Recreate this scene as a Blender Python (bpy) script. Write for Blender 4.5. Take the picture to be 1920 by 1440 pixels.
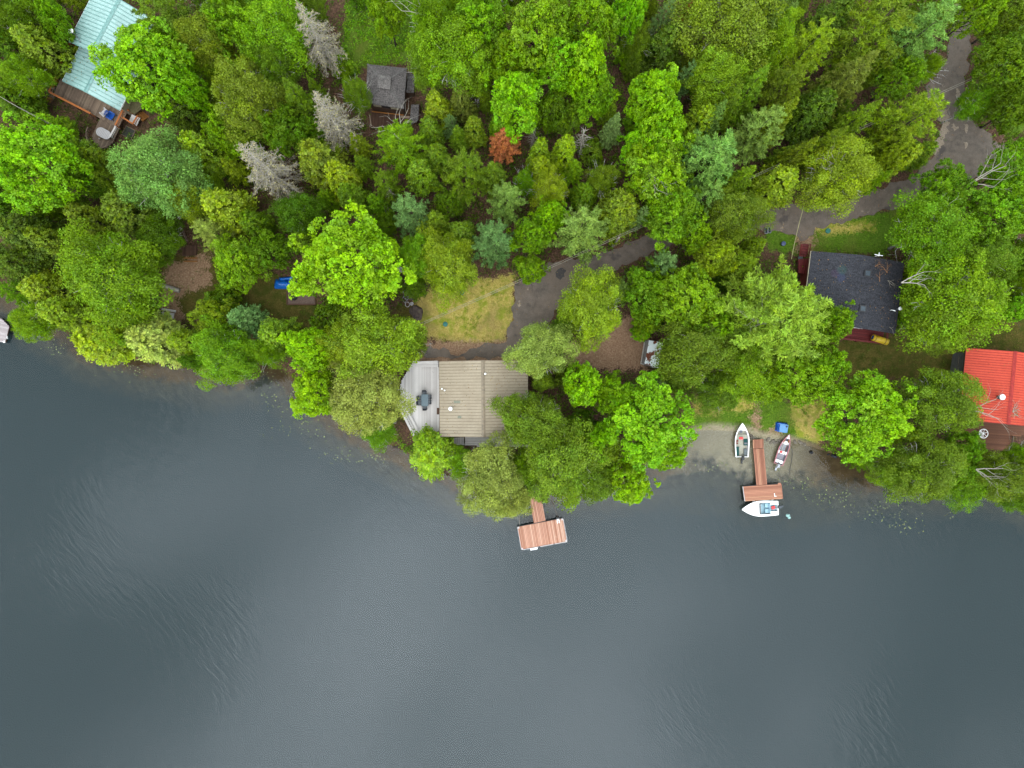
import bpy, bmesh, math, random
import numpy as np
from mathutils import Vector, Matrix, Quaternion, geometry as mgeo

for o in list(bpy.data.objects):
    bpy.data.objects.remove(o)
scene = bpy.context.scene
COL = scene.collection
R = math.radians

# ------------------------------------------------------------------ camera
CAM_H = 95.0
PXM = 14.0                      # photo pixels per metre at lake level
cam_data = bpy.data.cameras.new('camera')
cam_data.sensor_fit = 'HORIZONTAL'
cam_data.angle = 2 * math.atan(960 / PXM / CAM_H)
cam_data.clip_start = 1.0
cam_data.clip_end = 3000
cam = bpy.data.objects.new('camera', cam_data)
COL.objects.link(cam)
cam.location = (0, 0, CAM_H)
cam.rotation_euler = (0, 0, 0)
scene.camera = cam

# ------------------------------------------------------------------ sky, sun, exposure
SUN_DIR = Vector((-0.13, -0.38, 1.0)).normalized()      # towards the sun behind thin cloud
sun_el = math.asin(SUN_DIR.z)
sun_az = math.atan2(SUN_DIR.x, SUN_DIR.y)
world = bpy.data.worlds.new('World')
scene.world = world
world.use_nodes = True
wt = world.node_tree
wt.nodes.clear()
def wn(t, **k):
    n = wt.nodes.new(t)
    for a, b in k.items():
        setattr(n, a, b)
    return n
w_out = wn('ShaderNodeOutputWorld')
w_bg = wn('ShaderNodeBackground')
w_bg.inputs['Strength'].default_value = 0.13
sky = wn('ShaderNodeTexSky', sky_type='NISHITA', sun_disc=False)
sky.sun_elevation = sun_el
sky.sun_rotation = sun_az
geo = wn('ShaderNodeTexCoord')
sep = wn('ShaderNodeSeparateXYZ')
wt.links.new(geo.outputs['Generated'], sep.inputs[0])
zc = wn('ShaderNodeMath', operation='MAXIMUM'); zc.inputs[1].default_value = 0.08
wt.links.new(sep.outputs['Z'], zc.inputs[0])
du = wn('ShaderNodeMath', operation='DIVIDE'); dv = wn('ShaderNodeMath', operation='DIVIDE')
wt.links.new(sep.outputs['X'], du.inputs[0]); wt.links.new(zc.outputs[0], du.inputs[1])
wt.links.new(sep.outputs['Y'], dv.inputs[0]); wt.links.new(zc.outputs[0], dv.inputs[1])
cmb = wn('ShaderNodeCombineXYZ')
wt.links.new(du.outputs[0], cmb.inputs[0]); wt.links.new(dv.outputs[0], cmb.inputs[1])
CLOUD_W = 98.25
cn = wn('ShaderNodeTexNoise', noise_dimensions='4D')
cn.inputs['Scale'].default_value = 2.0
cn.inputs['Detail'].default_value = 3.0
cn.inputs['Roughness'].default_value = 0.45
cn.inputs['W'].default_value = CLOUD_W
wt.links.new(cmb.outputs[0], cn.inputs['Vector'])
cr = wn('ShaderNodeValToRGB')
cr.color_ramp.elements[0].position = 0.455; cr.color_ramp.elements[0].color = (0.12, 0.15, 0.16, 1)
cr.color_ramp.elements[1].position = 0.665; cr.color_ramp.elements[1].color = (0.89, 0.97, 1.05, 1)
wt.links.new(cn.outputs['Fac'], cr.inputs[0])
cs = wn('ShaderNodeVectorMath', operation='SCALE'); cs.inputs['Scale'].default_value = 28.0
wt.links.new(cr.outputs[0], cs.inputs[0])
wmix = wn('ShaderNodeMix', data_type='RGBA')
wmix.inputs['Factor'].default_value = 0.88
wt.links.new(sky.outputs[0], wmix.inputs['A']); wt.links.new(cs.outputs[0], wmix.inputs['B'])
wt.links.new(wmix.outputs['Result'], w_bg.inputs['Color'])
wt.links.new(w_bg.outputs[0], w_out.inputs['Surface'])

sun_data = bpy.data.lights.new('sun', 'SUN')
sun_data.energy = 0.8
sun_data.angle = R(90)
sun_data.color = (1.0, 0.96, 0.90)
sun = bpy.data.objects.new('sun', sun_data)
COL.objects.link(sun)
sun.rotation_euler = SUN_DIR.to_track_quat('Z', 'Y').to_euler()

scene.view_settings.view_transform = 'Standard'
scene.view_settings.look = 'None'
scene.view_settings.gamma = 1.0
scene.view_settings.use_curve_mapping = False
scene.view_settings.exposure = 1.42
scene.cycles.max_bounces = 6
scene.cycles.diffuse_bounces = 2
scene.cycles.transparent_max_bounces = 8
scene.cycles.caustics_reflective = False
scene.cycles.caustics_refractive = False

# ------------------------------------------------------------------ mapping and terrain
def P(px, py, z=0.0):
    k = (CAM_H - z) / CAM_H / PXM
    return Vector(((px - 960) * k, (720 - py) * k, z))

SHORE_PX = [(-900, 470), (-300, 490), (-60, 512), (0, 548), (36, 566), (62, 590), (105, 612), (150, 640), (205, 662), (262, 676),
            (330, 686), (400, 700), (455, 696), (492, 680), (528, 690), (560, 730), (615, 775), (680, 812), (742, 838),
            (795, 868), (850, 892), (900, 915), (955, 924), (1004, 918), (1050, 908), (1120, 903), (1195, 882),
            (1245, 850), (1272, 815), (1330, 806), (1400, 812), (1425, 822), (1480, 826), (1530, 840), (1572, 853),
            (1620, 876), (1680, 897), (1740, 903), (1800, 898), (1850, 892), (1920, 915), (2000, 940), (2300, 960), (2900, 980)]
SHORE = np.array([[(x - 960) / PXM, (720 - y) / PXM] for x, y in SHORE_PX])
LANDPOLY = np.vstack([SHORE, [[900, -20], [900, 900], [-900, 900], [-900, 20]]])

def inside(poly, x, y):
    x = np.asarray(x, float); y = np.asarray(y, float)
    c = np.zeros(x.shape, bool)
    n = len(poly)
    for i in range(n):
        x1, y1 = poly[i]; x2, y2 = poly[(i + 1) % n]
        if y1 == y2:
            continue
        c ^= ((y1 > y) != (y2 > y)) & (x < (x2 - x1) * (y - y1) / (y2 - y1) + x1)
    return c

def dist_line(pts, x, y, closed=False):
    x = np.asarray(x, float); y = np.asarray(y, float)
    d = np.full(x.shape, 1e9)
    n = len(pts)
    for i in range(n if closed else n - 1):
        ax, ay = pts[i]; bx, by = pts[(i + 1) % n]
        vx, vy = bx - ax, by - ay
        t = np.clip(((x - ax) * vx + (y - ay) * vy) / (vx * vx + vy * vy + 1e-12), 0, 1)
        d = np.minimum(d, np.hypot(x - ax - t * vx, y - ay - t * vy))
    return d

def shore_d(x, y):
    d = dist_line(SHORE, x, y)
    return np.where(inside(LANDPOLY, x, y), d, -d)

def terrain(x, y):
    x = np.asarray(x, float); y = np.asarray(y, float)
    d = shore_d(x, y)
    beach = np.exp(-((x - 32) / 9.0) ** 2)
    dl = np.maximum(d, 0)
    land = (0.42 - 0.25 * beach) * (1 - np.exp(-dl / 1.1)) + 0.055 * np.minimum(dl, 70)
    und = 0.28 * np.sin(x * 0.17 + 1.3) * np.cos(y * 0.14 + 0.5) + 0.10 * np.sin(x * 0.51 + y * 0.37)
    land = land + und * (1 - np.exp(-dl / 10))
    dw = np.maximum(-d, 0)
    wob = 0.10 * np.sin(x * 0.63 + 0.4) * np.sin(y * 0.57 + 1.0) * np.minimum(dw / 4, 1)
    bed = -(0.05 + (0.055 * dw + 0.014 * dw * dw) * (1 + 2.6 * (1 - np.exp(-((x - 34) / 14.0) ** 4))))
    bed = -6 * (1 - np.exp(bed / 6)) + wob * np.exp(-dw / 9)
    return np.where(d > 0, land, np.minimum(bed, -0.02))

_tx0, _ty0, _ts = -80.0, -50.0, 0.5
_TX, _TY = np.meshgrid(np.arange(_tx0, 80.1, _ts), np.arange(_ty0, 62.1, _ts))
_TZ = terrain(_TX.ravel(), _TY.ravel()).reshape(_TX.shape)
_TD = shore_d(_TX.ravel(), _TY.ravel()).reshape(_TX.shape)
def _look(A, x, y):
    i = min(max((x - _tx0) / _ts, 0), A.shape[1] - 1.001); j = min(max((y - _ty0) / _ts, 0), A.shape[0] - 1.001)
    a, b = int(i), int(j); u, v = i - a, j - b
    return float((A[b, a] * (1 - u) + A[b, a + 1] * u) * (1 - v) + (A[b + 1, a] * (1 - u) + A[b + 1, a + 1] * u) * v)
def tz(x, y):
    return _look(_TZ, x, y)
def sd1(x, y):
    return _look(_TD, x, y)

def G(px, py, up=0.0):
    """photo pixel -> point on the ground"""
    z = 1.0
    for _ in range(6):
        p = P(px, py, z)
        z = tz(p.x, p.y)
    return P(px, py, z) + Vector((0, 0, up))

def ppoly(pts):
    return np.array([[G(x, y).x, G(x, y).y] for x, y in pts])

# ------------------------------------------------------------------ materials
ALB = 0.62        # display value -> albedo at this exposure
def lin(c):
    c = c / 255.0
    return c / 12.92 if c <= 0.04045 else ((c + 0.055) / 1.055) ** 2.4
def rgb(r, g, b, k=1.0):
    k *= ALB
    return (lin(r) * k, lin(g) * k, lin(b) * k, 1.0)

class NT:
    def __init__(self, name):
        self.m = bpy.data.materials.new(name)
        self.m.use_nodes = True
        self.t = self.m.node_tree
        self.t.nodes.clear()
        self.out = self.n('ShaderNodeOutputMaterial')
    def n(self, typ, **k):
        nd = self.t.nodes.new(typ)
        for a, b in k.items():
            setattr(nd, a, b)
        return nd
    def l(self, a, b):
        self.t.links.new(a, b)
    def noise(self, scale, detail=3, rough=0.55, vec=None, dist=0.0):
        nd = self.n('ShaderNodeTexNoise')
        nd.inputs['Scale'].default_value = scale
        nd.inputs['Detail'].default_value = detail
        nd.inputs['Roughness'].default_value = rough
        nd.inputs['Distortion'].default_value = dist
        if vec is not None:
            self.l(vec, nd.inputs['Vector'])
        return nd.outputs['Fac']
    def coord(self, which='Object', scale=None):
        c = self.n('ShaderNodeTexCoord').outputs[which]
        if scale:
            m = self.n('ShaderNodeMapping')
            m.inputs['Scale'].default_value = scale
            self.l(c, m.inputs['Vector'])
            c = m.outputs[0]
        return c
    def pos(self, scale=None, rotz=0.0):
        c = self.n('ShaderNodeNewGeometry').outputs['Position']
        if scale or rotz:
            m = self.n('ShaderNodeMapping')
            m.inputs['Scale'].default_value = scale or (1, 1, 1)
            m.inputs['Rotation'].default_value = (0, 0, rotz)
            self.l(c, m.inputs['Vector'])
            c = m.outputs[0]
        return c
    def rotscale(self, rotz, scale):
        c = self.n('ShaderNodeNewGeometry').outputs['Position']
        for r_, s_ in ((rotz, (1, 1, 1)), (0.0, scale)):
            m = self.n('ShaderNodeMapping')
            m.inputs['Scale'].default_value = s_
            m.inputs['Rotation'].default_value = (0, 0, r_)
            self.l(c, m.inputs['Vector'])
            c = m.outputs[0]
        return c
    def ramp(self, fac, stops, interp='LINEAR'):
        nd = self.n('ShaderNodeValToRGB')
        cr = nd.color_ramp
        cr.interpolation = interp
        while len(cr.elements) < len(stops):
            cr.elements.new(0.5)
        for e, (p, c) in zip(cr.elements, stops):
            e.position = p
            e.color = c if hasattr(c, '__len__') else (c, c, c, 1)
        self.l(fac, nd.inputs[0])
        return nd.outputs[0]
    def mix(self, fac, a, b, blend='MIX'):
        nd = self.n('ShaderNodeMix', data_type='RGBA', blend_type=blend)
        for s, v in (('Factor', fac), ('A', a), ('B', b)):
            sock = nd.inputs[s]
            if hasattr(v, 'is_linked'):
                self.l(v, sock)
            else:
                sock.default_value = v
        return nd.outputs['Result']
    def math(self, op, a, b=0.0, clamp=False):
        nd = self.n('ShaderNodeMath', operation=op, use_clamp=clamp)
        for i, v in enumerate((a, b)):
            if hasattr(v, 'is_linked'):
                self.l(v, nd.inputs[i])
            else:
                nd.inputs[i].default_value = v
        return nd.outputs[0]
    def bump(self, h, strength=0.3, dist=0.02):
        nd = self.n('ShaderNodeBump')
        nd.inputs['Strength'].default_value = strength
        nd.inputs['Distance'].default_value = dist
        self.l(h, nd.inputs['Height'])
        return nd.outputs[0]
    def bsdf(self, col, rough=0.7, metal=0.0, spec=0.5, normal=None):
        b = self.n('ShaderNodeBsdfPrincipled')
        if hasattr(col, 'is_linked'):
            self.l(col, b.inputs['Base Color'])
        else:
            b.inputs['Base Color'].default_value = col
        if hasattr(rough, 'is_linked'):
            self.l(rough, b.inputs['Roughness'])
        else:
            b.inputs['Roughness'].default_value = rough
        b.inputs['Metallic'].default_value = metal
        b.inputs['Specular IOR Level'].default_value = spec
        if normal is not None:
            self.l(normal, b.inputs['Normal'])
        self.l(b.outputs[0], self.out.inputs['Surface'])
        return b
    def objrand(self):
        return self.n('ShaderNodeObjectInfo').outputs['Random']

def mat_plain(name, c, rough=0.6, var=0.25, scale=3.0, metal=0.0, spec=0.4):
    t = NT(name)
    f = t.noise(scale, 4, 0.6, t.pos())
    lo = tuple(v * (1 - var) for v in c[:3]) + (1,)
    hi = tuple(min(1, v * (1 + var)) for v in c[:3]) + (1,)
    t.bsdf(t.ramp(f, [(0.3, lo), (0.7, hi)]), rough, metal, spec, t.bump(f, 0.08))
    return t.m

def mat_wood(name, c1, c2, rough=0.75, worn=None, wornpos=0.62, pale=None):
    """c1..c2: plank to plank; grain runs along the plank's own length"""
    t = NT(name)
    v = t.coord('Object', (5, 1.2, 3))
    oi = t.n('ShaderNodeObjectInfo')
    ad = t.n('ShaderNodeVectorMath', operation='ADD')
    t.l(v, ad.inputs[0]); t.l(oi.outputs['Location'], ad.inputs[1])
    g = t.noise(2.4, 5, 0.65, ad.outputs[0])
    base = t.ramp(oi.outputs['Random'], [(0.0, c1), (0.88, c2), (0.91, pale), (1.0, pale)] if pale else [(0.0, c1), (1.0, c2)])
    col = t.mix(t.ramp(g, [(0.3, 0.0), (0.7, 1.0)]), base, (0.55, 0.55, 0.55, 1), 'MULTIPLY')
    col = t.mix(0.65, base, col)
    if worn:
        w = t.noise(0.9, 5, 0.7, t.pos())
        col = t.mix(t.ramp(w, [(wornpos - 0.08, 0.0), (wornpos + 0.08, 0.8)]), col, worn)
    t.bsdf(col, rough, 0, 0.25, t.bump(g, 0.25, 0.01))
    return t.m

def mat_metal_roof(name, c, dirt, rough=0.42, dirtamt=0.35, spec=0.5):
    t = NT(name)
    p = t.pos()
    n1 = t.noise(0.35, 5, 0.65, p)
    n2 = t.noise(4.0, 4, 0.7, p)
    n3 = t.noise(14.0, 2, 0.6, p)
    lo = tuple(v * 0.82 for v in c[:3]) + (1,)
    col = t.mix(t.ramp(n2, [(0.3, 0.0), (0.75, 1.0)]), lo, c)
    col = t.mix(t.math('MULTIPLY', t.ramp(n1, [(0.45, 0.0), (0.72, 1.0)]), dirtamt), col, dirt)
    col = t.mix(t.math('MULTIPLY', t.ramp(n3, [(0.66, 0.0), (0.72, 1.0)]), 0.35), col, dirt)
    t.bsdf(col, t.ramp(n1, [(0.3, rough), (0.8, rough + 0.2)]), 0.0, spec, t.bump(n2, 0.05))
    return t.m

def mat_shingle(name, c_lo, c_hi, lichen=None, angle=0.0, marks=None, streak=None):
    t = NT(name)
    v = t.pos((1, 1, 1), angle)
    br = t.n('ShaderNodeTexBrick')
    br.inputs['Scale'].default_value = 1.0
    br.inputs['Brick Width'].default_value = 0.55
    br.inputs['Row Height'].default_value = 0.20
    br.inputs['Mortar Size'].default_value = 0.012
    br.inputs['Color1'].default_value = c_lo
    br.inputs['Color2'].default_value = c_hi
    br.inputs['Mortar'].default_value = tuple(x * 0.45 for x in c_lo[:3]) + (1,)
    t.l(v, br.inputs['Vector'])
    n = t.noise(7.0, 5, 0.75, v)
    col = t.mix(t.ramp(n, [(0.42, 0.0), (0.70, 0.75)]), br.outputs['Color'], tuple(min(1, x * 2.6) for x in c_hi[:3]) + (1,))
    n2 = t.noise(0.6, 4, 0.6, v)
    col = t.mix(t.ramp(n2, [(0.4, 0.0), (0.75, 0.35)]), col, tuple(x * 0.5 for x in c_lo[:3]) + (1,))
    if lichen:
        n3 = t.noise(1.7, 5, 0.7, v)
        col = t.mix(t.ramp(n3, [(0.58, 0.0), (0.68, 0.55)]), col, lichen)
    if streak:
        n4 = t.noise(1.3, 6, 0.7, t.pos((1.0, 0.4, 1)))
        col = t.mix(t.ramp(n4, [(0.66, 0.0), (0.72, 0.6)]), col, streak)
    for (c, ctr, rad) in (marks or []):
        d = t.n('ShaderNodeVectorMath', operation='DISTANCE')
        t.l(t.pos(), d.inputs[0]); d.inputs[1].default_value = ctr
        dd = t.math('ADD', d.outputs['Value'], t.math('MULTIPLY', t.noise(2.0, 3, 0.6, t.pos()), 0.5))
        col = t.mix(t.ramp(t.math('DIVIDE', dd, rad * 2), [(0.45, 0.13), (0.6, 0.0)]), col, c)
    t.bsdf(col, 0.9, 0, 0.2, t.bump(t.math('SUBTRACT', n, br.outputs['Fac']), 0.6, 0.02))
    return t.m

M = {}
M['tan_metal'] = mat_metal_roof('tan metal', rgb(188, 170, 142, .86), rgb(140, 118, 94, .8), 0.6)
M['tan_seam'] = mat_plain('tan seam', rgb(152, 134, 110, .74), 0.5)
M['red_metal'] = mat_metal_roof('red metal', (0.44, 0.060, 0.032, 1), rgb(150, 60, 45, .7), 0.6, 0.35, 0.12)
M['red_seam'] = mat_plain('red seam', (0.22, 0.020, 0.016, 1), 0.6, spec=0.15)  # darker than the red sheet: rib shadow put into the colour
M['teal_metal'] = mat_metal_roof('turquoise metal', rgb(182, 220, 212, .85), rgb(95, 130, 120, .6), 0.35, 0.4)
M['teal_seam'] = mat_plain('turquoise seam', rgb(136, 184, 176, .7), 0.4)  # deeper tone than the sheet stands in for shadow along the ribs
M['grey_shingle'] = mat_shingle('grey shingle', rgb(98, 92, 90, .55), rgb(128, 120, 116, .55), rgb(170, 168, 158, .6), R(6))
M['white_paint'] = mat_plain('white paint', (0.78, 0.77, 0.75, 1), 0.35, 0.06)
M['cream'] = mat_plain('cream siding', rgb(205, 190, 160, .75), 0.7, 0.12)
M['brown_wall'] = mat_plain('brown siding', rgb(92, 66, 48, .8), 0.8)
M['grey_wall'] = mat_plain('grey siding', rgb(125, 122, 118, .7), 0.8)
M['maroon'] = mat_wood('maroon boards', rgb(112, 34, 34, .8), rgb(140, 48, 46, .8), 0.6)
M['brick_red'] = mat_plain('brick red paint', rgb(140, 60, 54, .8), 0.6)
M['grey_wood'] = mat_wood('weathered grey boards', rgb(206, 197, 190, 1.2), rgb(238, 229, 222, 1.2), 0.8, rgb(180, 168, 164, 1.0), 0.72)
M['pale_dock'] = mat_wood('pinkish grey boards', rgb(172, 158, 156, .9), rgb(205, 192, 190, .9), 0.8, rgb(150, 138, 134, .8), 0.7)
M['dull_wood'] = mat_wood('old brown boards', rgb(112, 94, 80, 1.15), rgb(150, 128, 108, 1.15), 0.85, rgb(160, 145, 120, .7), 0.66)
M['dark_wood'] = mat_wood('dark brown boards', rgb(84, 58, 44, .8), rgb(110, 80, 60, .8), 0.85)
M['dock_wood'] = mat_wood('faded cedar boards', rgb(182, 124, 98, 1.0), rgb(220, 166, 140, 1.0), 0.75, rgb(225, 195, 172, 1.0), 0.68, rgb(224, 178, 152, 1.0))
M['tdock_wood'] = mat_wood('reddish cedar boards', rgb(156, 100, 78, 1.0), rgb(202, 140, 112, 1.0), 0.75, rgb(205, 158, 126, .9), 0.70, rgb(206, 150, 118, .95))
M['deck_red'] = mat_wood('red brown boards', rgb(112, 72, 52, .9), rgb(150, 98, 70, .9), 0.75)
M['orange_wood'] = mat_wood('orange cedar boards', rgb(214, 122, 58, .75), rgb(230, 142, 76, .75), 0.6)
M['orange_dull'] = mat_wood('weathered orange boards', rgb(170, 112, 44, .7), rgb(190, 124, 56, .7), 0.75)
M['dark'] = mat_plain('dark frame', (0.012, 0.012, 0.014, 1), 0.5)
M['glass'] = mat_plain('window glass', (0.02, 0.025, 0.03, 1), 0.08, 0.1, spec=0.8)
M['steel'] = mat_plain('galvanised steel', rgb(170, 172, 175, .7), 0.35, 0.1, metal=0.6)
M['concrete'] = mat_plain('concrete', rgb(150, 138, 122, .6), 0.9, 0.25, 6)
M['blue_plastic'] = mat_plain('blue plastic', rgb(18, 92, 190, .75), 0.4, 0.12)
M['light_blue'] = mat_plain('pale blue plastic', rgb(120, 178, 235, .75), 0.45, 0.08)
M['blue_tarp'] = mat_plain('blue tarpaulin', rgb(10, 110, 205, .8), 0.4, 0.2, 2.0)
M['red_plastic'] = mat_plain('red plastic', (0.55, 0.03, 0.03, 1), 0.4, 0.1)
M['yellow_foam'] = mat_plain('yellow foam', rgb(228, 190, 30, .75), 0.55, 0.1)
M['green_carpet'] = mat_plain('dark green carpet', rgb(24, 84, 80, .75), 0.9, 0.25, 12)
M['boat_floor'] = mat_plain('boat floor', rgb(205, 200, 180, .7), 0.7, 0.2, 8)
M['aluminium'] = mat_plain('scuffed aluminium', rgb(180, 180, 190, .65), 0.4, 0.2, 6, 0.3)
M['pink_paint'] = mat_plain('faded red gunwale', rgb(205, 130, 135, .75), 0.5, 0.12)
M['hull_dark'] = mat_plain('dark hull', rgb(60, 50, 54, .6), 0.5)
M['hull_red'] = mat_plain('maroon hull', rgb(110, 40, 44, .6), 0.5)
M['pale_cyan'] = mat_plain('pale cyan floor', rgb(170, 210, 225, .75), 0.5, 0.06)
M['table_slate'] = mat_plain('slate table top', rgb(112, 132, 140, .7), 0.35, 0.06)
M['chair_dark'] = mat_plain('charcoal mesh', rgb(74, 74, 80, .7), 0.7, 0.2)
M['white_plastic'] = mat_plain('white plastic', rgb(225, 218, 216, .75), 0.45, 0.07)
M['green_lid'] = mat_plain('green lid', rgb(40, 130, 115, .7), 0.55, 0.1)
M['bark'] = mat_plain('bark', rgb(88, 74, 62, .7), 0.95, 0.35, 4)
M['dead_bark'] = mat_plain('dead grey bark', rgb(176, 166, 150, .85), 0.9, 0.25, 5)
M['olive_canvas'] = mat_plain('olive canvas', rgb(128, 118, 78, .6), 0.9, 0.15)
M['cable'] = mat_plain('cable', rgb(180, 170, 150, .7), 0.6)
M['charcoal'] = mat_plain('charcoal', (0.01, 0.01, 0.012, 1), 0.95)

def mat_birch():
    t = NT('birch bark')
    n = t.noise(3.0, 4, 0.7, t.pos((1, 1, 3)))
    t.bsdf(t.ramp(n, [(0.36, rgb(90, 80, 74, .7)), (0.46, rgb(205, 198, 188, .75)), (0.8, rgb(225, 220, 212, .75))]), 0.8)
    return t.m
M['birch_bark'] = mat_birch()

def mat_rock():
    t = NT('rock')
    n = t.noise(2.2, 6, 0.7, t.pos())
    t.bsdf(t.ramp(n, [(0.3, rgb(70, 58, 54, .7)), (0.6, rgb(120, 102, 92, .7)), (0.75, rgb(110, 112, 70, .7))]), 0.9, 0, 0.3, t.bump(n, 0.7, 0.08))
    return t.m
M['rock'] = mat_rock()

def mat_shed():
    t = NT('rusted white sheet')
    n = t.noise(0.75, 4, 0.6, t.pos())
    c = t.mix(t.noise(6, 3, 0.6, t.pos()), rgb(128, 66, 38, .75), rgb(160, 88, 55, .75))
    t.bsdf(t.mix(t.ramp(n, [(0.41, 0.0), (0.44, 1.0)]), c, (0.66, 0.70, 0.69, 1)), 0.6)
    return t.m
M['rusty_white'] = mat_shed()

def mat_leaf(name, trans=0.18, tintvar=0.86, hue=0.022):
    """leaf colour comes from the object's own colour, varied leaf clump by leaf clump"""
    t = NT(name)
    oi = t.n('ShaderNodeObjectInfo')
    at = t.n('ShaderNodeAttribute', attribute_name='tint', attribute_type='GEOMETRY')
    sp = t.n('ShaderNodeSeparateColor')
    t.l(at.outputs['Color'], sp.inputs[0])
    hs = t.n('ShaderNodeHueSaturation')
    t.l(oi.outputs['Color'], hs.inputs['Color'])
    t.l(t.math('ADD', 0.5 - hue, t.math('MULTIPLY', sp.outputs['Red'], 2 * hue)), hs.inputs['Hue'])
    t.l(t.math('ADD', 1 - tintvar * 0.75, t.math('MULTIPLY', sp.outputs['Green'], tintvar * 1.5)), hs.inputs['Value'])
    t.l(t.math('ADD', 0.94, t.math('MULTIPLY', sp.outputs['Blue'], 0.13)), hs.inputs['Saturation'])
    col = hs.outputs[0]
    d = t.n('ShaderNodeBsdfDiffuse'); t.l(col, d.inputs[0])
    tr = t.n('ShaderNodeBsdfTranslucent'); t.l(t.mix(1.0, col, (1.15, 1.1, 0.6, 1), 'MULTIPLY'), tr.inputs[0])
    mx = t.n('ShaderNodeMixShader'); mx.inputs[0].default_value = trans
    t.l(d.outputs[0], mx.inputs[1]); t.l(tr.outputs[0], mx.inputs[2])
    gl = t.n('ShaderNodeBsdfGlossy'); gl.inputs['Roughness'].default_value = 0.5
    gl.inputs['Color'].default_value = (0.9, 0.9, 0.9, 1)
    m2 = t.n('ShaderNodeMixShader'); m2.inputs[0].default_value = 0.010
    t.l(mx.outputs[0], m2.inputs[1]); t.l(gl.outputs[0], m2.inputs[2])
    t.l(m2.outputs[0], t.out.inputs['Surface'])
    return t.m
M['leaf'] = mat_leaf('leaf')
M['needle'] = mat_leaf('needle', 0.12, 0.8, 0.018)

# ------------------------------------------------------------------ object helpers
def link(o):
    COL.objects.link(o)
    return o

def tag(o, label=None, cat=None, group=None, kind=None):
    if label: o['label'] = label
    if cat: o['category'] = cat
    if group: o['group'] = group
    if kind: o['kind'] = kind
    return o

def mesh_np(name, verts, faces, mat, tint=None, smooth=False):
    me = bpy.data.meshes.new(name)
    verts = np.asarray(verts, np.float32); faces = np.asarray(faces, np.int32)
    nv, nf, k = len(verts), len(faces), faces.shape[1]
    me.vertices.add(nv); me.vertices.foreach_set('co', verts.ravel())
    me.loops.add(nf * k); me.loops.foreach_set('vertex_index', faces.ravel())
    me.polygons.add(nf)
    me.polygons.foreach_set('loop_start', np.arange(0, nf * k, k, dtype=np.int32))
    me.polygons.foreach_set('loop_total', np.full(nf, k, np.int32))
    if smooth:
        me.polygons.foreach_set('use_smooth', np.ones(nf, bool))
    if tint is not None:
        at = me.attributes.new('tint', 'FLOAT_COLOR', 'POINT')
        at.data.foreach_set('color', np.asarray(tint, np.float32).ravel())
    me.update(calc_edges=True)
    if mat is not None:
        me.materials.append(mat)
    return me

def mesh_py(name, verts, faces, mat, smooth=False):
    me = bpy.data.meshes.new(name)
    me.from_pydata([tuple(v) for v in verts], [], faces)
    if smooth:
        for p in me.polygons: p.use_smooth = True
    me.update()
    if mat is not None:
        me.materials.append(mat)
    return me

_unit = {}
def unit_box(mat):
    """bevelled unit beam shared by every plank of a material"""
    if mat.name not in _unit:
        bm = bmesh.new()
        bmesh.ops.create_cube(bm, size=1.0)
        me = bpy.data.meshes.new('plank')
        bm.to_mesh(me); bm.free()
        me.materials.append(mat)
        _unit[mat.name] = me
    return _unit[mat.name]

class Thing:
    def __init__(self, name, base, label, cat, group=None):
        self.o = link(bpy.data.objects.new(name, None))
        self.o.empty_display_size = 0.3
        self.b = Vector(base)
        self.o.location = self.b
        tag(self.o, label, cat, group)
    def part(self, name, verts, faces, mat, parent=None, smooth=False):
        me = mesh_py(name, [Vector(v) - self.b for v in verts], faces, M[mat] if isinstance(mat, str) else mat, smooth)
        o = link(bpy.data.objects.new(name, me))
        o.parent = parent or self.o
        return o
    def bm(self, name, bm, mat, parent=None, smooth=False):
        bmesh.ops.translate(bm, verts=bm.verts, vec=-self.b)
        me = bpy.data.meshes.new(name)
        bm.to_mesh(me); bm.free()
        if smooth:
            for p in me.polygons: p.use_smooth = True
        me.materials.append(M[mat] if isinstance(mat, str) else mat)
        o = link(bpy.data.objects.new(name, me))
        o.parent = parent or self.o
        return o
    def beam(self, name, a, c, w, t, mat, parent=None, up=(0, 0, 1)):
        a = Vector(a); c = Vector(c)
        d = c - a
        o = link(bpy.data.objects.new(name, unit_box(M[mat] if isinstance(mat, str) else mat)))
        y = d.normalized()
        zz = Vector(up)
        if abs(y.dot(zz)) > 0.98: zz = Vector((0, 1, 0))
        x = y.cross(zz).normalized(); zz = x.cross(y).normalized()
        rot = Matrix((x, y, zz)).transposed()
        o.rotation_mode = 'QUATERNION'
        o.rotation_quaternion = rot.to_quaternion()
        o.location = (a + c) / 2 - self.b
        o.scale = (w, d.length, t)
        o.parent = parent or self.o
        return o

def single(name, verts, faces, mat, label, cat, group=None, smooth=False):
    vs = [Vector(v) for v in verts]
    b = Vector((sum(v.x for v in vs) / len(vs), sum(v.y for v in vs) / len(vs), min(v.z for v in vs)))
    o = link(bpy.data.objects.new(name, mesh_py(name, [v - b for v in vs], faces, M[mat] if isinstance(mat, str) else mat, smooth)))
    o.location = b
    tag(o, label, cat, group)
    return o

def copy_tree(o, parent=None):
    c = o.copy()
    COL.objects.link(c)
    c.parent = parent
    for ch in list(o.children):
        copy_tree(ch, c)
    return c

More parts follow.
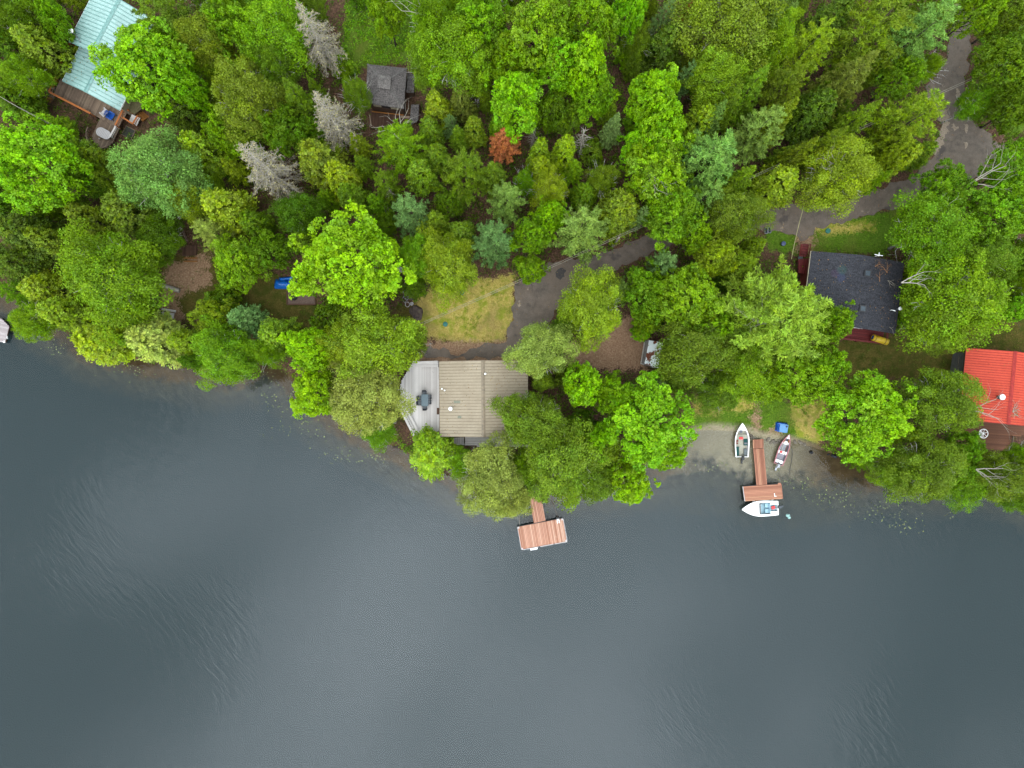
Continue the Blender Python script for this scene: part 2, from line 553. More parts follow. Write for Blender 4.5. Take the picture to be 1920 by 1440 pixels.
def tube(pts, rads, n=6, cap=True):
    vs, fs = [], []
    pts = [Vector(p) for p in pts]
    for i, p in enumerate(pts):
        a = pts[max(i - 1, 0)]; b = pts[min(i + 1, len(pts) - 1)]
        d = (b - a).normalized()
        x = d.orthogonal().normalized(); y = d.cross(x)
        for k in range(n):
            an = 2 * math.pi * k / n
            vs.append(p + (x * math.cos(an) + y * math.sin(an)) * rads[i])
    for i in range(len(pts) - 1):
        for k in range(n):
            fs.append((i * n + k, i * n + (k + 1) % n, (i + 1) * n + (k + 1) % n, (i + 1) * n + k))
    if cap:
        fs.append(tuple(range(n - 1, -1, -1)))
        fs.append(tuple((len(pts) - 1) * n + k for k in range(n)))
    return vs, fs

def merge(*parts):
    vs, fs = [], []
    for v, f in parts:
        o = len(vs)
        vs += list(v)
        fs += [tuple(i + o for i in q) for q in f]
    return vs, fs

def boxvf(c, sx, sy, sz, rz=0.0):
    """box with centre of base c"""
    c = Vector(c)
    ca, sa = math.cos(rz), math.sin(rz)
    vs = []
    for z in (0, sz):
        for x, y in ((-1, -1), (1, -1), (1, 1), (-1, 1)):
            lx, ly = x * sx / 2, y * sy / 2
            vs.append(c + Vector((lx * ca - ly * sa, lx * sa + ly * ca, z)))
    return vs, [(3, 2, 1, 0), (4, 5, 6, 7), (0, 1, 5, 4), (1, 2, 6, 5), (2, 3, 7, 6), (3, 0, 4, 7)]

def prism(poly, z0, z1):
    n = len(poly)
    vs = [Vector((p[0], p[1], z0)) for p in poly] + [Vector((p[0], p[1], z1)) for p in poly]
    fs = [tuple(range(n - 1, -1, -1)), tuple(range(n, 2 * n))]
    for i in range(n):
        fs.append((i, (i + 1) % n, n + (i + 1) % n, n + i))
    return vs, fs

def lathe(c, prof, n=14, axis='Z'):
    c = Vector(c)
    vs, fs = [], []
    for r_, z_ in prof:
        for k in range(n):
            a = 2 * math.pi * k / n
            vs.append(c + Vector((r_ * math.cos(a), r_ * math.sin(a), z_)))
    for i in range(len(prof) - 1):
        for k in range(n):
            fs.append((i * n + k, i * n + (k + 1) % n, (i + 1) * n + (k + 1) % n, (i + 1) * n + k))
    fs.append(tuple(range(n - 1, -1, -1)))
    fs.append(tuple((len(prof) - 1) * n + k for k in range(n)))
    return vs, fs
# ------------------------------------------------------------------ ground
ZONES = {   # photo outlines of the open ground
 'dry':   [[(772, 560), (800, 545), (868, 528), (965, 512), (966, 600), (945, 642), (880, 648), (806, 636), (776, 610)],
           [(1480, 752), (1545, 748), (1556, 800), (1536, 832), (1495, 815)],
           [(1302, 745), (1420, 742), (1420, 770), (1300, 778)],
           [(1515, 425), (1560, 420), (1640, 418), (1640, 432), (1540, 440)]],
 'lawn':  [[(1290, 770), (1420, 752), (1500, 752), (1535, 838), (1490, 822), (1440, 816), (1395, 806), (1282, 802)],
           [(1515, 428), (1620, 405), (1715, 378), (1705, 440), (1650, 478), (1515, 472)],
           [(648, 10), (800, -10), (806, 110), (690, 128), (640, 150)],
           [(1838, 60), (1930, 40), (1930, 250), (1880, 250), (1850, 190)],
           [(1430, 425), (1490, 432), (1510, 480), (1440, 470)]],
 'yard':  [[(1540, 650), (1600, 632), (1700, 632), (1810, 600), (1930, 560), (1930, 660), (1810, 662), (1790, 710), (1560, 715)],
           [(300, 480), (400, 465), (520, 515), (600, 560), (585, 640), (430, 560), (370, 600), (290, 612)],
           [(690, 600), (790, 560), (800, 640), (740, 650)]],
 'dirt':  [[(1413, 745), (1424, 745), (1424, 822), (1408, 822)], [(1440, 800), (1460, 806), (1470, 828), (1436, 826)],
           [(1055, 640), (1110, 640), (1180, 590), (1222, 630), (1210, 692), (1130, 694), (1068, 684)],
           [(310, 500), (390, 470), (400, 530), (330, 560), (345, 600), (300, 605)],
           [(1500, 430), (1530, 428), (1520, 470), (1490, 470)],
           [(786, 640), (985, 640), (985, 690), (770, 690)]],
}
def smooth_axis(lo, hi, step, far):
    a = list(np.arange(lo, hi + step * 0.5, step))
    s = step
    x = hi; out = []
    while x < far:
        s *= 1.6; x += s; out.append(x)
    s = step; x = lo; out2 = []
    while x > -far:
        s *= 1.6; x -= s; out2.append(x)
    return np.array(out2[::-1] + a + out)

gx = smooth_axis(-76, 76, 0.5, 900)
gy = smooth_axis(-42, 58, 0.5, 900)
GX, GY = np.meshgrid(gx, gy)
gz = terrain(GX.ravel(), GY.ravel())
gv = np.stack([GX.ravel(), GY.ravel(), gz], 1)
nx, ny = len(gx), len(gy)
ii, jj = np.meshgrid(np.arange(nx - 1), np.arange(ny - 1))
a0 = (jj * nx + ii).ravel()
gf = np.stack([a0, a0 + 1, a0 + nx + 1, a0 + nx], 1)

ZP = {k: [ppoly(p) for p in v] for k, v in ZONES.items()}
def zone_mask(kind, x, y, fall=1.5):
    m = np.zeros(np.shape(x))
    for poly in ZP[kind]:
        d = dist_line(poly, x, y, True)
        s = np.where(inside(poly, x, y), d, -d)
        m = np.maximum(m, np.clip(0.5 + s / (2 * fall), 0, 1))
    return m

def mat_ground():
    t = NT('ground')
    p = t.pos()
    big = t.noise(0.16, 4, 0.6, p)
    mid = t.noise(0.9, 5, 0.65, p)
    fine = t.noise(5.0, 4, 0.7, p)
    vfine = t.noise(16.0, 3, 0.7, p)
    litter = t.ramp(fine, [(0.25, rgb(54, 40, 32, .9)), (0.5, rgb(102, 76, 60, .9)), (0.75, rgb(146, 112, 88, .9))])
    moss = t.ramp(vfine, [(0.3, rgb(48, 62, 18, .7)), (0.7, rgb(88, 102, 34, .7))])
    litter = t.mix(t.ramp(mid, [(0.52, 0.0), (0.66, 0.75)]), litter, moss)
    at = t.n('ShaderNodeAttribute', attribute_name='zone', attribute_type='GEOMETRY')
    sp = t.n('ShaderNodeSeparateColor')
    t.l(at.outputs['Color'], sp.inputs[0])
    brk = t.math('MULTIPLY', t.math('SUBTRACT', t.math('ADD', t.math('MULTIPLY', mid, 0.6), t.math('MULTIPLY', fine, 0.4)), 0.5), 1.7)
    def edge(s):
        return t.ramp(t.math('ADD', s, brk), [(0.40, 0.0), (0.60, 1.0)])
    yard = t.ramp(fine, [(0.25, rgb(84, 74, 32, .72)), (0.55, rgb(112, 102, 46, .72)), (0.8, rgb(138, 112, 78, .72))])
    yard = t.mix(t.ramp(mid, [(0.45, 0.0), (0.6, 0.8)]), yard, rgb(76, 88, 26, .72))
    col = t.mix(edge(sp.outputs['Blue']), litter, yard)
    lawn = t.ramp(fine, [(0.25, rgb(70, 94, 22, .85)), (0.55, rgb(100, 134, 34, .85)), (0.8, rgb(146, 150, 70, .85))])
    lawn = t.mix(t.ramp(big, [(0.5, 0.0), (0.68, 0.6)]), lawn, rgb(130, 122, 58, .72))
    col = t.mix(edge(sp.outputs['Green']), col, lawn)
    dry = t.ramp(fine, [(0.2, rgb(142, 126, 54, 1.0)), (0.5, rgb(184, 164, 84, 1.0)), (0.8, rgb(212, 194, 122, 1.0))])
    dry = t.mix(t.ramp(mid, [(0.47, 0.0), (0.60, 0.85)]), dry, rgb(136, 148, 40, 1.0))
    dry = t.mix(t.ramp(big, [(0.48, 0.0), (0.62, 0.55)]), dry, rgb(152, 128, 84, .8))
    col = t.mix(edge(sp.outputs['Red']), col, dry)
    dirt = t.ramp(fine, [(0.25, rgb(112, 86, 66, 1.15)), (0.55, rgb(156, 124, 98, 1.15)), (0.8, rgb(192, 162, 136, 1.15))])
    col = t.mix(t.ramp(t.math('ADD', at.outputs['Alpha'], brk), [(0.42, 0.0), (0.58, 0.92)]), col, dirt)
    # lake margin and lake bed, by height
    sz = t.n('ShaderNodeSeparateXYZ'); t.l(p, sz.inputs[0])
    h = t.math('ADD', sz.outputs['Z'], t.math('MULTIPLY', t.math('SUBTRACT', t.math('ADD', mid, big), 1.0), 1.1))
    sand = t.ramp(fine, [(0.25, rgb(136, 124, 98, 1.0)), (0.6, rgb(172, 160, 132, 1.0)), (0.85, rgb(196, 184, 158, 1.0))])
    at2 = t.n('ShaderNodeAttribute', attribute_name='beach', attribute_type='GEOMETRY')
    wetm = t.ramp(mid, [(0.3, rgb(84, 66, 44, .75)), (0.7, rgb(120, 98, 66, .75))])
    shallow = t.mix(at2.outputs['Fac'], wetm, sand)
    col = t.mix(t.ramp(sz.outputs['Z'], [(0.10, 1.0), (0.22, 0.0)]), col, shallow)
    weedy = t.ramp(mid, [(0.3, rgb(70, 70, 62, .75)), (0.7, rgb(104, 104, 90, .75))])
    m = t.n('ShaderNodeMapRange'); m.inputs['From Min'].default_value = -0.36; m.inputs['From Max'].default_value = -0.85
    t.l(h, m.inputs['Value'])
    col = t.mix(m.outputs[0], col, weedy)
    m2 = t.n('ShaderNodeMapRange'); m2.inputs['From Min'].default_value = -0.55; m2.inputs['From Max'].default_value = -2.4
    t.l(h, m2.inputs['Value'])
    col = t.mix(m2.outputs[0], col, DEEP)
    t.bsdf(col, 0.95, 0, 0.1, t.bump(t.math('ADD', fine, t.math('MULTIPLY', vfine, 0.6)), 0.8, 0.12))
    return t.m
DEEP = (0.0160, 0.0305, 0.0345, 1)
gme = mesh_np('ground', gv, gf, mat_ground(), smooth=True)
zr = np.stack([zone_mask(k, gv[:, 0], gv[:, 1]) for k in ('dry', 'lawn', 'yard', 'dirt')], 1)
za = gme.attributes.new('zone', 'FLOAT_COLOR', 'POINT'); za.data.foreach_set('color', zr.astype(np.float32).ravel())
bx_ = np.exp(-((gv[:, 0] - 31) / 8.5) ** 4)
ba = gme.attributes.new('beach', 'FLOAT', 'POINT'); ba.data.foreach_set('value', bx_.astype(np.float32))
ground = tag(link(bpy.data.objects.new('ground', gme)), 'forest floor, lawns and lake bed', None, kind='structure')

# ------------------------------------------------------------------ lake
def mat_water():
    t = NT('lake water')
    # wind ripples: crests run from upper left to lower right, gusts come and go
    v1 = t.rotscale(R(48), (0.32, 1.0, 1))
    r1 = t.noise(2.1, 2.0, 0.45, v1, 0.25)
    r2 = t.noise(0.55, 1, 0.4, t.rotscale(R(30), (0.45, 1.0, 1)), 0.4)
    gust = t.ramp(t.noise(0.05, 3, 0.55, t.pos()), [(0.38, 0.6), (0.62, 1.15)])
    h = t.math('ADD', t.math('MULTIPLY', t.math('MULTIPLY', r1, gust), 0.55), t.math('MULTIPLY', r2, 0.25))
    bp = t.bump(h, 1.0, 0.06)
    fr = t.n('ShaderNodeFresnel'); fr.inputs['IOR'].default_value = 1.34
    t.l(bp, fr.inputs['Normal'])
    gl = t.n('ShaderNodeBsdfGlossy'); gl.inputs['Roughness'].default_value = 0.07
    t.l(bp, gl.inputs['Normal'])
    tr = t.n('ShaderNodeBsdfTransparent'); tr.inputs['Color'].default_value = (0.93, 0.95, 0.95, 1)
    mx = t.n('ShaderNodeMixShader')
    t.l(fr.outputs[0], mx.inputs[0]); t.l(tr.outputs[0], mx.inputs[1]); t.l(gl.outputs[0], mx.inputs[2])
    t.l(mx.outputs[0], t.out.inputs['Surface'])
    return t.m
lake = tag(link(bpy.data.objects.new('lake', mesh_py('lake', [(-900, -900, 0), (900, -900, 0), (900, 500, 0), (-900, 500, 0)], [(0, 1, 2, 3)], mat_water()))), 'grey green lake water', kind='structure')

# ------------------------------------------------------------------ driveway and road
def draped(name, px_pts, step, off, mat, rough=0.5, seed=1):
    rng = random.Random(seed)
    poly = ppoly(px_pts)
    pts = []
    n = len(poly)
    for i in range(n):
        a = Vector(poly[i]); b = Vector(poly[(i + 1) % n])
        k = max(1, int((b - a).length / (step * 0.5)))
        nrm = Vector((-(b - a).y, (b - a).x)).normalized()
        for j in range(k):
            pts.append(a.lerp(b, j / k) + nrm * (rng.uniform(-rough, rough) * 0.5 + rough * 0.5 * math.sin(j * 0.9 + i)))
    m = len(pts)
    arr = np.array([[p.x, p.y] for p in pts])
    xs = np.arange(arr[:, 0].min(), arr[:, 0].max(), step); ys = np.arange(arr[:, 1].min(), arr[:, 1].max(), step)
    XX, YY = np.meshgrid(xs, ys); XX = XX.ravel(); YY = YY.ravel()
    ok = inside(arr, XX, YY) & (dist_line(arr, XX, YY, True) > step * 0.45)
    allp = pts + [Vector((x, y)) for x, y in zip(XX[ok], YY[ok])]
    vv, ee, ff, *_ = mgeo.delaunay_2d_cdt(allp, [(i, (i + 1) % m) for i in range(m)], [], 1, 1e-4)
    va = np.array([[v.x, v.y] for v in vv])
    z = terrain(va[:, 0], va[:, 1]) + off
    me = mesh_py(name, np.column_stack([va, z]), [tuple(f) for f in ff], mat, True)
    return tag(link(bpy.data.objects.new(name, me)), kind='structure')

def mat_asphalt():
    t = NT('worn asphalt')
    p = t.pos()
    big = t.noise(0.22, 4, 0.6, p)
    mid = t.noise(1.1, 5, 0.7, p)
    fine = t.noise(9.0, 4, 0.75, p)
    col = t.ramp(mid, [(0.3, rgb(98, 88, 79, .95)), (0.7, rgb(134, 121, 109, .95))])
    col = t.mix(t.ramp(big, [(0.42, 0.0), (0.65, 0.6)]), col, rgb(140, 122, 106, .95))
    col = t.mix(t.ramp(fine, [(0.35, 0.3), (0.65, 0.0)]), col, rgb(60, 54, 50, .8))
    sand = t.ramp(t.noise(0.55, 6, 0.72, t.pos((1, 1, 1), 0.4)), [(0.62, 0.0), (0.68, 0.8)])
    col = t.mix(sand, col, rgb(178, 160, 138, .9))
    dark = t.ramp(t.noise(0.4, 3, 0.5, t.pos((1, 1, 1), 1.1)), [(0.30, 0.6), (0.36, 0.0)])
    col = t.mix(dark, col, rgb(74, 69, 67, .9))
    t.bsdf(col, 0.92, 0, 0.2, t.bump(fine, 0.5, 0.03))
    return t.m
M['asphalt'] = mat_asphalt()
DRIVE = [(964, 545), (985, 505), (1060, 488), (1150, 468), (1215, 440), (1290, 414), (1380, 400), (1480, 386), (1560, 386),
         (1640, 356), (1710, 330), (1752, 288), (1765, 235), (1742, 190), (1735, 165), (1772, 120), (1782, 60), (1778, -30),
         (1832, -30), (1824, 40), (1814, 120), (1806, 180), (1828, 230), (1868, 264), (1925, 285), (1925, 330), (1860, 332),
         (1782, 342), (1735, 364), (1702, 384), (1600, 412), (1530, 428), (1508, 452), (1480, 436), (1400, 430), (1310, 440),
         (1205, 482), (1120, 522), (1062, 560), (1030, 600), (990, 648), (985, 672), (870, 672), (794, 668), (794, 650), (830, 655),
         (862, 668), (880, 652), (945, 640), (962, 600)]
drive = draped('driveway', DRIVE, 0.8, 0.05, M['asphalt'], 0.35)
tag(drive, 'worn grey asphalt driveway winding between the trees')

def mat_sand():
    t = NT('pale gravel')
    f = t.noise(6, 5, 0.7, t.pos())
    t.bsdf(t.ramp(f, [(0.3, rgb(140, 122, 104, .75)), (0.7, rgb(196, 178, 156, .75))]), 0.95, 0, 0.1, t.bump(f, 0.6, 0.05))
    return t.m
M['gravel'] = mat_sand()
for nm, pts in (('gravel_patch', [(1762, 210), (1776, 200), (1780, 230), (1772, 258), (1760, 285), (1748, 290), (1752, 268), (1764, 245)]),
                ('gravel_patch', [(1790, 168), (1798, 172), (1804, 195), (1810, 206), (1802, 208), (1796, 190)]),
                ('gravel_patch', [(1806, 232), (1815, 236), (1813, 247), (1804, 244)]),
                ('gravel_patch', [(1782, 232), (1795, 236), (1790, 243), (1781, 240)]),
                ('gravel_patch', [(1806, 266), (1814, 270), (1812, 278), (1807, 272)])):
    o = draped(nm, pts, 0.35, 0.075, M['gravel'], 0.38, len(pts))
    tag(o, 'pale gravel patch on the road')
o = draped('tar_patch', [(1043, 508), (1052, 503), (1061, 506), (1058, 518), (1050, 526), (1042, 520)], 0.4, 0.075,
           mat_plain('fresh tar', rgb(76, 71, 68, .95), 0.9, 0.3, 6), 0.15, 3)
tag(o, 'dark tar patch on the driveway')
# ------------------------------------------------------------------ buildings
def frame_from(corners, z):
    """corners px: top-left, top-right, bottom-right, bottom-left of the eaves at height z -> centre, x-axis, y-axis, width, length"""
    q = [P(x, y, z) for x, y in corners]
    c = (q[0] + q[1] + q[2] + q[3]) / 4
    ax = ((q[1] - q[0]) + (q[2] - q[3])); w = ax.length / 2; ax.normalize()
    ay = Vector((-ax.y, ax.x, 0))
    l = ((q[0] - q[3]).dot(ay) + (q[1] - q[2]).dot(ay)) / 2
    return c, ax, ay, w, l

def gable_house(name, corners, eave_z, rise, label, roof_mat, seam_mat, wall_mat, pitch_ribs=0.45, over=0.45, floor_z=None, cap=True, seams=True):
    c, ax, ay, w, l = frame_from(corners, eave_z)
    gz_ = tz(c.x, c.y)
    base = Vector((c.x, c.y, min(gz_, floor_z if floor_z is not None else gz_) - 0.1))
    T = Thing(name, base, label, 'house')
    def L(x, y, z):
        return Vector((c.x, c.y, 0)) + ax * x + ay * y + Vector((0, 0, z))
    hw, hl = w / 2, l / 2
    iw, il = hw - over, hl - over
    slope = rise / hw
    wz = eave_z - 0.16 + slope * over
    z0 = base.z
    rz = eave_z + rise - 0.20
    wall = T.part('wall', [L(-iw, -il, z0), L(iw, -il, z0), L(iw, il, z0), L(-iw, il, z0),
                           L(-iw, -il, wz), L(iw, -il, wz), L(iw, il, wz), L(-iw, il, wz), L(0, -il, rz), L(0, il, rz)],
                  [(0, 1, 5, 8, 4), (1, 2, 6, 5), (2, 3, 7, 9, 6), (3, 0, 4, 7), (4, 8, 9, 7), (8, 5, 6, 9)], wall_mat)
    th = 0.13
    e, r_ = eave_z, eave_z + rise
    roof = T.part('roof', [L(-hw, -hl, e), L(0, -hl, r_), L(hw, -hl, e), L(-hw, hl, e), L(0, hl, r_), L(hw, hl, e),
                           L(-hw, -hl, e - th), L(0, -hl, r_ - th), L(hw, -hl, e - th), L(-hw, hl, e - th), L(0, hl, r_ - th), L(hw, hl, e - th)],
                  [(0, 1, 4, 3), (1, 2, 5, 4), (9, 10, 7, 6), (10, 11, 8, 7), (0, 6, 7, 1), (1, 7, 8, 2), (3, 4, 10, 9), (4, 5, 11, 10), (0, 3, 9, 6), (2, 8, 11, 5)], roof_mat)
    nrm = 0.02
    if seams:
        n = max(2, int(round(l / pitch_ribs)))
        for i in range(n + 1):
            y = -hl + 0.03 + (l - 0.06) * i / n
            T.beam('seam', L(-hw + 0.01, y, e + nrm), L(-0.12, y, r_ + nrm - 0.12 * slope), 0.075, 0.07, seam_mat, roof)
            T.beam('seam', L(hw - 0.01, y, e + nrm), L(0.12, y, r_ + nrm - 0.12 * slope), 0.075, 0.07, seam_mat, roof)
    if cap:
        cv = []
        for y in (-hl - 0.02, hl + 0.02):
            cv += [L(-0.24, y, r_ - 0.24 * slope + 0.06), L(0, y, r_ + 0.085), L(0.24, y, r_ - 0.24 * slope + 0.06)]
        T.part('ridge_cap', cv, [(0, 1, 4, 3), (1, 2, 5, 4)], seam_mat, roof)
    # fascia boards along the eaves
    for s in (-1, 1):
        T.beam('fascia', L(s * (hw + 0.02), -hl, e - 0.12), L(s * (hw + 0.02), hl, e - 0.12), 0.03, 0.2, 'brown_wall' if wall_mat != 'cream' else 'white_paint')
    T.L = L; T.hw = hw; T.hl = hl; T.iw = iw; T.il = il; T.e = e; T.r = r_; T.slope = slope; T.roof = roof; T.wall = wall; T.ax = ax; T.ay = ay; T.z0 = z0
    return T

def add_window(T, side, s, z, w, h):
    """side: -y,+y,-x,+x wall of a gable house"""
    if side in ('-y', '+y'):
        k = -1 if side == '-y' else 1
        f = lambda a, zz, d: T.L(s + a, k * (T.il + d), zz)
    else:
        k = -1 if side == '-x' else 1
        f = lambda a, zz, d: T.L(k * (T.iw + d), s + a, zz)
    win = T.part('window', *merge(*[boxvf_pts(f, a0, a1, z0_, z1_, 0.0, 0.07) for a0, a1, z0_, z1_ in
              ((-w / 2, w / 2, z, z + 0.07), (-w / 2, w / 2, z + h - 0.07, z + h), (-w / 2, -w / 2 + 0.07, z + 0.07, z + h - 0.07), (w / 2 - 0.07, w / 2, z + 0.07, z + h - 0.07))]), 'white_paint')
    T.part('pane', *boxvf_pts(f, -w / 2 + 0.07, w / 2 - 0.07, z + 0.07, z + h - 0.07, 0.0, 0.03), 'glass', win)

def boxvf_pts(f, a0, a1, z0, z1, d0, d1):
    vs = [f(a, z, d) for d in (d0, d1) for a, z in ((a0, z0), (a1, z0), (a1, z1), (a0, z1))]
    return vs, [(3, 2, 1, 0), (4, 5, 6, 7), (0, 1, 5, 4), (1, 2, 6, 5), (2, 3, 7, 6), (3, 0, 4, 7)]

def plank_deck(T, poly, z, ang, w, mat, gap=0.012, th=0.04, name='plank', parent=None, skirt=None, under='dark_wood'):
    """boards laid over a polygon (world xy list), running along angle ang"""
    d = Vector((math.cos(ang), math.sin(ang))); n = Vector((-d.y, d.x))
    pts = [Vector((p[0], p[1])) for p in poly]
    us = [p.dot(n) for p in pts]
    u = min(us)
    while u < max(us) - w * 0.3:
        um = u + w / 2
        hits = []
        for i in range(len(pts)):
            a, b = pts[i], pts[(i + 1) % len(pts)]
            ua, ub = a.dot(n), b.dot(n)
            if (ua > um) != (ub > um):
                hits.append(a.lerp(b, (um - ua) / (ub - ua)).dot(d))
        hits.sort()
        for k in range(0, len(hits) - 1, 2):
            if hits[k + 1] - hits[k] > 0.1:
                p0 = n * um + d * hits[k]; p1 = n * um + d * hits[k + 1]
                jz = random.uniform(-0.004, 0.004)
                T.beam(name, (p0.x, p0.y, z - th / 2 + jz), (p1.x, p1.y, z - th / 2 + jz), w - gap, th, mat, parent)
        u += w
    # joist frame below the boards
    vs, fs = prism([(p.x, p.y) for p in pts], z - th - 0.16, z - th - 0.012)
    return T.part('joist_frame', vs, fs, under)

def railing(T, pts, z, h, mat, post=0.09, every=1.5, rails=(1.0, 0.55), top_w=0.14, name='railing'):
    first = None
    for i in range(len(pts) - 1):
        a = Vector((pts[i][0], pts[i][1], z)); b = Vector((pts[i + 1][0], pts[i + 1][1], z))
        for k, f in enumerate(rails):
            up = Vector((0, 0, h * f))
            o = T.beam('handrail' if k == 0 else 'rail', a + up, b + up, top_w if k == 0 else 0.05, 0.05 if k == 0 else 0.09, mat)
        n = max(1, int((b - a).length / every))
        for j in range(n + (1 if i == len(pts) - 2 else 0)):
            p = a.lerp(b, j / n)
            T.beam('post', p + Vector((0, 0, -0.15)), p + Vector((0, 0, h - 0.03)), post, post, mat)

# ---- tan metal roofed house by the water
tan = gable_house('lake_house', [(823, 677), (989, 676), (991, 817), (825, 819)], 5.0, 1.5,
                  'lake house with a ribbed tan metal roof beside the pale grey deck', 'tan_metal', 'tan_seam', 'brown_wall', 0.39)
for s in (-2.4, 0.2, 2.6):
    add_window(tan, '-y', s, 2.6, 1.4, 1.2)
add_window(tan, '-x', 2.2, 2.5, 1.2, 1.3)
dr = tan.part('door', *boxvf_pts(lambda a, z, d: tan.L(-(tan.iw + d), -1.2 + a, z), -0.95, 0.95, 1.95, 4.05, 0, 0.06), 'glass')
tan.part('handle', *boxvf_pts(lambda a, z, d: tan.L(-(tan.iw + d), -1.2 + a, z), -0.05, 0.02, 2.9, 3.1, 0.06, 0.1), 'steel', dr)
def roof_pt(T, px, py, up=0.0):
    """point of a gable roof seen at a pixel"""
    z = T.e + 0.5
    for _ in range(8):
        p = P(px, py, z)
        x = (p - T.L(0, 0, 0)).dot(T.ax)
        z = T.r - abs(x) * T.slope
    p = P(px, py, z)
    return Vector((p.x, p.y, z + up))
q = roof_pt(tan, 846, 766)
tan.part('chimney', *lathe(q - Vector((0, 0, 0.2)), [(0.13, 0), (0.13, 1.15)]), 'steel', tan.roof, True)
tan.part('chimney_cap', *lathe(q + Vector((0, 0, 0.95)), [(0.10, 0), (0.25, 0.02), (0.25, 0.16), (0.05, 0.24)]), 'white_paint', tan.roof, True)
for px, py, s in ((910, 701, 0.13), (829, 729, 0.10), (834, 732, 0.09)):
    q = roof_pt(tan, px, py)
    tan.part('vent_pipe', *lathe(q - Vector((0, 0, 0.1)), [(s * .7, 0), (s * .7, 0.3), (s, 0.3), (s, 0.42)], 10), 'white_paint', tan.roof, True)
for x0, y0, x1, y1 in ((851, 751, 863, 757), (858, 779, 865, 785)):
    a = roof_pt(tan, x0, y0, 0.045); b = roof_pt(tan, x1, y0, 0.045); c_ = roof_pt(tan, x1, y1, 0.045); d_ = roof_pt(tan, x0, y1, 0.045)
    tan.part('roof_patch', [a, b, c_, d_] + [v - Vector((0, 0, .05)) for v in (a, b, c_, d_)], [(3, 2, 1, 0), (0, 1, 5, 4), (1, 2, 6, 5), (2, 3, 7, 6), (3, 0, 4, 7)][0:5],
             mat_plain('pale patch', rgb(160, 160, 135, .6), 0.5), tan.roof)
q0 = P(821, 771, 4.2); tan.part('awning_box', *boxvf(q0 - Vector((0, 0, .3)), 0.28, 0.85, 0.3), 'dark_wood')

DZ = 2.0
dpoly = [(775, 678), (822, 678), (828, 816), (778, 816), (748, 757), (752, 715)]
dw = [P(x, y, DZ) for x, y in dpoly]
dk = Thing('deck', P(795, 750, tz(*P(795, 750).xy)), 'pale weathered grey plank deck on the left of the tan roofed house', 'deck')
plank_deck(dk, [(p.x, p.y) for p in dw], DZ, R(90), 0.155, 'grey_wood')
w2 = [P(x, y, DZ - 0.06) for x, y in ((829, 812), (1000, 812), (1000, 835), (872, 835), (872, 818), (829, 818))]
plank_deck(dk, [(p.x, p.y) for p in w2[:1] + w2[1:4] + w2[4:]], DZ - 0.06, 0, 0.15, 'grey_wood')
for a, b in (((748, 757), (778, 816)),):
    railing(dk, [P(*a, DZ).xy, P(*b, DZ).xy], DZ, 0.95, 'grey_wood', top_w=0.28)
    pa, pb = P(*a, DZ), P(*b, DZ)
    ofs = Vector((0.55, 0.28, 0))
    dk.beam('bench_seat', pa + ofs + Vector((0, 0, .45)), pb + ofs + Vector((0, 0, .45)), 0.3, 0.05, 'grey_wood')
    dk.beam('bench_seat', pa + ofs * .42 + Vector((0, 0, .45)), pb + ofs * .42 + Vector((0, 0, .45)), 0.2, 0.05, 'grey_wood')
for k in range(3):
    a, b = P(780, 680.5 + k * 2.9, DZ + .5), P(822, 680.5 + k * 2.9, DZ + .5)
    dk.beam('bench_seat', a, b, 0.17, 0.05, 'grey_wood')
railing(dk, [P(776, 679, DZ).xy, P(822, 678, DZ).xy], DZ, 0.95, 'grey_wood')
railing(dk, [P(895, 835, DZ).xy, P(1000, 835, DZ).xy], DZ, 0.95, 'grey_wood', top_w=0.16)
for x, y in ((752, 757), (778, 812), (800, 814), (826, 814), (790, 690), (880, 827), (940, 827), (998, 827)):
    p = P(x, y, DZ)
    dk.beam('support_post', (p.x, p.y, tz(p.x, p.y) - 0.3), (p.x, p.y, DZ - 0.2), 0.14, 0.14, 'dark_wood')
sx0, sx1 = 848, 868
for k in range(6):
    x = sx0 + (sx1 - sx0) * k / 5
    zz = DZ - 0.15 - k * 0.2
    dk.beam('step', P(x, 820.5, zz), P(x, 832, zz), 0.26, 0.045, 'grey_wood')
railing(dk, [P(842, 833.5, DZ).xy, P(870, 833.5, DZ).xy], DZ - 0.9, 0.9, 'grey_wood', top_w=0.1)
dk.beam('stringer', P(846, 832, DZ - .25), P(870, 832, DZ - 1.3), 0.05, 0.22, 'grey_wood')

# ---- turquoise roofed house
def teal_part(label, name, corners, e, rise):
    return gable_house(name, corners, e, rise, label, 'teal_metal', 'teal_seam', 'cream', 0.50, 0.4)
def rect_from(o, ux, w, l):
    """pixel rectangle: bottom-left o, unit bottom-edge direction, width, length (px)"""
    u = Vector(ux).normalized(); v = Vector((u.y, -u.x))
    o = Vector(o)
    return [tuple(o + v * l), tuple(o + u * w + v * l), tuple(o + u * w), tuple(o)]
ud = (107.5, 55)
teal_lo = teal_part('lower wing of the turquoise metal roofed house beside the brown deck', 'lake_house', rect_from((116, 152), ud, 121, 88), 5.6, 1.15)
teal_hi = teal_part('taller wing of the turquoise metal roofed house at the top edge', 'lake_house', rect_from((128, 78), ud, 128, 110), 7.0, 1.4)
def adopt(dst, src):
    for ch in list(src.o.children):
        ch.location = ch.location + (src.b - dst.b); ch.parent = dst.o
for T in (teal_lo, teal_hi):
    add_window(T, '-y', -2.0, T.e - 1.9, 1.2, 1.1); add_window(T, '-y', 2.0, T.e - 1.9, 1.2, 1.1)
    add_window(T, '-x', 0.5, T.e - 1.9, 1.1, 1.1)
q = roof_pt(teal_hi, 139, 70)
mast = teal_lo
mb = P(134, 59, 8.4)
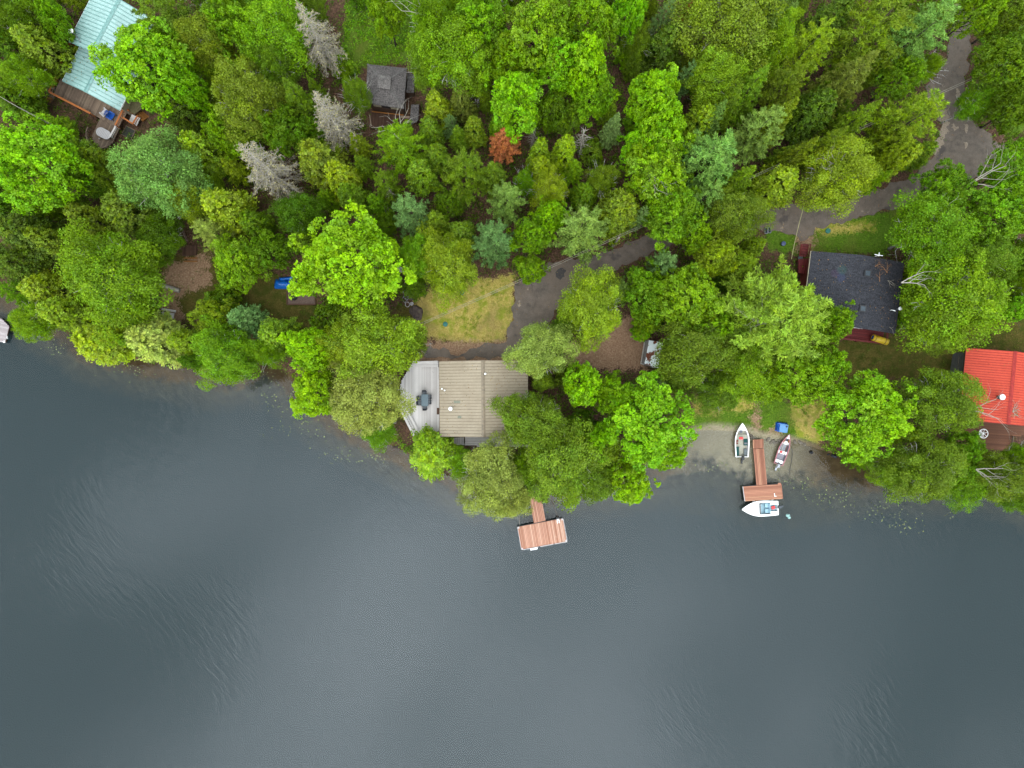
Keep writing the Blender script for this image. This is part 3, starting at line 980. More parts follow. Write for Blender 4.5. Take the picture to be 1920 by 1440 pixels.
teal_hi.part('dish_arm', *tube([roof_pt(teal_hi, 152, 80, 0.1), P(144, 68, 7.7), mb], [0.05, 0.05, 0.05], 6), 'steel', teal_hi.roof)
teal_hi.part('satellite_dish', *lathe(mb, [(0.05, 0), (0.28, 0.08), (0.32, 0.14), (0.26, 0.14), (0.04, 0.04)], 12), 'white_paint', teal_hi.roof, True)
adopt(teal_lo, teal_hi)
bpy.data.objects.remove(teal_hi.o)
teal_lo.o['label'] = 'house with two stepped turquoise metal roofs in the upper left corner'
TD = 2.9
td = Thing('deck', P(170, 190, 2.6), 'weathered brown plank deck with orange railing below the turquoise roof', 'deck')
def tdp(px, py): return P(px, py, TD)
tpoly = [(139, 88), (101, 178), (186, 221), (205, 231), (222, 240), (240, 207), (228, 200), (150, 92)]
plank_deck(td, [tdp(*p).xy for p in tpoly], TD, math.atan2(-33, -15) + math.pi, 0.19, 'dull_wood')
railing(td, [tdp(140, 86).xy, tdp(101, 178).xy, tdp(178, 218).xy], TD, 1.0, 'orange_wood', top_w=0.24)
railing(td, [tdp(240, 208).xy, tdp(224, 240).xy], TD, 1.0, 'orange_wood', top_w=0.24)
for p in ((101, 178), (140, 199), (178, 218), (222, 238), (238, 209), (120, 130)):
    q = tdp(*p); td.beam('support_post', (q.x, q.y, tz(q.x, q.y) - .3), (q.x, q.y, TD - .2), 0.15, 0.15, 'dark_wood')
# round platform below
RZ = 2.5
rp = Thing('round_deck', G(196, 252), 'rounded brown plank platform holding the white oval table', 'deck')
circ = []
ctr = Vector((197, 249)); u = Vector(ud).normalized(); v = Vector((-u.y, u.x))
outl = [ctr - u * 20 - v * 22, ctr + u * 20 - v * 22]
for k in range(0, 13):
    a = math.pi * k / 12
    outl.append(ctr + u * 21 * math.cos(a) + v * (6 + 22 * math.sin(a)))
plank_deck(rp, [P(p.x, p.y, RZ).xy for p in outl], RZ, math.atan2(-33, -15) + math.pi, 0.19, 'dull_wood')
ring = [ctr + u * 26 * math.cos(a) + v * (6 + 27 * math.sin(a)) for a in [math.pi * k / 10 for k in range(2, 11)]]
railing(rp, [P(p.x, p.y, RZ).xy for p in ring], RZ, 0.8, 'dull_wood', top_w=0.13, every=1.2)
wr = [P(224, 241, RZ).xy, P(214, 260, RZ).xy]
railing(rp, wr, RZ, 0.9, 'grey_wood', top_w=0.22)
for k in range(0, 13, 3):
    q = P(outl[2 + k].x, outl[2 + k].y, RZ); rp.beam('support_post', (q.x, q.y, tz(q.x, q.y) - .3), (q.x, q.y, RZ - .2), 0.15, 0.15, 'dark_wood')
# stairs right of it with landing
st = Thing('stairs', G(270, 215), 'orange timber stairs with a pale landing right of the brown deck', 'stairs')
land = [(247, 214), (262, 221), (256, 237), (240, 228)]
LZ = 2.75
plank_deck(st, [P(x, y, LZ).xy for x, y in land], LZ, math.atan2(-33, -15) + math.pi, 0.17, 'grey_wood')
railing(st, [P(240, 206, LZ).xy, P(249, 213, LZ).xy], LZ, 0.95, 'orange_wood', top_w=.2)
railing(st, [P(237, 225, LZ).xy, P(256, 237, LZ).xy, P(265, 222, LZ).xy], LZ, 0.95, 'orange_wood', top_w=.2)
for k in range(7):
    f = k / 6
    a = Vector((258, 219)).lerp(Vector((276, 207)), f); b = a + Vector((11, 7))
    a = a + Vector((-1, -3))
    st.beam('step', P(a.x, a.y, LZ - .15 - k * .17), P(b.x, b.y, LZ - .15 - k * .17), 0.3, 0.05, 'orange_dull')
for of in ((-1, -3), (11, 7)):
    a = Vector((256, 220)) + Vector(of); b = Vector((279, 205)) + Vector(of)
    st.beam('stringer', P(a.x, a.y, LZ - .2), P(b.x, b.y, LZ - 1.5), 0.06, 0.25, 'orange_dull')
s2 = Thing('steps', G(92, 180), 'small weathered steps with orange treads left of the brown deck', 'stairs')
for k in range(4):
    a = Vector((100, 176)) + Vector((-3.2, 4.0)) * k
    s2.beam('step', P(a.x - 7, a.y - 3, TD - .3 - k * .2), P(a.x + 5, a.y + 3, TD - .3 - k * .2), .28, .05, 'orange_dull' if k > 1 else 'dull_wood')
for sx_, sy_ in ((-7, -3), (5, 3)):
    s2.beam('stringer', P(100 + sx_, 176 + sy_, TD - .35), P(89 + sx_, 190 + sy_, TD - 1.2), .05, .22, 'dull_wood')
hut = [(91, 152), (103, 152), (101, 170), (88, 172)]
crate = Thing('timber_frame', G(95, 162), 'weathered open timber frame against the brown deck railing', 'frame')  # plain open timber frame of posts, top rails and slats
for i in range(4):
    a, b = hut[i], hut[(i + 1) % 4]
    crate.beam('top_rail', P(*a, 2.2), P(*b, 2.2), .1, .1, 'dull_wood')
    q = P(*a, 2.2); crate.beam('post', (q.x, q.y, tz(q.x, q.y) - .1), q, .1, .1, 'dull_wood')
for f in (.35, .65):
    crate.beam('slat', P(91 - 3 * f, 152 + 20 * f, 2.26), P(103 - 2 * f, 152 + 18 * f, 2.26), .12, .04, 'dull_wood')
# olive canopy right of the lower roof
cz = 3.6
cv = [P(x, y, z) for x, y, z in ((241, 174, cz + .3), (268, 190, cz), (277, 196, cz - .3), (252, 214, cz - .3), (228, 203, cz + .2))]
can = Thing('canopy', G(252, 195), 'olive canvas canopy between the turquoise roof and the orange stairs', 'canopy')
can.part('canvas', cv + [p - Vector((0, 0, .04)) for p in cv], [(4, 3, 2, 1, 0), (5, 6, 7, 8, 9)] + [(i, (i + 1) % 5, 5 + (i + 1) % 5, 5 + i) for i in range(5)], 'olive_canvas')
for p in cv:
    can.beam('pole', (p.x, p.y, tz(p.x, p.y) - .1), (p.x, p.y, p.z - .02), .05, .05, 'dull_wood')
# lower landing glass-dark panel beside the round deck
gpan = [(237, 236), (254, 245), (246, 262), (228, 252)]
hb = Thing('cellar_cover', G(241, 249), 'dark flat cellar cover between round platform and stairs', 'cover')
gp = [P(x, y, 1.9) for x, y in gpan]
hb.part('lid', *prism([p.xy for p in gp], 1.82, 1.9), mat_plain('dark felt', rgb(66, 66, 54, .7), .8))
for i in range(4):
    hb.beam('frame_edge', gp[i] + Vector((0, 0, .03)), gp[(i + 1) % 4] + Vector((0, 0, .03)), .08, .06, 'dull_wood')
    hb.beam('leg', (gp[i].x, gp[i].y, tz(gp[i].x, gp[i].y) - .1), gp[i] - Vector((0, 0, .08)), .1, .1, 'dull_wood')

# ---- grey cabin with hipped roof and cupola
def hip(T, name, q, e, rise, mat, parent=None, flat=0.0):
    c = sum(q, Vector()) / 4
    top = [Vector((c.x + (p.x - c.x) * flat, c.y + (p.y - c.y) * flat, e + rise)) for p in q]
    vs = [Vector((p.x, p.y, e - .1)) for p in q] + [Vector((p.x, p.y, e)) for p in q] + top
    fs = [(3, 2, 1, 0)] + [(i, (i + 1) % 4, 4 + (i + 1) % 4, 4 + i) for i in range(4)] + [(4 + i, 4 + (i + 1) % 4, 8 + (i + 1) % 4, 8 + i) for i in range(4)] + [(8, 9, 10, 11)]
    return T.part(name, vs, fs, mat, parent)
def ccw(q): 
    return q if sum(q[i].x * q[(i + 1) % 4].y - q[(i + 1) % 4].x * q[i].y for i in range(4)) > 0 else q[::-1]
ce = 5.6
cq = ccw([P(x, y, ce) for x, y in ((689, 120), (763, 128), (757, 204), (685, 193))])
cb = Thing('cabin', G(728, 175), 'small grey shingled hip roof cabin with a square cupola', 'cabin')
croof = hip(cb, 'roof', cq, ce, 0.85, 'grey_shingle', None, .30)
cc = sum(cq, Vector()) / 4
def inset(q, k, z): return [Vector((cc.x + (p.x - cc.x) * k, cc.y + (p.y - cc.y) * k, z)) for p in q]
wq = inset(cq, .86, 0)
cb.part('wall', *prism([p.xy for p in wq], G(728, 175).z - .2, ce - .12), 'brown_wall')
cup = cb.part('cupola', *prism([p.xy for p in inset(cq, .22, 0)], ce + 0.5, ce + 1.2), 'dark', croof)
hip(cb, 'cupola_roof', inset(cq, .33, 0), ce + 1.22, .35, mat_shingle('lichened shingle', rgb(108, 102, 98, .62), rgb(138, 130, 125, .62), rgb(184, 180, 170, .65), R(6)), croof, .02)
# hip ridges
for i in range(4):
    a = cq[i] + Vector((0, 0, .03)); b = inset(cq, .32, ce + 0.83)[i]
    cb.beam('hip_ridge', a, b, .2, .04, mat_plain('lichened ridge', rgb(124, 118, 113, .62), .9, .4, 5) if i == 0 else bpy.data.materials['lichened ridge'], croof)
# front wall windows
wa, wb = P(703, 198, ce - .3), P(752, 206, ce - .3)
sq = sorted(wq, key=lambda p: p.y)[:2]; sq.sort(key=lambda p: p.x)
fa, fb = sq
fd = (fb - fa); fn = Vector((fd.y, -fd.x, 0)).normalized()
def FL(a, z, d): return fa + fd * a + fn * d + Vector((0, 0, z))
for a0, a1, mt, nm in ((.10, .34, 'cream', 'shutter'), (.36, .62, 'glass', 'window'), (.64, .88, 'cream', 'shutter')):
    cb.part(nm, *boxvf_pts(FL, a0, a1, ce - 1.5, ce - .55, 0, .06), mt)
cdz = G(720, 215).z + .5
cd = Thing('porch_deck', G(725, 222), 'dark brown plank porch below the grey hip roof cabin', 'deck')
plank_deck(cd, [P(x, y, cdz).xy for x, y in ((694, 208), (757, 213), (765, 236), (757, 248), (694, 240))], cdz, R(84), .16, 'dark_wood')
cd.beam('edge_board', P(697, 209, cdz + .06), P(757, 216, cdz + .06), .14, .08, 'orange_dull')
cd.beam('edge_board', P(693, 215, cdz + .05), P(696, 236, cdz + .05), .14, .08, 'dull_wood')
cd.beam('step_board', P(751, 219, cdz + .1), P(768, 220, cdz + .1), .3, .05, 'dull_wood')
le = 4.4
lq = [P(x, y, z) for x, y, z in ((764, 136, le), (778, 140, le - .35), (776, 174, le - .35), (762, 173, le))]
ln = Thing('lean_to', G(766, 160), 'narrow grey lean-to roof on the right side of the cabin', 'shed')
ln.part('roof', lq + [p - Vector((0, 0, .1)) for p in lq], [(3, 2, 1, 0), (4, 5, 6, 7)] + [(i, (i + 1) % 4, 4 + (i + 1) % 4, 4 + i) for i in range(4)], 'grey_shingle')
gl_ = G(766, 160).z
cl_ = sum(lq, Vector()) / 4
lw = [Vector((cl_.x + (p.x - cl_.x) * .85, cl_.y + (p.y - cl_.y) * .9, 0)) for p in lq]
ln.part('wall', *prism([p.xy for p in lw[::-1]], gl_ - .2, le - .5), 'brown_wall')
b1 = ln.part('door', *boxvf(P(768, 181, gl_), .9, .06, 1.8), 'dark_wood')
se = 3.6
sq2 = [P(x, y, se) for x, y in ((771, 196), (786, 196), (784, 226), (767, 236))]
sm = Thing('woodshed', G(775, 218), 'small flat grey shed roof half hidden by the cedar beside the cabin porch', 'shed')
sm.part('roof', *prism([p.xy for p in sq2[::-1]], se - .1, se), 'grey_shingle')
for p in sq2:
    sm.beam('post', (p.x, p.y, tz(p.x, p.y) - .1), (p.x, p.y, se - .1), .12, .12, 'dark_wood')

# ---- black shingled cottage
be = 5.2
marks = []
blk_c = [(1521, 471), (1696, 492), (1678, 626), (1504, 604)]
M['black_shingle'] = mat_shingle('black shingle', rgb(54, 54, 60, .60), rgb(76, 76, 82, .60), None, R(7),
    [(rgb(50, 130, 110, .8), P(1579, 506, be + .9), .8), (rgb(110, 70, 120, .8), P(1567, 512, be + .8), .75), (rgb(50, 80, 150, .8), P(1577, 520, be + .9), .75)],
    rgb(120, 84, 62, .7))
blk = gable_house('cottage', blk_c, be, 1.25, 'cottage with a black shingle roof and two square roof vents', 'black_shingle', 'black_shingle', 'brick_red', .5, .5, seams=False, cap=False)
c0 = blk
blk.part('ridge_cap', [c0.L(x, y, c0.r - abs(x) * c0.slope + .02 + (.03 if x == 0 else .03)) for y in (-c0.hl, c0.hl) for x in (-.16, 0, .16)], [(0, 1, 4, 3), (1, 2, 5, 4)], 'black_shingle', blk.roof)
for px, py in ((1625, 513), (1616, 579)):
    q = roof_pt(blk, px, py, -.05)
    v_ = blk.part('roof_vent', *merge(boxvf(q, .72, .72, .3, -R(7)), boxvf(q + Vector((0, 0, .30)), .86, .86, .06, -R(7))), 'dark', blk.roof)
    blk.part('vent_lid', *boxvf(q + Vector((0, 0, .362)), .56, .56, .03, -R(7)), mat_plain('vent lid', rgb(66, 78, 88, .8), .3), v_)
q = roof_pt(blk, 1681, 580, -.1)
blk.part('chimney', *lathe(q, [(.13, 0), (.13, .9)], 12), 'steel', blk.roof, True)
blk.part('chimney_cap', *lathe(q + Vector((0, 0, .9)), [(.1, 0), (.24, .03), (.24, .14), (.05, .2)], 12), 'white_paint', blk.roof, True)
q = roof_pt(blk, 1669, 582, 0)
blk.part('goose_neck', *tube([q, q + Vector((0, 0, .45)), q + Vector((.1, -.05, .6)), q + Vector((.3, -.12, .6)), q + Vector((.4, -.15, .45))], [.06] * 5, 7), 'white_paint', blk.roof, True)
q = roof_pt(blk, 1641, 481, 0)
blk.part('aerial', *merge(tube([q, q + Vector((0, .0, .9))], [.03, .03], 6), tube([q + Vector((-.5, .1, .85)), q + Vector((.5, -.05, .85))], [.05, .05], 6), tube([q + Vector((.1, .35, .8)), q + Vector((0, -.1, .88))], [.05, .05], 6)), 'white_paint', blk.roof)
blk.beam('barge_board', blk.L(-blk.hw - .05, -blk.hl * .2, be + .0), blk.L(-blk.hw - .05, blk.hl, be + .0), .06, .2, 'cream')
add_window(blk, '-y', -2.5, 2.8, 1.4, 1.1); add_window(blk, '-y', 2.2, 2.8, 1.4, 1.1); add_window(blk, '+x', 0, 2.8, 1.2, 1.0)
bd = Thing('porch_deck', G(1630, 632), 'maroon plank deck below the black shingled cottage', 'deck')
bz = 2.2
plank_deck(bd, [P(x, y, bz).xy for x, y in ((1560, 602), (1658, 614), (1656, 645), (1560, 634))], bz, math.atan2(-12, 98), .15, 'maroon', under='maroon')
railing(bd, [P(1560, 634, bz).xy, P(1656, 645, bz).xy, P(1658, 618, bz).xy], bz, .9, 'maroon', top_w=.2)
for p in ((1562, 633), (1610, 639), (1655, 644)):
    q = P(*p, bz); bd.beam('support_post', (q.x, q.y, tz(q.x, q.y) - .2), (q.x, q.y, bz - .2), .14, .14, 'maroon')
be2 = Thing('entry_deck', G(1505, 505), 'maroon entry deck at the upper left corner of the black roofed cottage', 'deck')
plank_deck(be2, [P(x, y, 2.6).xy for x, y in ((1497, 486), (1519, 484), (1518, 514), (1497, 512))], 2.6, R(80), .15, 'maroon', under='maroon')
for p in ((1499, 488), (1499, 510), (1516, 487), (1516, 511)):
    q = P(*p, 2.6); be2.beam('post', (q.x, q.y, tz(q.x, q.y) - .2), (q.x, q.y, 2.4), .12, .12, 'maroon')
be2.beam('door_mat', P(1496.5, 482, 2.5), P(1505.5, 482.5, 2.5), .45, .05, mat_plain('grey mat', rgb(92, 98, 100, .7), .9))
bs = Thing('stairs', G(1506, 470), 'maroon wooden stairs with thick treads leading up to the black roofed cottage', 'stairs')
for k in range(5):
    f = k / 4
    z_ = 3.3 - .2 * k
    a = Vector((1504.5, 459)).lerp(Vector((1501, 479)), f)
    bs.beam('step', P(a.x, a.y, z_), P(a.x + 10.5, a.y + .8, z_), .30, .06, 'maroon')
    bs.beam('riser', P(a.x, a.y + 2.0, z_ - .14), P(a.x + 10.5, a.y + 2.8, z_ - .14), .04, .22, 'maroon')
for dx in (-.8, 11.2):
    bs.beam('stringer', P(1504.5 + dx, 458, 3.35), P(1501 + dx, 480, 2.45), .07, .26, 'brick_red')
    bs.beam('handrail', P(1503.5 + dx * 1.5, 458, 4.1), P(1500 + dx * 1.5, 480, 3.3), .1, .06, 'maroon')
    for f in (0, 1):
        a = Vector((1503.5, 458)).lerp(Vector((1500, 480)), f)
        bs.beam('post', P(a.x + dx * 1.3, a.y, 2.4), P(a.x + dx * 1.5, a.y, 4.1 - .8 * f), .09, .09, 'maroon')

# ---- red metal roofed house
red = gable_house('lake_house', [(1811, 653), (1968, 667), (1956, 803), (1799, 786)], 4.6, 1.35,
                  'house with a bright red ribbed metal roof at the right edge', 'red_metal', 'red_seam', 'grey_wall', .32)
add_window(red, '-x', 1, 2.4, 1.1, 1.1); add_window(red, '-y', -2, 2.4, 1.4, 1.2)
q = roof_pt(red, 1878, 744, -.1)
red.part('chimney', *lathe(roof_pt(red, 1871, 745, -.1), [(.16, 0), (.16, .3), (.25, .3), (.25, .42)], 12), 'dark', red.roof, True)
red.part('flue', *lathe(roof_pt(red, 1871, 745, .1), [(.11, 0), (.11, 1.05)], 12), 'steel', red.roof, True)
q = roof_pt(red, 1871, 745, 1.1)
red.part('chimney_cap', *lathe(P(1879, 744.5, q.z), [(.12, 0), (.36, .03), (.36, .10), (.05, .22)], 16), 'white_paint', red.roof, True)
red.part('cap_stay', *tube([roof_pt(red, 1871, 745, .9), P(1879, 744.5, q.z)], [.1, .1], 8), 'steel', red.roof)
acp = Thing('utility_shed', G(1806, 682), 'small grey lean-to box against the left side of the red roofed house', 'shed')
acp.part('body', *prism([P(x, y, 2.6).xy for x, y in ((1797, 697), (1810, 697), (1811, 669), (1798, 668))], tz(*P(1806, 682, 2.6).xy) - .2, 2.6), 'grey_wall')
acp.part('lid', *prism([P(x, y, 2.7).xy for x, y in ((1796, 698), (1809, 698), (1811, 668), (1797, 667))], 2.61, 2.7), 'concrete')
acp.part('hatch', *prism([P(x, y, 2.72).xy for x, y in ((1807.5, 690), (1810, 690), (1811, 675), (1808.5, 675))], 2.70, 2.76), 'dark')
rd = Thing('deck', G(1850, 818), 'red brown plank deck below the red metal roof', 'deck')
rz_ = 1.7
plank_deck(rd, [P(x, y, rz_).xy for x, y in ((1795, 782), (1965, 795), (1960, 815), (1897, 818), (1893, 846), (1790, 838))], rz_, math.atan2(-11, 160), .17, 'deck_red')
for p in ((1795, 836), (1840, 841), (1890, 844), (1950, 812)):
    q = P(*p, rz_); rd.beam('support_post', (q.x, q.y, tz(q.x, q.y) - .3), (q.x, q.y, rz_ - .2), .14, .14, 'dark_wood')
railing(rd, [P(1897, 818, rz_).xy, P(1893, 846, rz_).xy], rz_, .35, 'dull_wood', top_w=.1)

# ---- rusty white shed
sh = Thing('shed', G(1220, 660), 'small white shed with rust patched roof beside the bare dirt', 'shed')
zs, zr_ = 2.6, 3.5
ql = [P(1210, 639, zs), P(1203, 681, zs)]
qr = [P(1217, 638, zr_), P(1208.5, 682, zr_)]
qe = [P(1243, 642, zs), P(1234, 690, zs)]
gsh = G(1220, 660).z
dn = Vector((0, 0, .07))
sh.part('roof', [ql[0], qr[0], qr[1], ql[1]] + [p - dn for p in (ql[0], qr[0], qr[1], ql[1])], [(0, 1, 2, 3)[::-1], (4, 5, 6, 7)] + [(i, (i + 1) % 4, 4 + (i + 1) % 4, 4 + i) for i in range(4)], mat_plain('pale grey sheet', rgb(168, 164, 160, .68), .5, .1))
r2 = sh.part('rusty_roof', [qr[0], qe[0], qe[1], qr[1]] + [p - dn for p in (qr[0], qe[0], qe[1], qr[1])], [(0, 1, 2, 3)[::-1], (4, 5, 6, 7)] + [(i, (i + 1) % 4, 4 + (i + 1) % 4, 4 + i) for i in range(4)], 'rusty_white')
r2['label'] = 'roof slope with rust brown and peeling white patches'
for k in range(1, 4):
    f = k / 4
    sh.beam('sheet_joint', ql[0].lerp(ql[1], f) + dn * .4, qr[0].lerp(qr[1], f) + dn * .4, .04, .03, 'concrete')
wv = [ql[0].lerp(qe[0], .06), ql[0].lerp(qe[0], .94), ql[1].lerp(qe[1], .94), ql[1].lerp(qe[1], .06)]
sh.part('wall', *prism([p.xy for p in wv[::-1]], gsh - .2, zs - .1), 'white_paint')
sh.part('gable', [ql[1].lerp(qe[1], .06) - dn * 1.5, ql[1].lerp(qe[1], .94) - dn * 1.5, qr[1] - dn * 3], [(0, 1, 2)], 'white_paint')
dd = sh.part('door', *boxvf(ql[1].lerp(qe[1], .5) + Vector((0, -.04, gsh - zs)), .9, .05, 1.8, -.1), 'dull_wood')
# ------------------------------------------------------------------ docks
def dock_float(T, zt, mat):
    pass
DKZ = 0.55
dA = Thing('dock', P(1017, 1000, 0), 'faded cedar plank dock with a broad square end below the tan roofed house', 'dock')
g4 = [(992, 930), (1013.5, 926), (1023, 976), (1001, 981)]
plank_deck(dA, [P(x, y, DKZ + .05).xy for x, y in g4], DKZ + .05, math.atan2(50, -9.3), .20, 'dock_wood', .03)
p4 = [(971, 988), (1055, 972), (1062.5, 1015), (978, 1030)]
plank_deck(dA, [P(x, y, DKZ).xy for x, y in p4], DKZ, math.atan2(43, -7.3), .18, 'dock_wood', .03)
def edge(T, a, b, z, mat='white_plastic', w=.06, t=.14, n='bumper'):
    T.beam(n, P(a[0], a[1], z), P(b[0], b[1], z), w, t, mat)
edge(dA, (979.5, 1031), (1010, 1025.5), DKZ - .02); edge(dA, (1013, 1025), (1038, 1020.3), DKZ - .02); edge(dA, (1040, 1020), (1063.5, 1015.8), DKZ - .02)
edge(dA, (1055.8, 973), (1060, 994), DKZ); edge(dA, (1060.3, 996), (1063.5, 1014.5), DKZ); edge(dA, (970.3, 988.5), (977.3, 1029), DKZ)
for x, y in ((972, 989), (979, 1029), (1054, 973.5), (1061.5, 1013.5)):
    dA.part('corner_cap', *boxvf(P(x, y, DKZ - .05), .22, .22, .16, .18), 'white_plastic')
dA.part('swim_step', *boxvf(P(1001, 1029, DKZ - .18), .95, .22, .12, .18), 'white_paint')
lad = dA.part('ladder', *merge(boxvf(P(1044.5, 976, DKZ), .10, .55, .5, .18), boxvf(P(1048, 975.3, DKZ), .10, .55, .5, .18), boxvf(P(1046.2, 974, DKZ + .2), .35, .22, .3, .18)), 'white_paint')
dA.part('winch', *boxvf(P(1045.5, 970.5, .2), .42, .3, .5, .18), 'dark')
for a, b in ((p4[0], p4[1]), (p4[3], p4[2])):
    f0 = Vector(a).lerp(Vector(b), .03); f1 = Vector(a).lerp(Vector(b), .97)
    inw = Vector((3, 7)) if a == p4[0] else Vector((-2, -7))
    dA.beam('float', P(f0.x + inw.x * .6, f0.y + inw.y * .6, .12), P(f1.x + inw.x * .6, f1.y + inw.y * .6, .12), .55, .42, 'dark')
dA.beam('fascia', P(970.5, 987.2, .42), P(1055, 971, .42), .05, .2, 'dark')  # black strip: shaded side of the platform put into its colour
for x, y in ((993, 932), (1012.5, 929)):
    q = P(x, y, .3); dA.beam('post', (q.x, q.y, tz(q.x, q.y) - .4), (q.x, q.y, .42), .1, .1, 'dark')
pad = Thing('concrete_pad', G(1003, 920), 'small concrete landing pad at the shore end of the faded dock', 'pad')
pad.part('slab', *prism([P(x, y, .6).xy for x, y in ((990, 928.5), (1013, 924.5), (1011, 908), (988, 910))], -.5, .6), 'concrete')

dB = Thing('dock', P(1430, 922, 0), 'narrow reddish plank dock with a T shaped end between two beached boats', 'dock')
h0 = [(1412, 824.5), (1431.5, 823), (1432, 840.2), (1413, 841.5)]
h1 = [(1413.3, 842), (1432, 841), (1438.5, 908.5), (1419, 910)]
plank_deck(dB, [P(x, y, .70).xy for x, y in h0], .70, R(91), .18, 'tdock_wood', .03)
plank_deck(dB, [P(x, y, .62).xy for x, y in h1], .62, math.atan2(67, -6), .18, 'tdock_wood', .03)
h2 = [(1393, 911.5), (1464, 906.5), (1467, 935), (1397, 940)]
plank_deck(dB, [P(x, y, .58).xy for x, y in h2], .58, math.atan2(4.5, 71), .18, 'tdock_wood', .03)
edge(dB, (1392.6, 912), (1396.4, 939.5), .57, w=.06); edge(dB, (1464.5, 907.5), (1467.4, 934.5), .56, 'tdock_wood', .06)
edge(dB, (1393, 911.2), (1464, 906), .40, 'dark', .05, .3, 'fascia')
for a, b in ((h1[0], h1[3]),):
    edge(dB, (a[0] - .6, a[1]), (b[0] - .6, b[1]), .40, 'dark', .05, .3, 'fascia')
dB.part('cleat', *merge(boxvf(P(1452, 928, .58), .07, .42, .12, .1), boxvf(P(1454, 930.3, .58), .3, .05, .05, .05)), 'white_paint')
for x, y in ((1400, 918), (1460, 913), (1403, 934), (1461, 930), (1416, 852), (1430, 851), (1420, 890), (1434, 890)):
    q = P(x, y, .4); dB.beam('post', (q.x, q.y, tz(q.x, q.y) - .3), (q.x, q.y, .4), .1, .1, 'dark')
for x, y in ((1413, 940), (1448, 936.5)):
    vs, fs = lathe(P(x, y, .2), [(.05, -.3), (.13, -.22), (.14, .12), (.08, .22)], 10)
    single('fender', vs, fs, 'white_plastic', 'white boat fender at the %s end between the T dock and the moored white boat' % ('left' if x < 1430 else 'right'), 'fender', 'fenders between dock and moored boat', True)
dC = Thing('dock', P(0, 620, 0), 'pale plank dock corner under overhanging birch at the left edge', 'dock')
plank_deck(dC, [P(x, y, .5).xy for x, y in ((-30, 590), (2, 597), (17, 612), (9.5, 643), (-30, 634))], .5, math.atan2(-8, 38), .16, 'pale_dock')
dC.part('corner_cap', *boxvf(P(9, 641, .4), .22, .22, .16, .3), 'white_paint')
dC.part('post', *lathe(P(14.5, 639, -.6), [(.11, 0), (.11, 1.0)], 10), 'dark')
dC.part('bracket', *boxvf(P(14, 632, .35), .06, .5, .12, .1), 'white_paint')

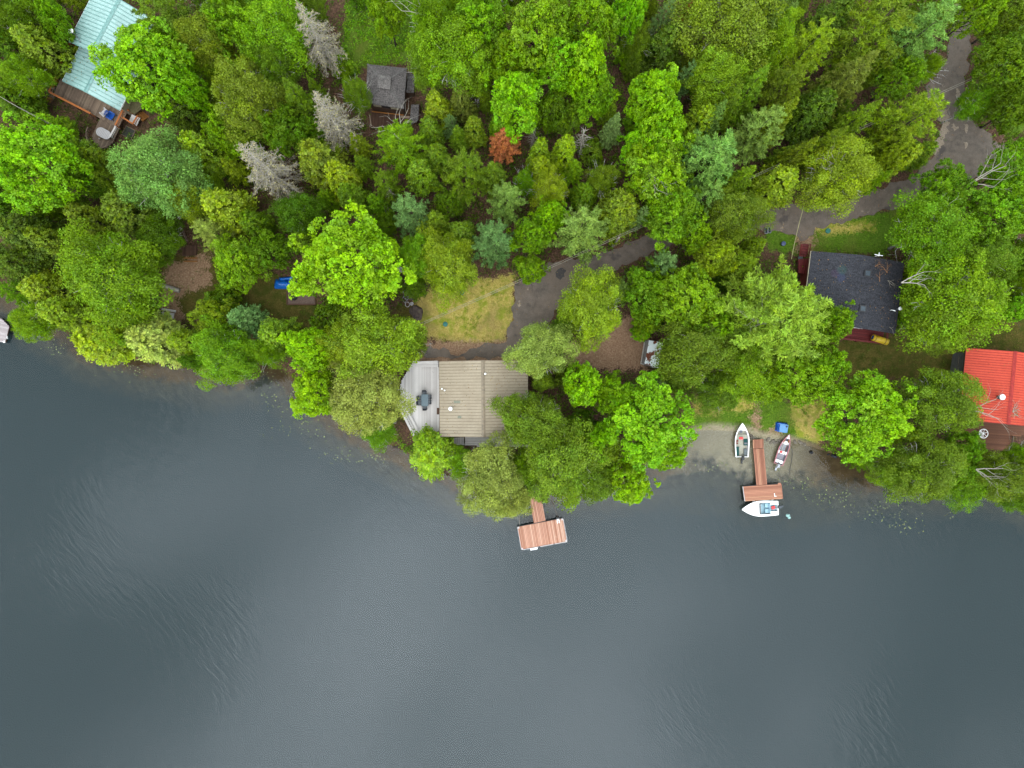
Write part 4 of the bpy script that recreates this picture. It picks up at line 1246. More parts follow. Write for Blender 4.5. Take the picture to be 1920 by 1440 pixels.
# ------------------------------------------------------------------ boats
def boat(name, bow_px, stern_px, beam, depth, z0, label, hull, gun, liner, floor_mat, bowdeck=0.22, deckmat='white_paint', roll=0.0, flare=.78):
    bow = P(*bow_px, z0 + depth); st_ = P(*stern_px, z0 + depth)
    L_ = (bow - st_).length
    ay = (bow - st_).normalized(); ax = Vector((ay.y, -ay.x, 0))
    o0 = Vector((st_.x, st_.y, z0))
    def Lc(x, y, z): return o0 + ax * x + ay * y + Vector((0, 0, z))
    T = Thing(name, (o0 + bow) / 2 * 1.0 - Vector((0, 0, (o0.z + bow.z) / 2 - z0)), label, 'boat')
    N = 14
    def hw(t): 
        s = .88 + .12 * math.sin(min(1, t / .45) * math.pi / 2)
        if t > .45:
            u_ = (t - .45) / .55
            s *= max(0.0, 1 - u_ ** 2.1)
        return max(.015, s * beam / 2)
    def sheer(t): return depth * (1 + .22 * max(0, t - .3) ** 1.5 / .58)
    vs, fs = [], []
    for i in range(N + 1):
        t = i / N
        w = hw(t); y = t * L_; k = max(0, (t - .75) / .25)
        zs = sheer(t)
        vs += [Lc(-w, y, zs), Lc(-w * flare, y - .05 * k, .12 * depth + k * .45 * depth), Lc(0, y - .12 * k, -.12 + k * .5 * depth),
               Lc(w * flare, y - .05 * k, .12 * depth + k * .45 * depth), Lc(w, y, zs)]
    for i in range(N):
        for j in range(4):
            fs.append((i * 5 + j, i * 5 + j + 1, (i + 1) * 5 + j + 1, (i + 1) * 5 + j))
    fs.append((0, 1, 2, 3, 4)[::-1])
    hullo = T.part('hull', vs, fs, hull)
    # inner liner
    vs, fs = [], []
    NF = int(N * (1 - .06))
    zf = .28 * depth
    for i in range(NF + 1):
        t = i / N; w = max(.01, hw(t) - .06); y = t * L_ + (.05 if i == 0 else 0); zs = sheer(t) - .01
        vs += [Lc(-w, y, zs), Lc(-w * .86, y, zf), Lc(w * .86, y, zf), Lc(w, y, zs)]
    for i in range(NF):
        for j in (0, 2):
            fs.append((i * 4 + j, (i + 1) * 4 + j, (i + 1) * 4 + j + 1, i * 4 + j + 1))
    fs.append((0, 1, 2, 3))
    T.part('liner', vs, fs, liner)
    fvs, ffs = [], []
    for i in range(NF + 1):
        t = i / N; w = max(.01, hw(t) - .06) * .86; y = t * L_ + (.05 if i == 0 else 0)
        fvs += [Lc(-w, y, zf), Lc(w, y, zf)]
    for i in range(NF):
        ffs.append((i * 2, i * 2 + 1, i * 2 + 3, i * 2 + 2))
    T.part('floor', fvs, ffs, floor_mat)
    # gunwale
    vs, fs = [], []
    for sgn in (-1, 1):
        b0 = len(vs)
        for i in range(N + 1):
            t = i / N; w = hw(t); zs = sheer(t); y = t * L_
            wi = max(0.0, w - .09)
            vs += [Lc(sgn * (w + .03), y, zs - .05), Lc(sgn * (w + .03), y, zs + .035), Lc(sgn * wi, y, zs + .035), Lc(sgn * wi, y, zs - .05)]
        for i in range(N):
            for j in range(4):
                fs.append((b0 + i * 4 + j, b0 + i * 4 + (j + 1) % 4, b0 + (i + 1) * 4 + (j + 1) % 4, b0 + (i + 1) * 4 + j))
        fs += [tuple(b0 + j for j in range(4))]
    T.part('gunwale', vs, fs, gun)
    T.part('transom', *boxvf(Lc(0, .03, .1), beam * .86, .07, depth * .9, math.atan2(ax.y, ax.x)), gun)
    # bow deck
    vs, fs = [], []
    i0 = int(round(N * (1 - bowdeck)))
    for i in range(i0, N + 1):
        t = i / N; w = max(.005, hw(t) - .02); zs = sheer(t) + .012
        vs += [Lc(-w, t * L_, zs), Lc(0, t * L_, zs + .04), Lc(w, t * L_, zs)]
    n_ = N - i0
    for i in range(n_):
        fs += [(i * 3, i * 3 + 1, i * 3 + 4, i * 3 + 3), (i * 3 + 1, i * 3 + 2, i * 3 + 5, i * 3 + 4)]
    T.part('bow_deck', vs, fs, deckmat)
    T.Lc = Lc; T.L_ = L_; T.hwf = hw; T.sheer = sheer; T.zf = zf; T.ang = math.atan2(ax.y, ax.x); T.depth = depth; T.ax = ax; T.ay = ay
    return T
def seat(T, t, depth_m, mat, w=None, dx=0.0, top=.72, name='seat', dz=.06):
    ww = w or 2 * (T.hwf(t) - .10)
    return T.part(name, *boxvf(T.Lc(dx, t * T.L_, T.depth * top), ww, depth_m, dz, T.ang), mat)
def motor(T, mat_c, tilt=.35, dx=0.0):
    a = T.ang
    m = T.part('motor', *merge(boxvf(T.Lc(dx, -.14, T.depth * .95), .34, .46, .30, a), boxvf(T.Lc(dx, -.14, T.depth * .95 + .30), .28, .36, .08, a)), mat_c)
    T.part('motor_leg', *merge(boxvf(T.Lc(dx, -.30 - tilt * .3, .05), .13, .22, T.depth * .9, a), boxvf(T.Lc(dx, -.42 - tilt * .9, .15), .2, .42, .18, a)), mat_c, m)
    T.part('tiller', *boxvf(T.Lc(dx - .05, .28, T.depth * 1.05), .06, .42, .06, a), 'dark', m)
    T.part('propeller', *merge(*[boxvf(T.Lc(dx + .09 * math.cos(k * 2.1), -.62 - tilt * .9, .2 + .09 * math.sin(k * 2.1)), .12, .03, .12, a) for k in range(3)]), 'dark', m)

B1 = boat('motor_boat', (1391.5, 793.5), (1391.5, 857), 1.85, .62, .05, 'beached white boat with green carpeted interior and black motor left of the T dock',
          'hull_dark', 'white_paint', 'white_plastic', 'boat_floor', .20)
for dx, t0, t1 in ((-.58, .04, .30), (.55, .34, .54)):
    for k in range(1):
        B1.part('bench_box', *boxvf(B1.Lc(dx, (t0 + t1) / 2 * B1.L_, B1.zf), .46, (t1 - t0) * B1.L_, .26, B1.ang), 'green_carpet')
B1.part('bench_box', *boxvf(B1.Lc(.55, .14 * B1.L_, B1.zf), .46, .2 * B1.L_, .24, B1.ang), mat_plain('grey hatch', rgb(120, 128, 130, .65), .6))
B1.part('bench_box', *boxvf(B1.Lc(.55, .40 * B1.L_, B1.zf + .262), .40, .2, .03, B1.ang), mat_plain('grey cushion', rgb(140, 142, 150, .65), .6))
seat(B1, .60, .55, 'boat_floor', top=.60)
B1.part('bow_hatch', *boxvf(B1.Lc(-.20, .755 * B1.L_, B1.sheer(.755) + .055), .36, .34, .05, B1.ang), mat_plain('grey bow pad', rgb(120, 120, 130, .65), .6))
motor(B1, 'dark', .3, .05)
single('fuel_tank', *boxvf(B1.Lc(-.12, .555 * B1.L_, B1.depth * .60 + .065), .48, .32, .22, B1.ang), 'red_plastic', 'red cushion like box in the beached boat left of the dock', 'box')
single('life_vest', *merge(boxvf(B1.Lc(-.55, .47 * B1.L_, B1.zf + .02), .26, .22, .16, B1.ang + .3), boxvf(B1.Lc(-.57, .40 * B1.L_, B1.zf + .02), .24, .2, .14, B1.ang - .2)), mat_plain('brick red cloth', rgb(150, 64, 52, .7), .8),
       'brick red vest lying in the boat left of the T dock', 'vest')

B2 = boat('rowing_boat', (1479.5, 814.5), (1459.5, 871), 1.36, .58, .05, 'slim beached boat with pink red gunwale and pale motor right of the T dock',
          'hull_red', 'pink_paint', 'aluminium', mat_plain('lilac grey floor', rgb(176, 170, 180, .7), .6), .14)
for t, d_, m_ in ((.72, .42, 'white_paint'), (.40, .40, 'white_paint'), (.10, .40, 'white_paint')):
    seat(B2, t, d_, m_)
B2.part('floor_mat', *boxvf(B2.Lc(-.02, .56 * B2.L_, B2.zf + .012), .72, .95, .02, B2.ang), mat_plain('pale mat', rgb(196, 200, 205, .7), .7))
for dx in (-.42, .42):
    B2.part('side_panel', *boxvf(B2.Lc(dx, .55 * B2.L_, B2.zf + .015), .12, 1.1, .05, B2.ang), mat_plain('blue trim', rgb(120, 150, 205, .7), .6) if dx < 0 else mat_plain('mauve trim', rgb(140, 95, 125, .7), .6))
motor(B2, mat_plain('pale motor', rgb(196, 198, 205, .75), .35), .3, 0)
single('fuel_tank', *boxvf(B2.Lc(-.22, .40 * B2.L_, B2.depth * .72 + .065), .26, .3, .2, B2.ang), 'red_plastic', 'small red can on the middle seat of the slim pink edged boat', 'can')

B3 = boat('motor_boat', (1390.5, 955), (1459.5, 952.5), 2.02, .72, -.1, 'moored white motor boat with pale blue floor floating below the T dock',
          'hull_dark', 'white_paint', 'white_plastic', 'pale_cyan', .50, flare=.86)
wz = B3.sheer(.52)
B3.part('windshield', *merge(boxvf(B3.Lc(0, .515 * B3.L_, wz + .03), 1.42, .10, .34, B3.ang), boxvf(B3.Lc(-.70, .475 * B3.L_, wz + .03), .05, .36, .28, B3.ang), boxvf(B3.Lc(.70, .475 * B3.L_, wz + .03), .05, .36, .28, B3.ang)), 'glass')
B3.part('dash', *boxvf(B3.Lc(0, .49 * B3.L_, wz - .12), 1.4, .14, .12, B3.ang), 'white_paint')
seat(B3, .235, .06, 'light_blue', 1.5, 0, .5, 'seat_edge')
for dx in (-.38, .38):
    B3.part('seat', *merge(boxvf(B3.Lc(dx, .30 * B3.L_, B3.zf + .01), .52, .5, .34, B3.ang), boxvf(B3.Lc(dx, .235 * B3.L_, B3.zf + .35), .52, .12, .3, B3.ang)), 'pale_cyan')
B3.part('stern_bench', *boxvf(B3.Lc(.64, .11 * B3.L_, B3.depth * .62), .42, .9, .12, B3.ang), 'white_paint')
B3.part('stern_bench', *boxvf(B3.Lc(-.66, .11 * B3.L_, B3.depth * .62), .4, .9, .12, B3.ang), 'white_paint')
for dx in (-.86, .86):
    B3.part('side_deck', *boxvf(B3.Lc(dx, .26 * B3.L_, B3.sheer(.26) - .005), .16, 2.3, .035, B3.ang), 'white_paint')
motor(B3, mat_plain('slate motor', rgb(84, 92, 100, .6), .4), .25, .15)
single('fuel_tank', *merge(boxvf(B3.Lc(.02, .115 * B3.L_, B3.zf + .02), .40, .46, .26, B3.ang + .35), boxvf(B3.Lc(.02, .115 * B3.L_, B3.zf + .28), .1, .2, .05, B3.ang + .35)), 'red_plastic', 'red fuel tank at the stern of the moored white motor boat', 'fuel tank')

for k, (dx, t0) in enumerate(((-.36, .30), (.34, .34))):
    a_, b_ = B2.Lc(dx, t0 * B2.L_, B2.depth * .72 + .1), B2.Lc(dx * .8, t0 * B2.L_ + 1.7, B2.depth * .72 + .12)
    od = Thing('oar', a_, 'wooden oar along the %s side inside the slim pink edged boat' % ('left', 'right')[k], 'oar')
    od.part('shaft', *tube([a_, b_], [.028, .024], 6), 'orange_dull')
    od.beam('blade', b_, b_.lerp(a_, -.28), .13, .025, 'orange_dull')
# floating toy and blue raft on the bank
fv, ff = merge(lathe(P(1475.5, 966, -.05), [(.05, 0), (.2, .08), (.16, .3), (.03, .36)], 10), lathe(P(1479, 970, -.05), [(.05, 0), (.2, .08), (.16, .26), (.03, .32)], 10),
               lathe(P(1479, 965.5, -.05), [(.04, 0), (.12, .05), (.1, .18), (.02, .24)], 10))
single('mooring_buoy', fv, ff, mat_plain('pale turquoise float', rgb(190, 235, 228, .8), .4), 'small pale turquoise float on the water right of the moored white boat', 'buoy', None, True)

ra = Thing('raft', G(1467, 803), 'pale blue square raft board with bunched darker blue tarp on the grassy bank', 'raft')
gz0 = G(1467, 803).z
rc = P(1469.5, 803, gz0 + .35)
rz3 = -.13
bm = bmesh.new()
vv_, ff_ = boxvf(rc - Vector((0, 0, .14)), 1.12, 1.12, .16, rz3)
bvs = [bm.verts.new(v) for v in vv_]
for f in ff_: bm.faces.new([bvs[i] for i in f])
bmesh.ops.bevel(bm, geom=bm.edges[:], offset=.04, segments=2, affect='EDGES')
ra.bm('board', bm, 'light_blue')
# emblem on the board: small dark shield
ca_, sa_ = math.cos(rz3), math.sin(rz3)
def RB(x, y, z=.024): return rc + Vector((x * ca_ - y * sa_, x * sa_ + y * ca_, z))
shp = [(-.13, .12), (.13, .12), (.13, -.02), (.06, -.12), (0, -.17), (-.06, -.12), (-.13, -.02)]
ra.part('emblem', [RB(.34 + x, .28 + y) for x, y in shp], [tuple(range(6, -1, -1))], mat_plain('navy print', rgb(50, 60, 105, .7), .5))
rng = random.Random(5)
tv, tf = [], []
n1, n2 = 12, 9
for j in range(n2):
    for i in range(n1):
        fx, fy = i / (n1 - 1), j / (n2 - 1)
        x = -1.05 + 1.55 * fx; y = -.55 + 1.35 * fy
        on = x > -.5 and y < .5
        z = .05 + .16 * (math.sin(7 * fx + 5 * fy) * .5 + .5) * (0.25 if on else 1) + rng.uniform(0, .07)
        edge_ = min(fx, 1 - fx, fy, 1 - fy)
        z = z if edge_ > .01 else -.2
        if on: z = min(z, .0) - .12
        tv.append(RB(x + rng.uniform(-.05, .05), y + rng.uniform(-.05, .05), z - .1))
for j in range(n2 - 1):
    for i in range(n1 - 1):
        a = j * n1 + i
        tf.append((a, a + 1, a + n1 + 1, a + n1))
ra.part('tarp', tv, tf, 'blue_plastic')

# tarp heap in the left clearing
def tarp(name, px, py, w, l, h, rz_, mat, label, seed):
    rng = random.Random(seed)
    c = G(px, py)
    n1, n2 = 16, 12
    vs, fs = [], []
    for j in range(n2):
        for i in range(n1):
            fx, fy = i / (n1 - 1) * 2 - 1, j / (n2 - 1) * 2 - 1
            x = fx * w / 2; y = fy * l / 2 * (1 - .15 * fx)
            z = h * max(0, (1 - abs(fy) ** 2.6)) * (1 - max(0, abs(fx) - .75) * 2.2) + .05 * math.sin(9 * fx + 3 * fy) + rng.uniform(-.02, .03)
            ca, sa = math.cos(rz_), math.sin(rz_)
            X, Y = c.x + x * ca - y * sa, c.y + x * sa + y * ca
            vs.append((X, Y, max(tz(X, Y) + .01, c.z + z)))
    for j in range(n2 - 1):
        for i in range(n1 - 1):
            a = j * n1 + i
            fs.append((a, a + 1, a + n1 + 1, a + n1))
    return single(name, vs, fs, mat, label, 'tarp', None, True)
tarp('tarp', 539, 534, 3.2, 1.15, .75, -.08, 'blue_tarp', 'bright blue tarp draped over a long shape left of the big lime maple', 2)
tarp('tarp', 538, 523, 2.0, .55, .45, .12, 'blue_tarp', 'narrow folded blue tarp just above the bright blue tarp', 4)

# fire pit bed
fp = Thing('fire_pit', G(555, 558), 'timber edged bed with black fire pit below the blue tarp', 'fire pit')
fz = G(555, 558).z
cr4 = [G(538.5, 543), G(590, 541), G(592, 571), G(539, 571)]
for i in range(4):
    a, b = cr4[i].copy(), cr4[(i + 1) % 4].copy()
    fp.beam('edge_timber', Vector((a.x, a.y, fz + .08)), Vector((b.x, b.y, fz + .08)), .15, .2, 'dark_wood')
fp.part('gravel_bed', *prism([p.xy for p in cr4[::-1]], fz - .3, fz + .05), mat_plain('ash gravel', rgb(128, 104, 92, .7), .95, .3, 6))
fp.part('fire_ring', *lathe(G(551.5, 556.5) * 1.0 + Vector((0, 0, .02)), [(.5, 0), (.5, .28), (.40, .28), (.38, .06), (.01, .05)], 14), 'charcoal')

# picnic table
pt = Thing('picnic_table', G(318, 592), 'grey weathered picnic table with attached benches by the left shore clearing', 'picnic table')
pc = G(318, 592); pr = -R(9)
def PT(x, y, z): return pc + Vector((x * math.cos(pr) - y * math.sin(pr), x * math.sin(pr) + y * math.cos(pr), z))
for y in (-.30, -.10, .10, .30):
    pt.beam('tabletop_board', PT(-.95, y, .74), PT(.95, y, .74), .185, .04, 'grey_wood')
for s in (-1, 1):
    for k in (0, 1):
        pt.beam('bench_board', PT(-.95, s * (.62 + .15 * k), .44), PT(.95, s * (.62 + .15 * k), .44), .135, .04, 'grey_wood')
for x in (-.65, .65):
    pt.beam('bench_support', PT(x, -.8, .38), PT(x, .8, .38), .05, .1, 'dull_wood')
    pt.beam('table_support', PT(x, -.38, .68), PT(x, .38, .68), .05, .1, 'dull_wood')
    for s in (-1, 1):
        pt.beam('leg', PT(x + .05, s * .62, -.05), PT(x + .05, s * .22, .70), .05, .1, 'dull_wood')
lg = tube([G(286, 597, .14), G(310, 602, .15), G(334, 606, .13)], [.16, .17, .15], 9)
single('timber_edging', *lg, 'dark_wood', 'dark timber edging log just below the picnic table', 'log')
lg = tube([G(300, 533, .2), G(318, 539, .2), G(338, 546, .2)], [.26, .28, .3], 10)
single('fallen_log', *lg, 'dead_bark', 'short thick grey log lying right of the broad green birch', 'log')

# wooden steps of the left clearing
ws = Thing('garden_steps', G(348, 455), 'dark brown wooden steps and small landing above the left clearing', 'steps')
wz0 = G(352, 468).z + .25
plank_deck(ws, [P(x, y, wz0).xy for x, y in ((341, 459), (368, 459), (368, 478), (342, 480))], wz0, R(88), .17, 'dark_wood')
for k in range(7):
    a = Vector((340, 455)).lerp(Vector((326, 420)), k / 6)
    ws.beam('step', P(a.x - 3, a.y + 1, wz0 + .1 + .14 * k), P(a.x + 12, a.y - 2, wz0 + .1 + .14 * k), .3, .05, 'dark_wood')
ws.beam('handrail', P(350, 452, wz0 + .9), P(334, 415, wz0 + 1.9), .08, .06, 'dull_wood')
ws.beam('handrail', P(352.5, 452, wz0 + .9), P(336.5, 415, wz0 + 1.9), .05, .05, 'dull_wood')
for f in (0, .5, 1):
    a = Vector((351, 452)).lerp(Vector((335, 415)), f)
    ws.beam('post', P(a.x, a.y, wz0 - .1 + f), P(a.x, a.y, wz0 + .9 + f), .08, .08, 'dull_wood')
ws.beam('edge_timber', P(345, 484, wz0 - .1), P(370, 484, wz0 - .1), .14, .14, 'orange_dull')
ws.beam('edge_timber', P(345, 490, wz0 - .2), P(370, 490, wz0 - .2), .14, .14, 'orange_dull')

# ------------------------------------------------------------------ furniture
tb = Thing('dining_table', P(796.5, 750.5, DZ), 'slate grey rectangular dining table in the middle of the pale deck', 'table')
tw = [P(x, y, DZ + .74) for x, y in ((790, 739.5), (803, 739.5), (803, 761.5), (790, 761.5))]
tb.part('tabletop', *prism([p.xy for p in tw[::-1]], DZ + .70, DZ + .74), 'table_slate')
for p in tw:
    q = tw[0].lerp(tw[2], .5)
    l_ = p.lerp(q, .12)
    tb.beam('leg', (l_.x, l_.y, DZ), (l_.x, l_.y, DZ + .7), .06, .06, 'dark')
def make_chair(px, py, ang, label):
    c = P(px, py, DZ)
    T = Thing('patio_chair', c, label, 'chair', 'charcoal chairs around the dining table')
    def C(x, y, z): return c + Vector((x * math.cos(ang) - y * math.sin(ang), x * math.sin(ang) + y * math.cos(ang), z))
    def bx(x0, x1, y0, y1, z0, z1): return [C(x, y, z) for z in (z0, z1) for x, y in ((x0, y0), (x1, y0), (x1, y1), (x0, y1))], [(3, 2, 1, 0), (4, 5, 6, 7), (0, 1, 5, 4), (1, 2, 6, 5), (2, 3, 7, 6), (3, 0, 4, 7)]
    T.part('seat', *bx(-.25, .25, -.22, .24, .42, .46), mat_plain('grey sling', rgb(118, 122, 126, .65), .7) if 'grey sling' not in bpy.data.materials else bpy.data.materials['grey sling'])
    T.part('backrest', [C(x, y, z) for x, y, z in ((-.26, -.24, .44), (.26, -.24, .44), (.26, -.42, .95), (-.26, -.42, .95), (-.26, -.20, .44), (.26, -.20, .44), (.26, -.38, .95), (-.26, -.38, .95))],
           [(0, 1, 2, 3), (7, 6, 5, 4), (3, 2, 6, 7), (0, 3, 7, 4), (1, 5, 6, 2)], 'chair_dark')
    for s in (-1, 1):
        T.part('armrest', *bx(s * .28 - .03, s * .28 + .03, -.30, .22, .63, .67), 'chair_dark')
        for y in (-.22, .2):
            T.part('leg', *bx(s * .28 - .02, s * .28 + .02, y - .02, y + .02, 0, .63), 'chair_dark')
make_chair(796.5, 737.5, math.pi, 'charcoal chair at the upper short end of the deck dining table')
make_chair(797.5, 763.5, 0, 'charcoal chair at the lower short end of the deck dining table')
make_chair(788.5, 746, -math.pi / 2, 'charcoal chair on the left side of the dining table, upper one')
make_chair(788, 755.5, -math.pi / 2, 'charcoal chair on the left side of the dining table, lower one')
make_chair(804.5, 744, math.pi / 2, 'charcoal chair on the right side of the dining table, upper one')
make_chair(804.5, 753.5, math.pi / 2, 'charcoal chair on the right side of the dining table, lower one')

# white oval table on the round platform
ov = Thing('oval_table', P(194, 250, RZ), 'white slatted oval table on the rounded brown platform', 'table')
oc = P(194, 250, RZ + .72); oa = -math.atan2(55, 107.5)
def OV(x, y, z=0): return oc + Vector((x * math.cos(oa) - y * math.sin(oa), x * math.sin(oa) + y * math.cos(oa), z))
def stadium(lx, ly, n=10):
    pts = []
    for k in range(n + 1):
        a = -math.pi / 2 + math.pi * k / n
        pts.append((lx / 2 - ly / 2 + ly / 2 * math.cos(a), ly / 2 * math.sin(a)))
    for k in range(n + 1):
        a = math.pi / 2 + math.pi * k / n
        pts.append((-lx / 2 + ly / 2 + ly / 2 * math.cos(a), ly / 2 * math.sin(a)))
    return pts
o_, i_ = stadium(2.0, 1.15), stadium(1.82, .97)
nn = len(o_)
rim_v = [OV(x, y, .03) for x, y in o_] + [OV(x, y, .03) for x, y in i_] + [OV(x, y, -.03) for x, y in o_] + [OV(x, y, -.03) for x, y in i_]
rim_f = []
for k in range(nn):
    k2 = (k + 1) % nn
    rim_f += [(k, k2, nn + k2, nn + k), (2 * nn + k, 2 * nn + k2, k2, k), (nn + k, nn + k2, 3 * nn + k2, 3 * nn + k)]
ov.part('rim', rim_v, rim_f, 'white_plastic')
ov.part('tabletop', *prism([OV(x, y).xy for x, y in i_], oc.z - .03, oc.z + .012), mat_plain('off white slats', rgb(206, 196, 196, .7), .5, .06))
for k in range(9):
    x = -.8 + .2 * k
    ov.beam('slat', OV(x, -.42 if abs(x) < .75 else -.25, .02), OV(x, .42 if abs(x) < .75 else .25, .02), .10, .02, 'white_plastic')
for x in (-.6, .6):
    for y in (-.35, .35):
        ov.beam('leg', OV(x, y, -.72), OV(x, y, -.03), .07, .07, 'white_plastic')
single('drinking_glass', *lathe(P(188, 261, RZ), [(.05, 0), (.06, .25), (.05, .25)], 8), 'white_plastic', 'small white cup shape on the boards below the oval table', 'cup')

# white and blue garden chairs on the brown deck
def lounge(px, py, ang, mat, label):
    c = P(px, py, TD)
    T = Thing('garden_chair', c, label, 'chair')
    def C(x, y, z): return c + Vector((x * math.cos(ang) - y * math.sin(ang), x * math.sin(ang) + y * math.cos(ang), z))
    for k in range(5):
        x = -.28 + .14 * k
        T.part('back_slat', [C(x - .06, -.30, .35), C(x + .06, -.30, .35), C(x + .055, -.68, 1.0 - abs(k - 2) * .05), C(x - .055, -.68, 1.0 - abs(k - 2) * .05),
                             C(x - .06, -.27, .35), C(x + .06, -.27, .35), C(x + .055, -.65, 1.0 - abs(k - 2) * .05), C(x - .055, -.65, 1.0 - abs(k - 2) * .05)],
               [(0, 1, 2, 3), (7, 6, 5, 4), (3, 2, 6, 7), (0, 3, 7, 4), (1, 5, 6, 2)], mat)
    T.part('seat', [C(-.33, -.32, .32), C(.33, -.32, .32), C(.33, .30, .42), C(-.33, .30, .42), C(-.33, -.32, .28), C(.33, -.32, .28), C(.33, .30, .37), C(-.33, .30, .37)],
           [(0, 1, 2, 3), (7, 6, 5, 4), (0, 4, 5, 1), (1, 5, 6, 2), (2, 6, 7, 3), (3, 7, 4, 0)], mat)
    for s in (-1, 1):
        T.part('armrest', *merge(boxvf(C(s * .42, -.05, .55), .16, .80, .04, ang)), mat)
        T.part('leg', *boxvf(C(s * .38, .28, 0), .06, .1, .55, ang), mat)
        T.part('leg', *boxvf(C(s * .36, -.36, 0), .06, .1, .5, ang), mat)
lounge(199, 213, -math.atan2(55, 107.5) + R(75), 'white_plastic', 'white slatted garden chair beside the blue one on the brown deck')
lounge(212, 220, -math.atan2(55, 107.5) - R(95), 'blue_plastic', 'blue slatted garden chair on the brown deck below the turquoise roof')
lounge(206, 209, -math.atan2(55, 107.5) + R(170), 'white_plastic', 'white slatted garden chair nearest the turquoise roof edge') if False else None

# yellow rolled mat on the maroon deck rail
ya, yb = P(1636, 632.5, bz + 1.1), P(1664, 641.5, bz + 1.1)
yd = (yb - ya).normalized(); yx = Vector((-yd.y, yd.x, 0)); 
ym = Thing('rolled_mat', (ya + yb) / 2 - Vector((0, 0, .42)), 'yellow rolled foam mat with blue inside lying on the maroon deck corner', 'foam mat')
def ring_tube(r0, r1, a, b, n=18):
    vs, fs = [], []
    for p in (a, b):
        for r_ in (r0, r1):
            for k in range(n):
                an = 2 * math.pi * k / n
                vs.append(p + yx * r_ * math.cos(an) + Vector((0, 0, 1)) * r_ * math.sin(an))
    for k in range(n):
        k2 = (k + 1) % n
        fs += [(k, k2, 2 * n + k2, 2 * n + k), (n + k2, n + k, 3 * n + k, 3 * n + k2), (k2, k, n + k, n + k2), (2 * n + k, 2 * n + k2, 3 * n + k2, 3 * n + k)]
    return vs, fs
yt = ym.part('roll', *ring_tube(.42, .30, ya, yb), 'yellow_foam', None, True)
ym.part('inner_layer', *ring_tube(.298, .16, ya + yd * .02, yb + yd * .03), 'blue_plastic', yt, True)
for f in (.17, .80):
    p = ya.lerp(yb, f); ym.part('strap', *ring_tube(.435, .42, p - yd * .05, p + yd * .05), mat_plain('dull strap', rgb(150, 125, 40, .7), .7), yt)

# round white patio table/chair frame on the red house deck
wt_ = Thing('patio_table', P(1844, 813, rz_), 'round white wire table on the red brown deck below the red roof', 'table')
wc = P(1844, 813, rz_ + .7)
def ringv(r0, r1, z, n=20):
    vs = [wc + Vector((r * math.cos(2 * math.pi * k / n), r * math.sin(2 * math.pi * k / n), z + dz)) for dz in (0, .04) for r in (r0, r1) for k in range(n)]
    fs = []
    for k in range(n):
        k2 = (k + 1) % n
        fs += [(2 * n + k, 3 * n + k, 3 * n + k2, 2 * n + k2), (k, k2, n + k2, n + k), (k, 2 * n + k, 2 * n + k2, k2), (n + k, n + k2, 3 * n + k2, 3 * n + k)]
    return vs, fs
wt_.part('rim', *ringv(.54, .62, 0), 'white_paint')
for k in range(3):
    a = k * math.pi / 3 + .35
    wt_.beam('spoke', wc + Vector((math.cos(a) * .55, math.sin(a) * .55, .015)), wc - Vector((math.cos(a) * .55, math.sin(a) * .55, -.015)), .05, .03, 'white_paint')
wt_.part('tabletop', *[[wc + Vector((0, 0, .01))] + [wc + Vector((.53 * math.cos(a), .53 * math.sin(a), .01)) for a in [R(125) + R(15) * k for k in range(9)]], [(0, k + 1, k + 2) for k in range(8)]], 'white_plastic')
for k in range(4):
    a = k * math.pi / 2 + .3
    wt_.beam('leg', wc + Vector((math.cos(a) * .45, math.sin(a) * .45, -.7)), wc + Vector((math.cos(a) * .45, math.sin(a) * .45, 0)), .04, .04, 'white_paint')

# ------------------------------------------------------------------ small things of the yard
def rock(px, py, rx, ry, rz_, label, seed, up=0.0, group=None, mat='rock'):
    rng = random.Random(seed)
    c = G(px, py)
    bm = bmesh.new()
    bmesh.ops.create_icosphere(bm, subdivisions=3, radius=1)
    ph = [rng.uniform(0, 6) for _ in range(6)]
    for v in bm.verts:
        n = v.co.copy()
        f = 1 + .16 * math.sin(3 * n.x + ph[0]) * math.sin(3 * n.y + ph[1]) + .10 * math.sin(5 * n.z + 4 * n.x + ph[2]) + .05 * math.sin(9 * n.y + ph[3])
        v.co = Vector((n.x * rx * f, n.y * ry * f, n.z * rz_ * f))
    me = bpy.data.meshes.new('boulder'); bm.to_mesh(me); bm.free(); me.materials.append(M[mat])
    o = link(bpy.data.objects.new('boulder', me))
    o.location = c + Vector((0, 0, rz_ * .25 + up)); o.rotation_euler.z = rng.uniform(0, 6)
    tag(o, label, 'rock', group)
rock(774.5, 554, .62, .58, .5, 'smaller of the two round brown boulders left of the dry lawn', 1)
rock(781, 586, .85, 1.0, .6, 'larger brown boulder left of the dry lawn, below the smaller one', 2)
rock(415, 719, .5, .35, .3, 'pale boulder at the waterline below the leftmost shore trees', 3)
rock(1520, 848, .22, .22, .3, 'dark rock poking out of the shallows right of the slim beached boat', 4, .1, None, 'charcoal')
rock(1553, 852, .18, .12, .2, 'small dark rock at the water edge between round rock and pointed rock', 5, 0, None, 'charcoal')
rock(1563, 855, .45, .22, .3, 'dark pointed rock at the water edge below the lime maple right of the dock', 6, 0, None, 'charcoal')
rock(742, 840, .5, .3, .35, 'grey rock on the shore left of the rounded cedar below the deck', 7)
for k, (x, y) in enumerate(((1404, 815), (1409, 819), (1440, 823), (1445, 830), (1449, 826), (1455, 830), (1461, 826), (1490, 828), (1500, 829), (1508, 833))):
    rock(x, y, .24 + .08 * (k % 3), .2, .15, '%s small pale stone counted from the left along the T dock beach' % ('first', 'second', 'third', 'fourth', 'fifth', 'sixth', 'seventh', 'eighth', 'ninth', 'tenth')[k], 20 + k, 0, 'pale shore stones by the T dock', 'concrete')
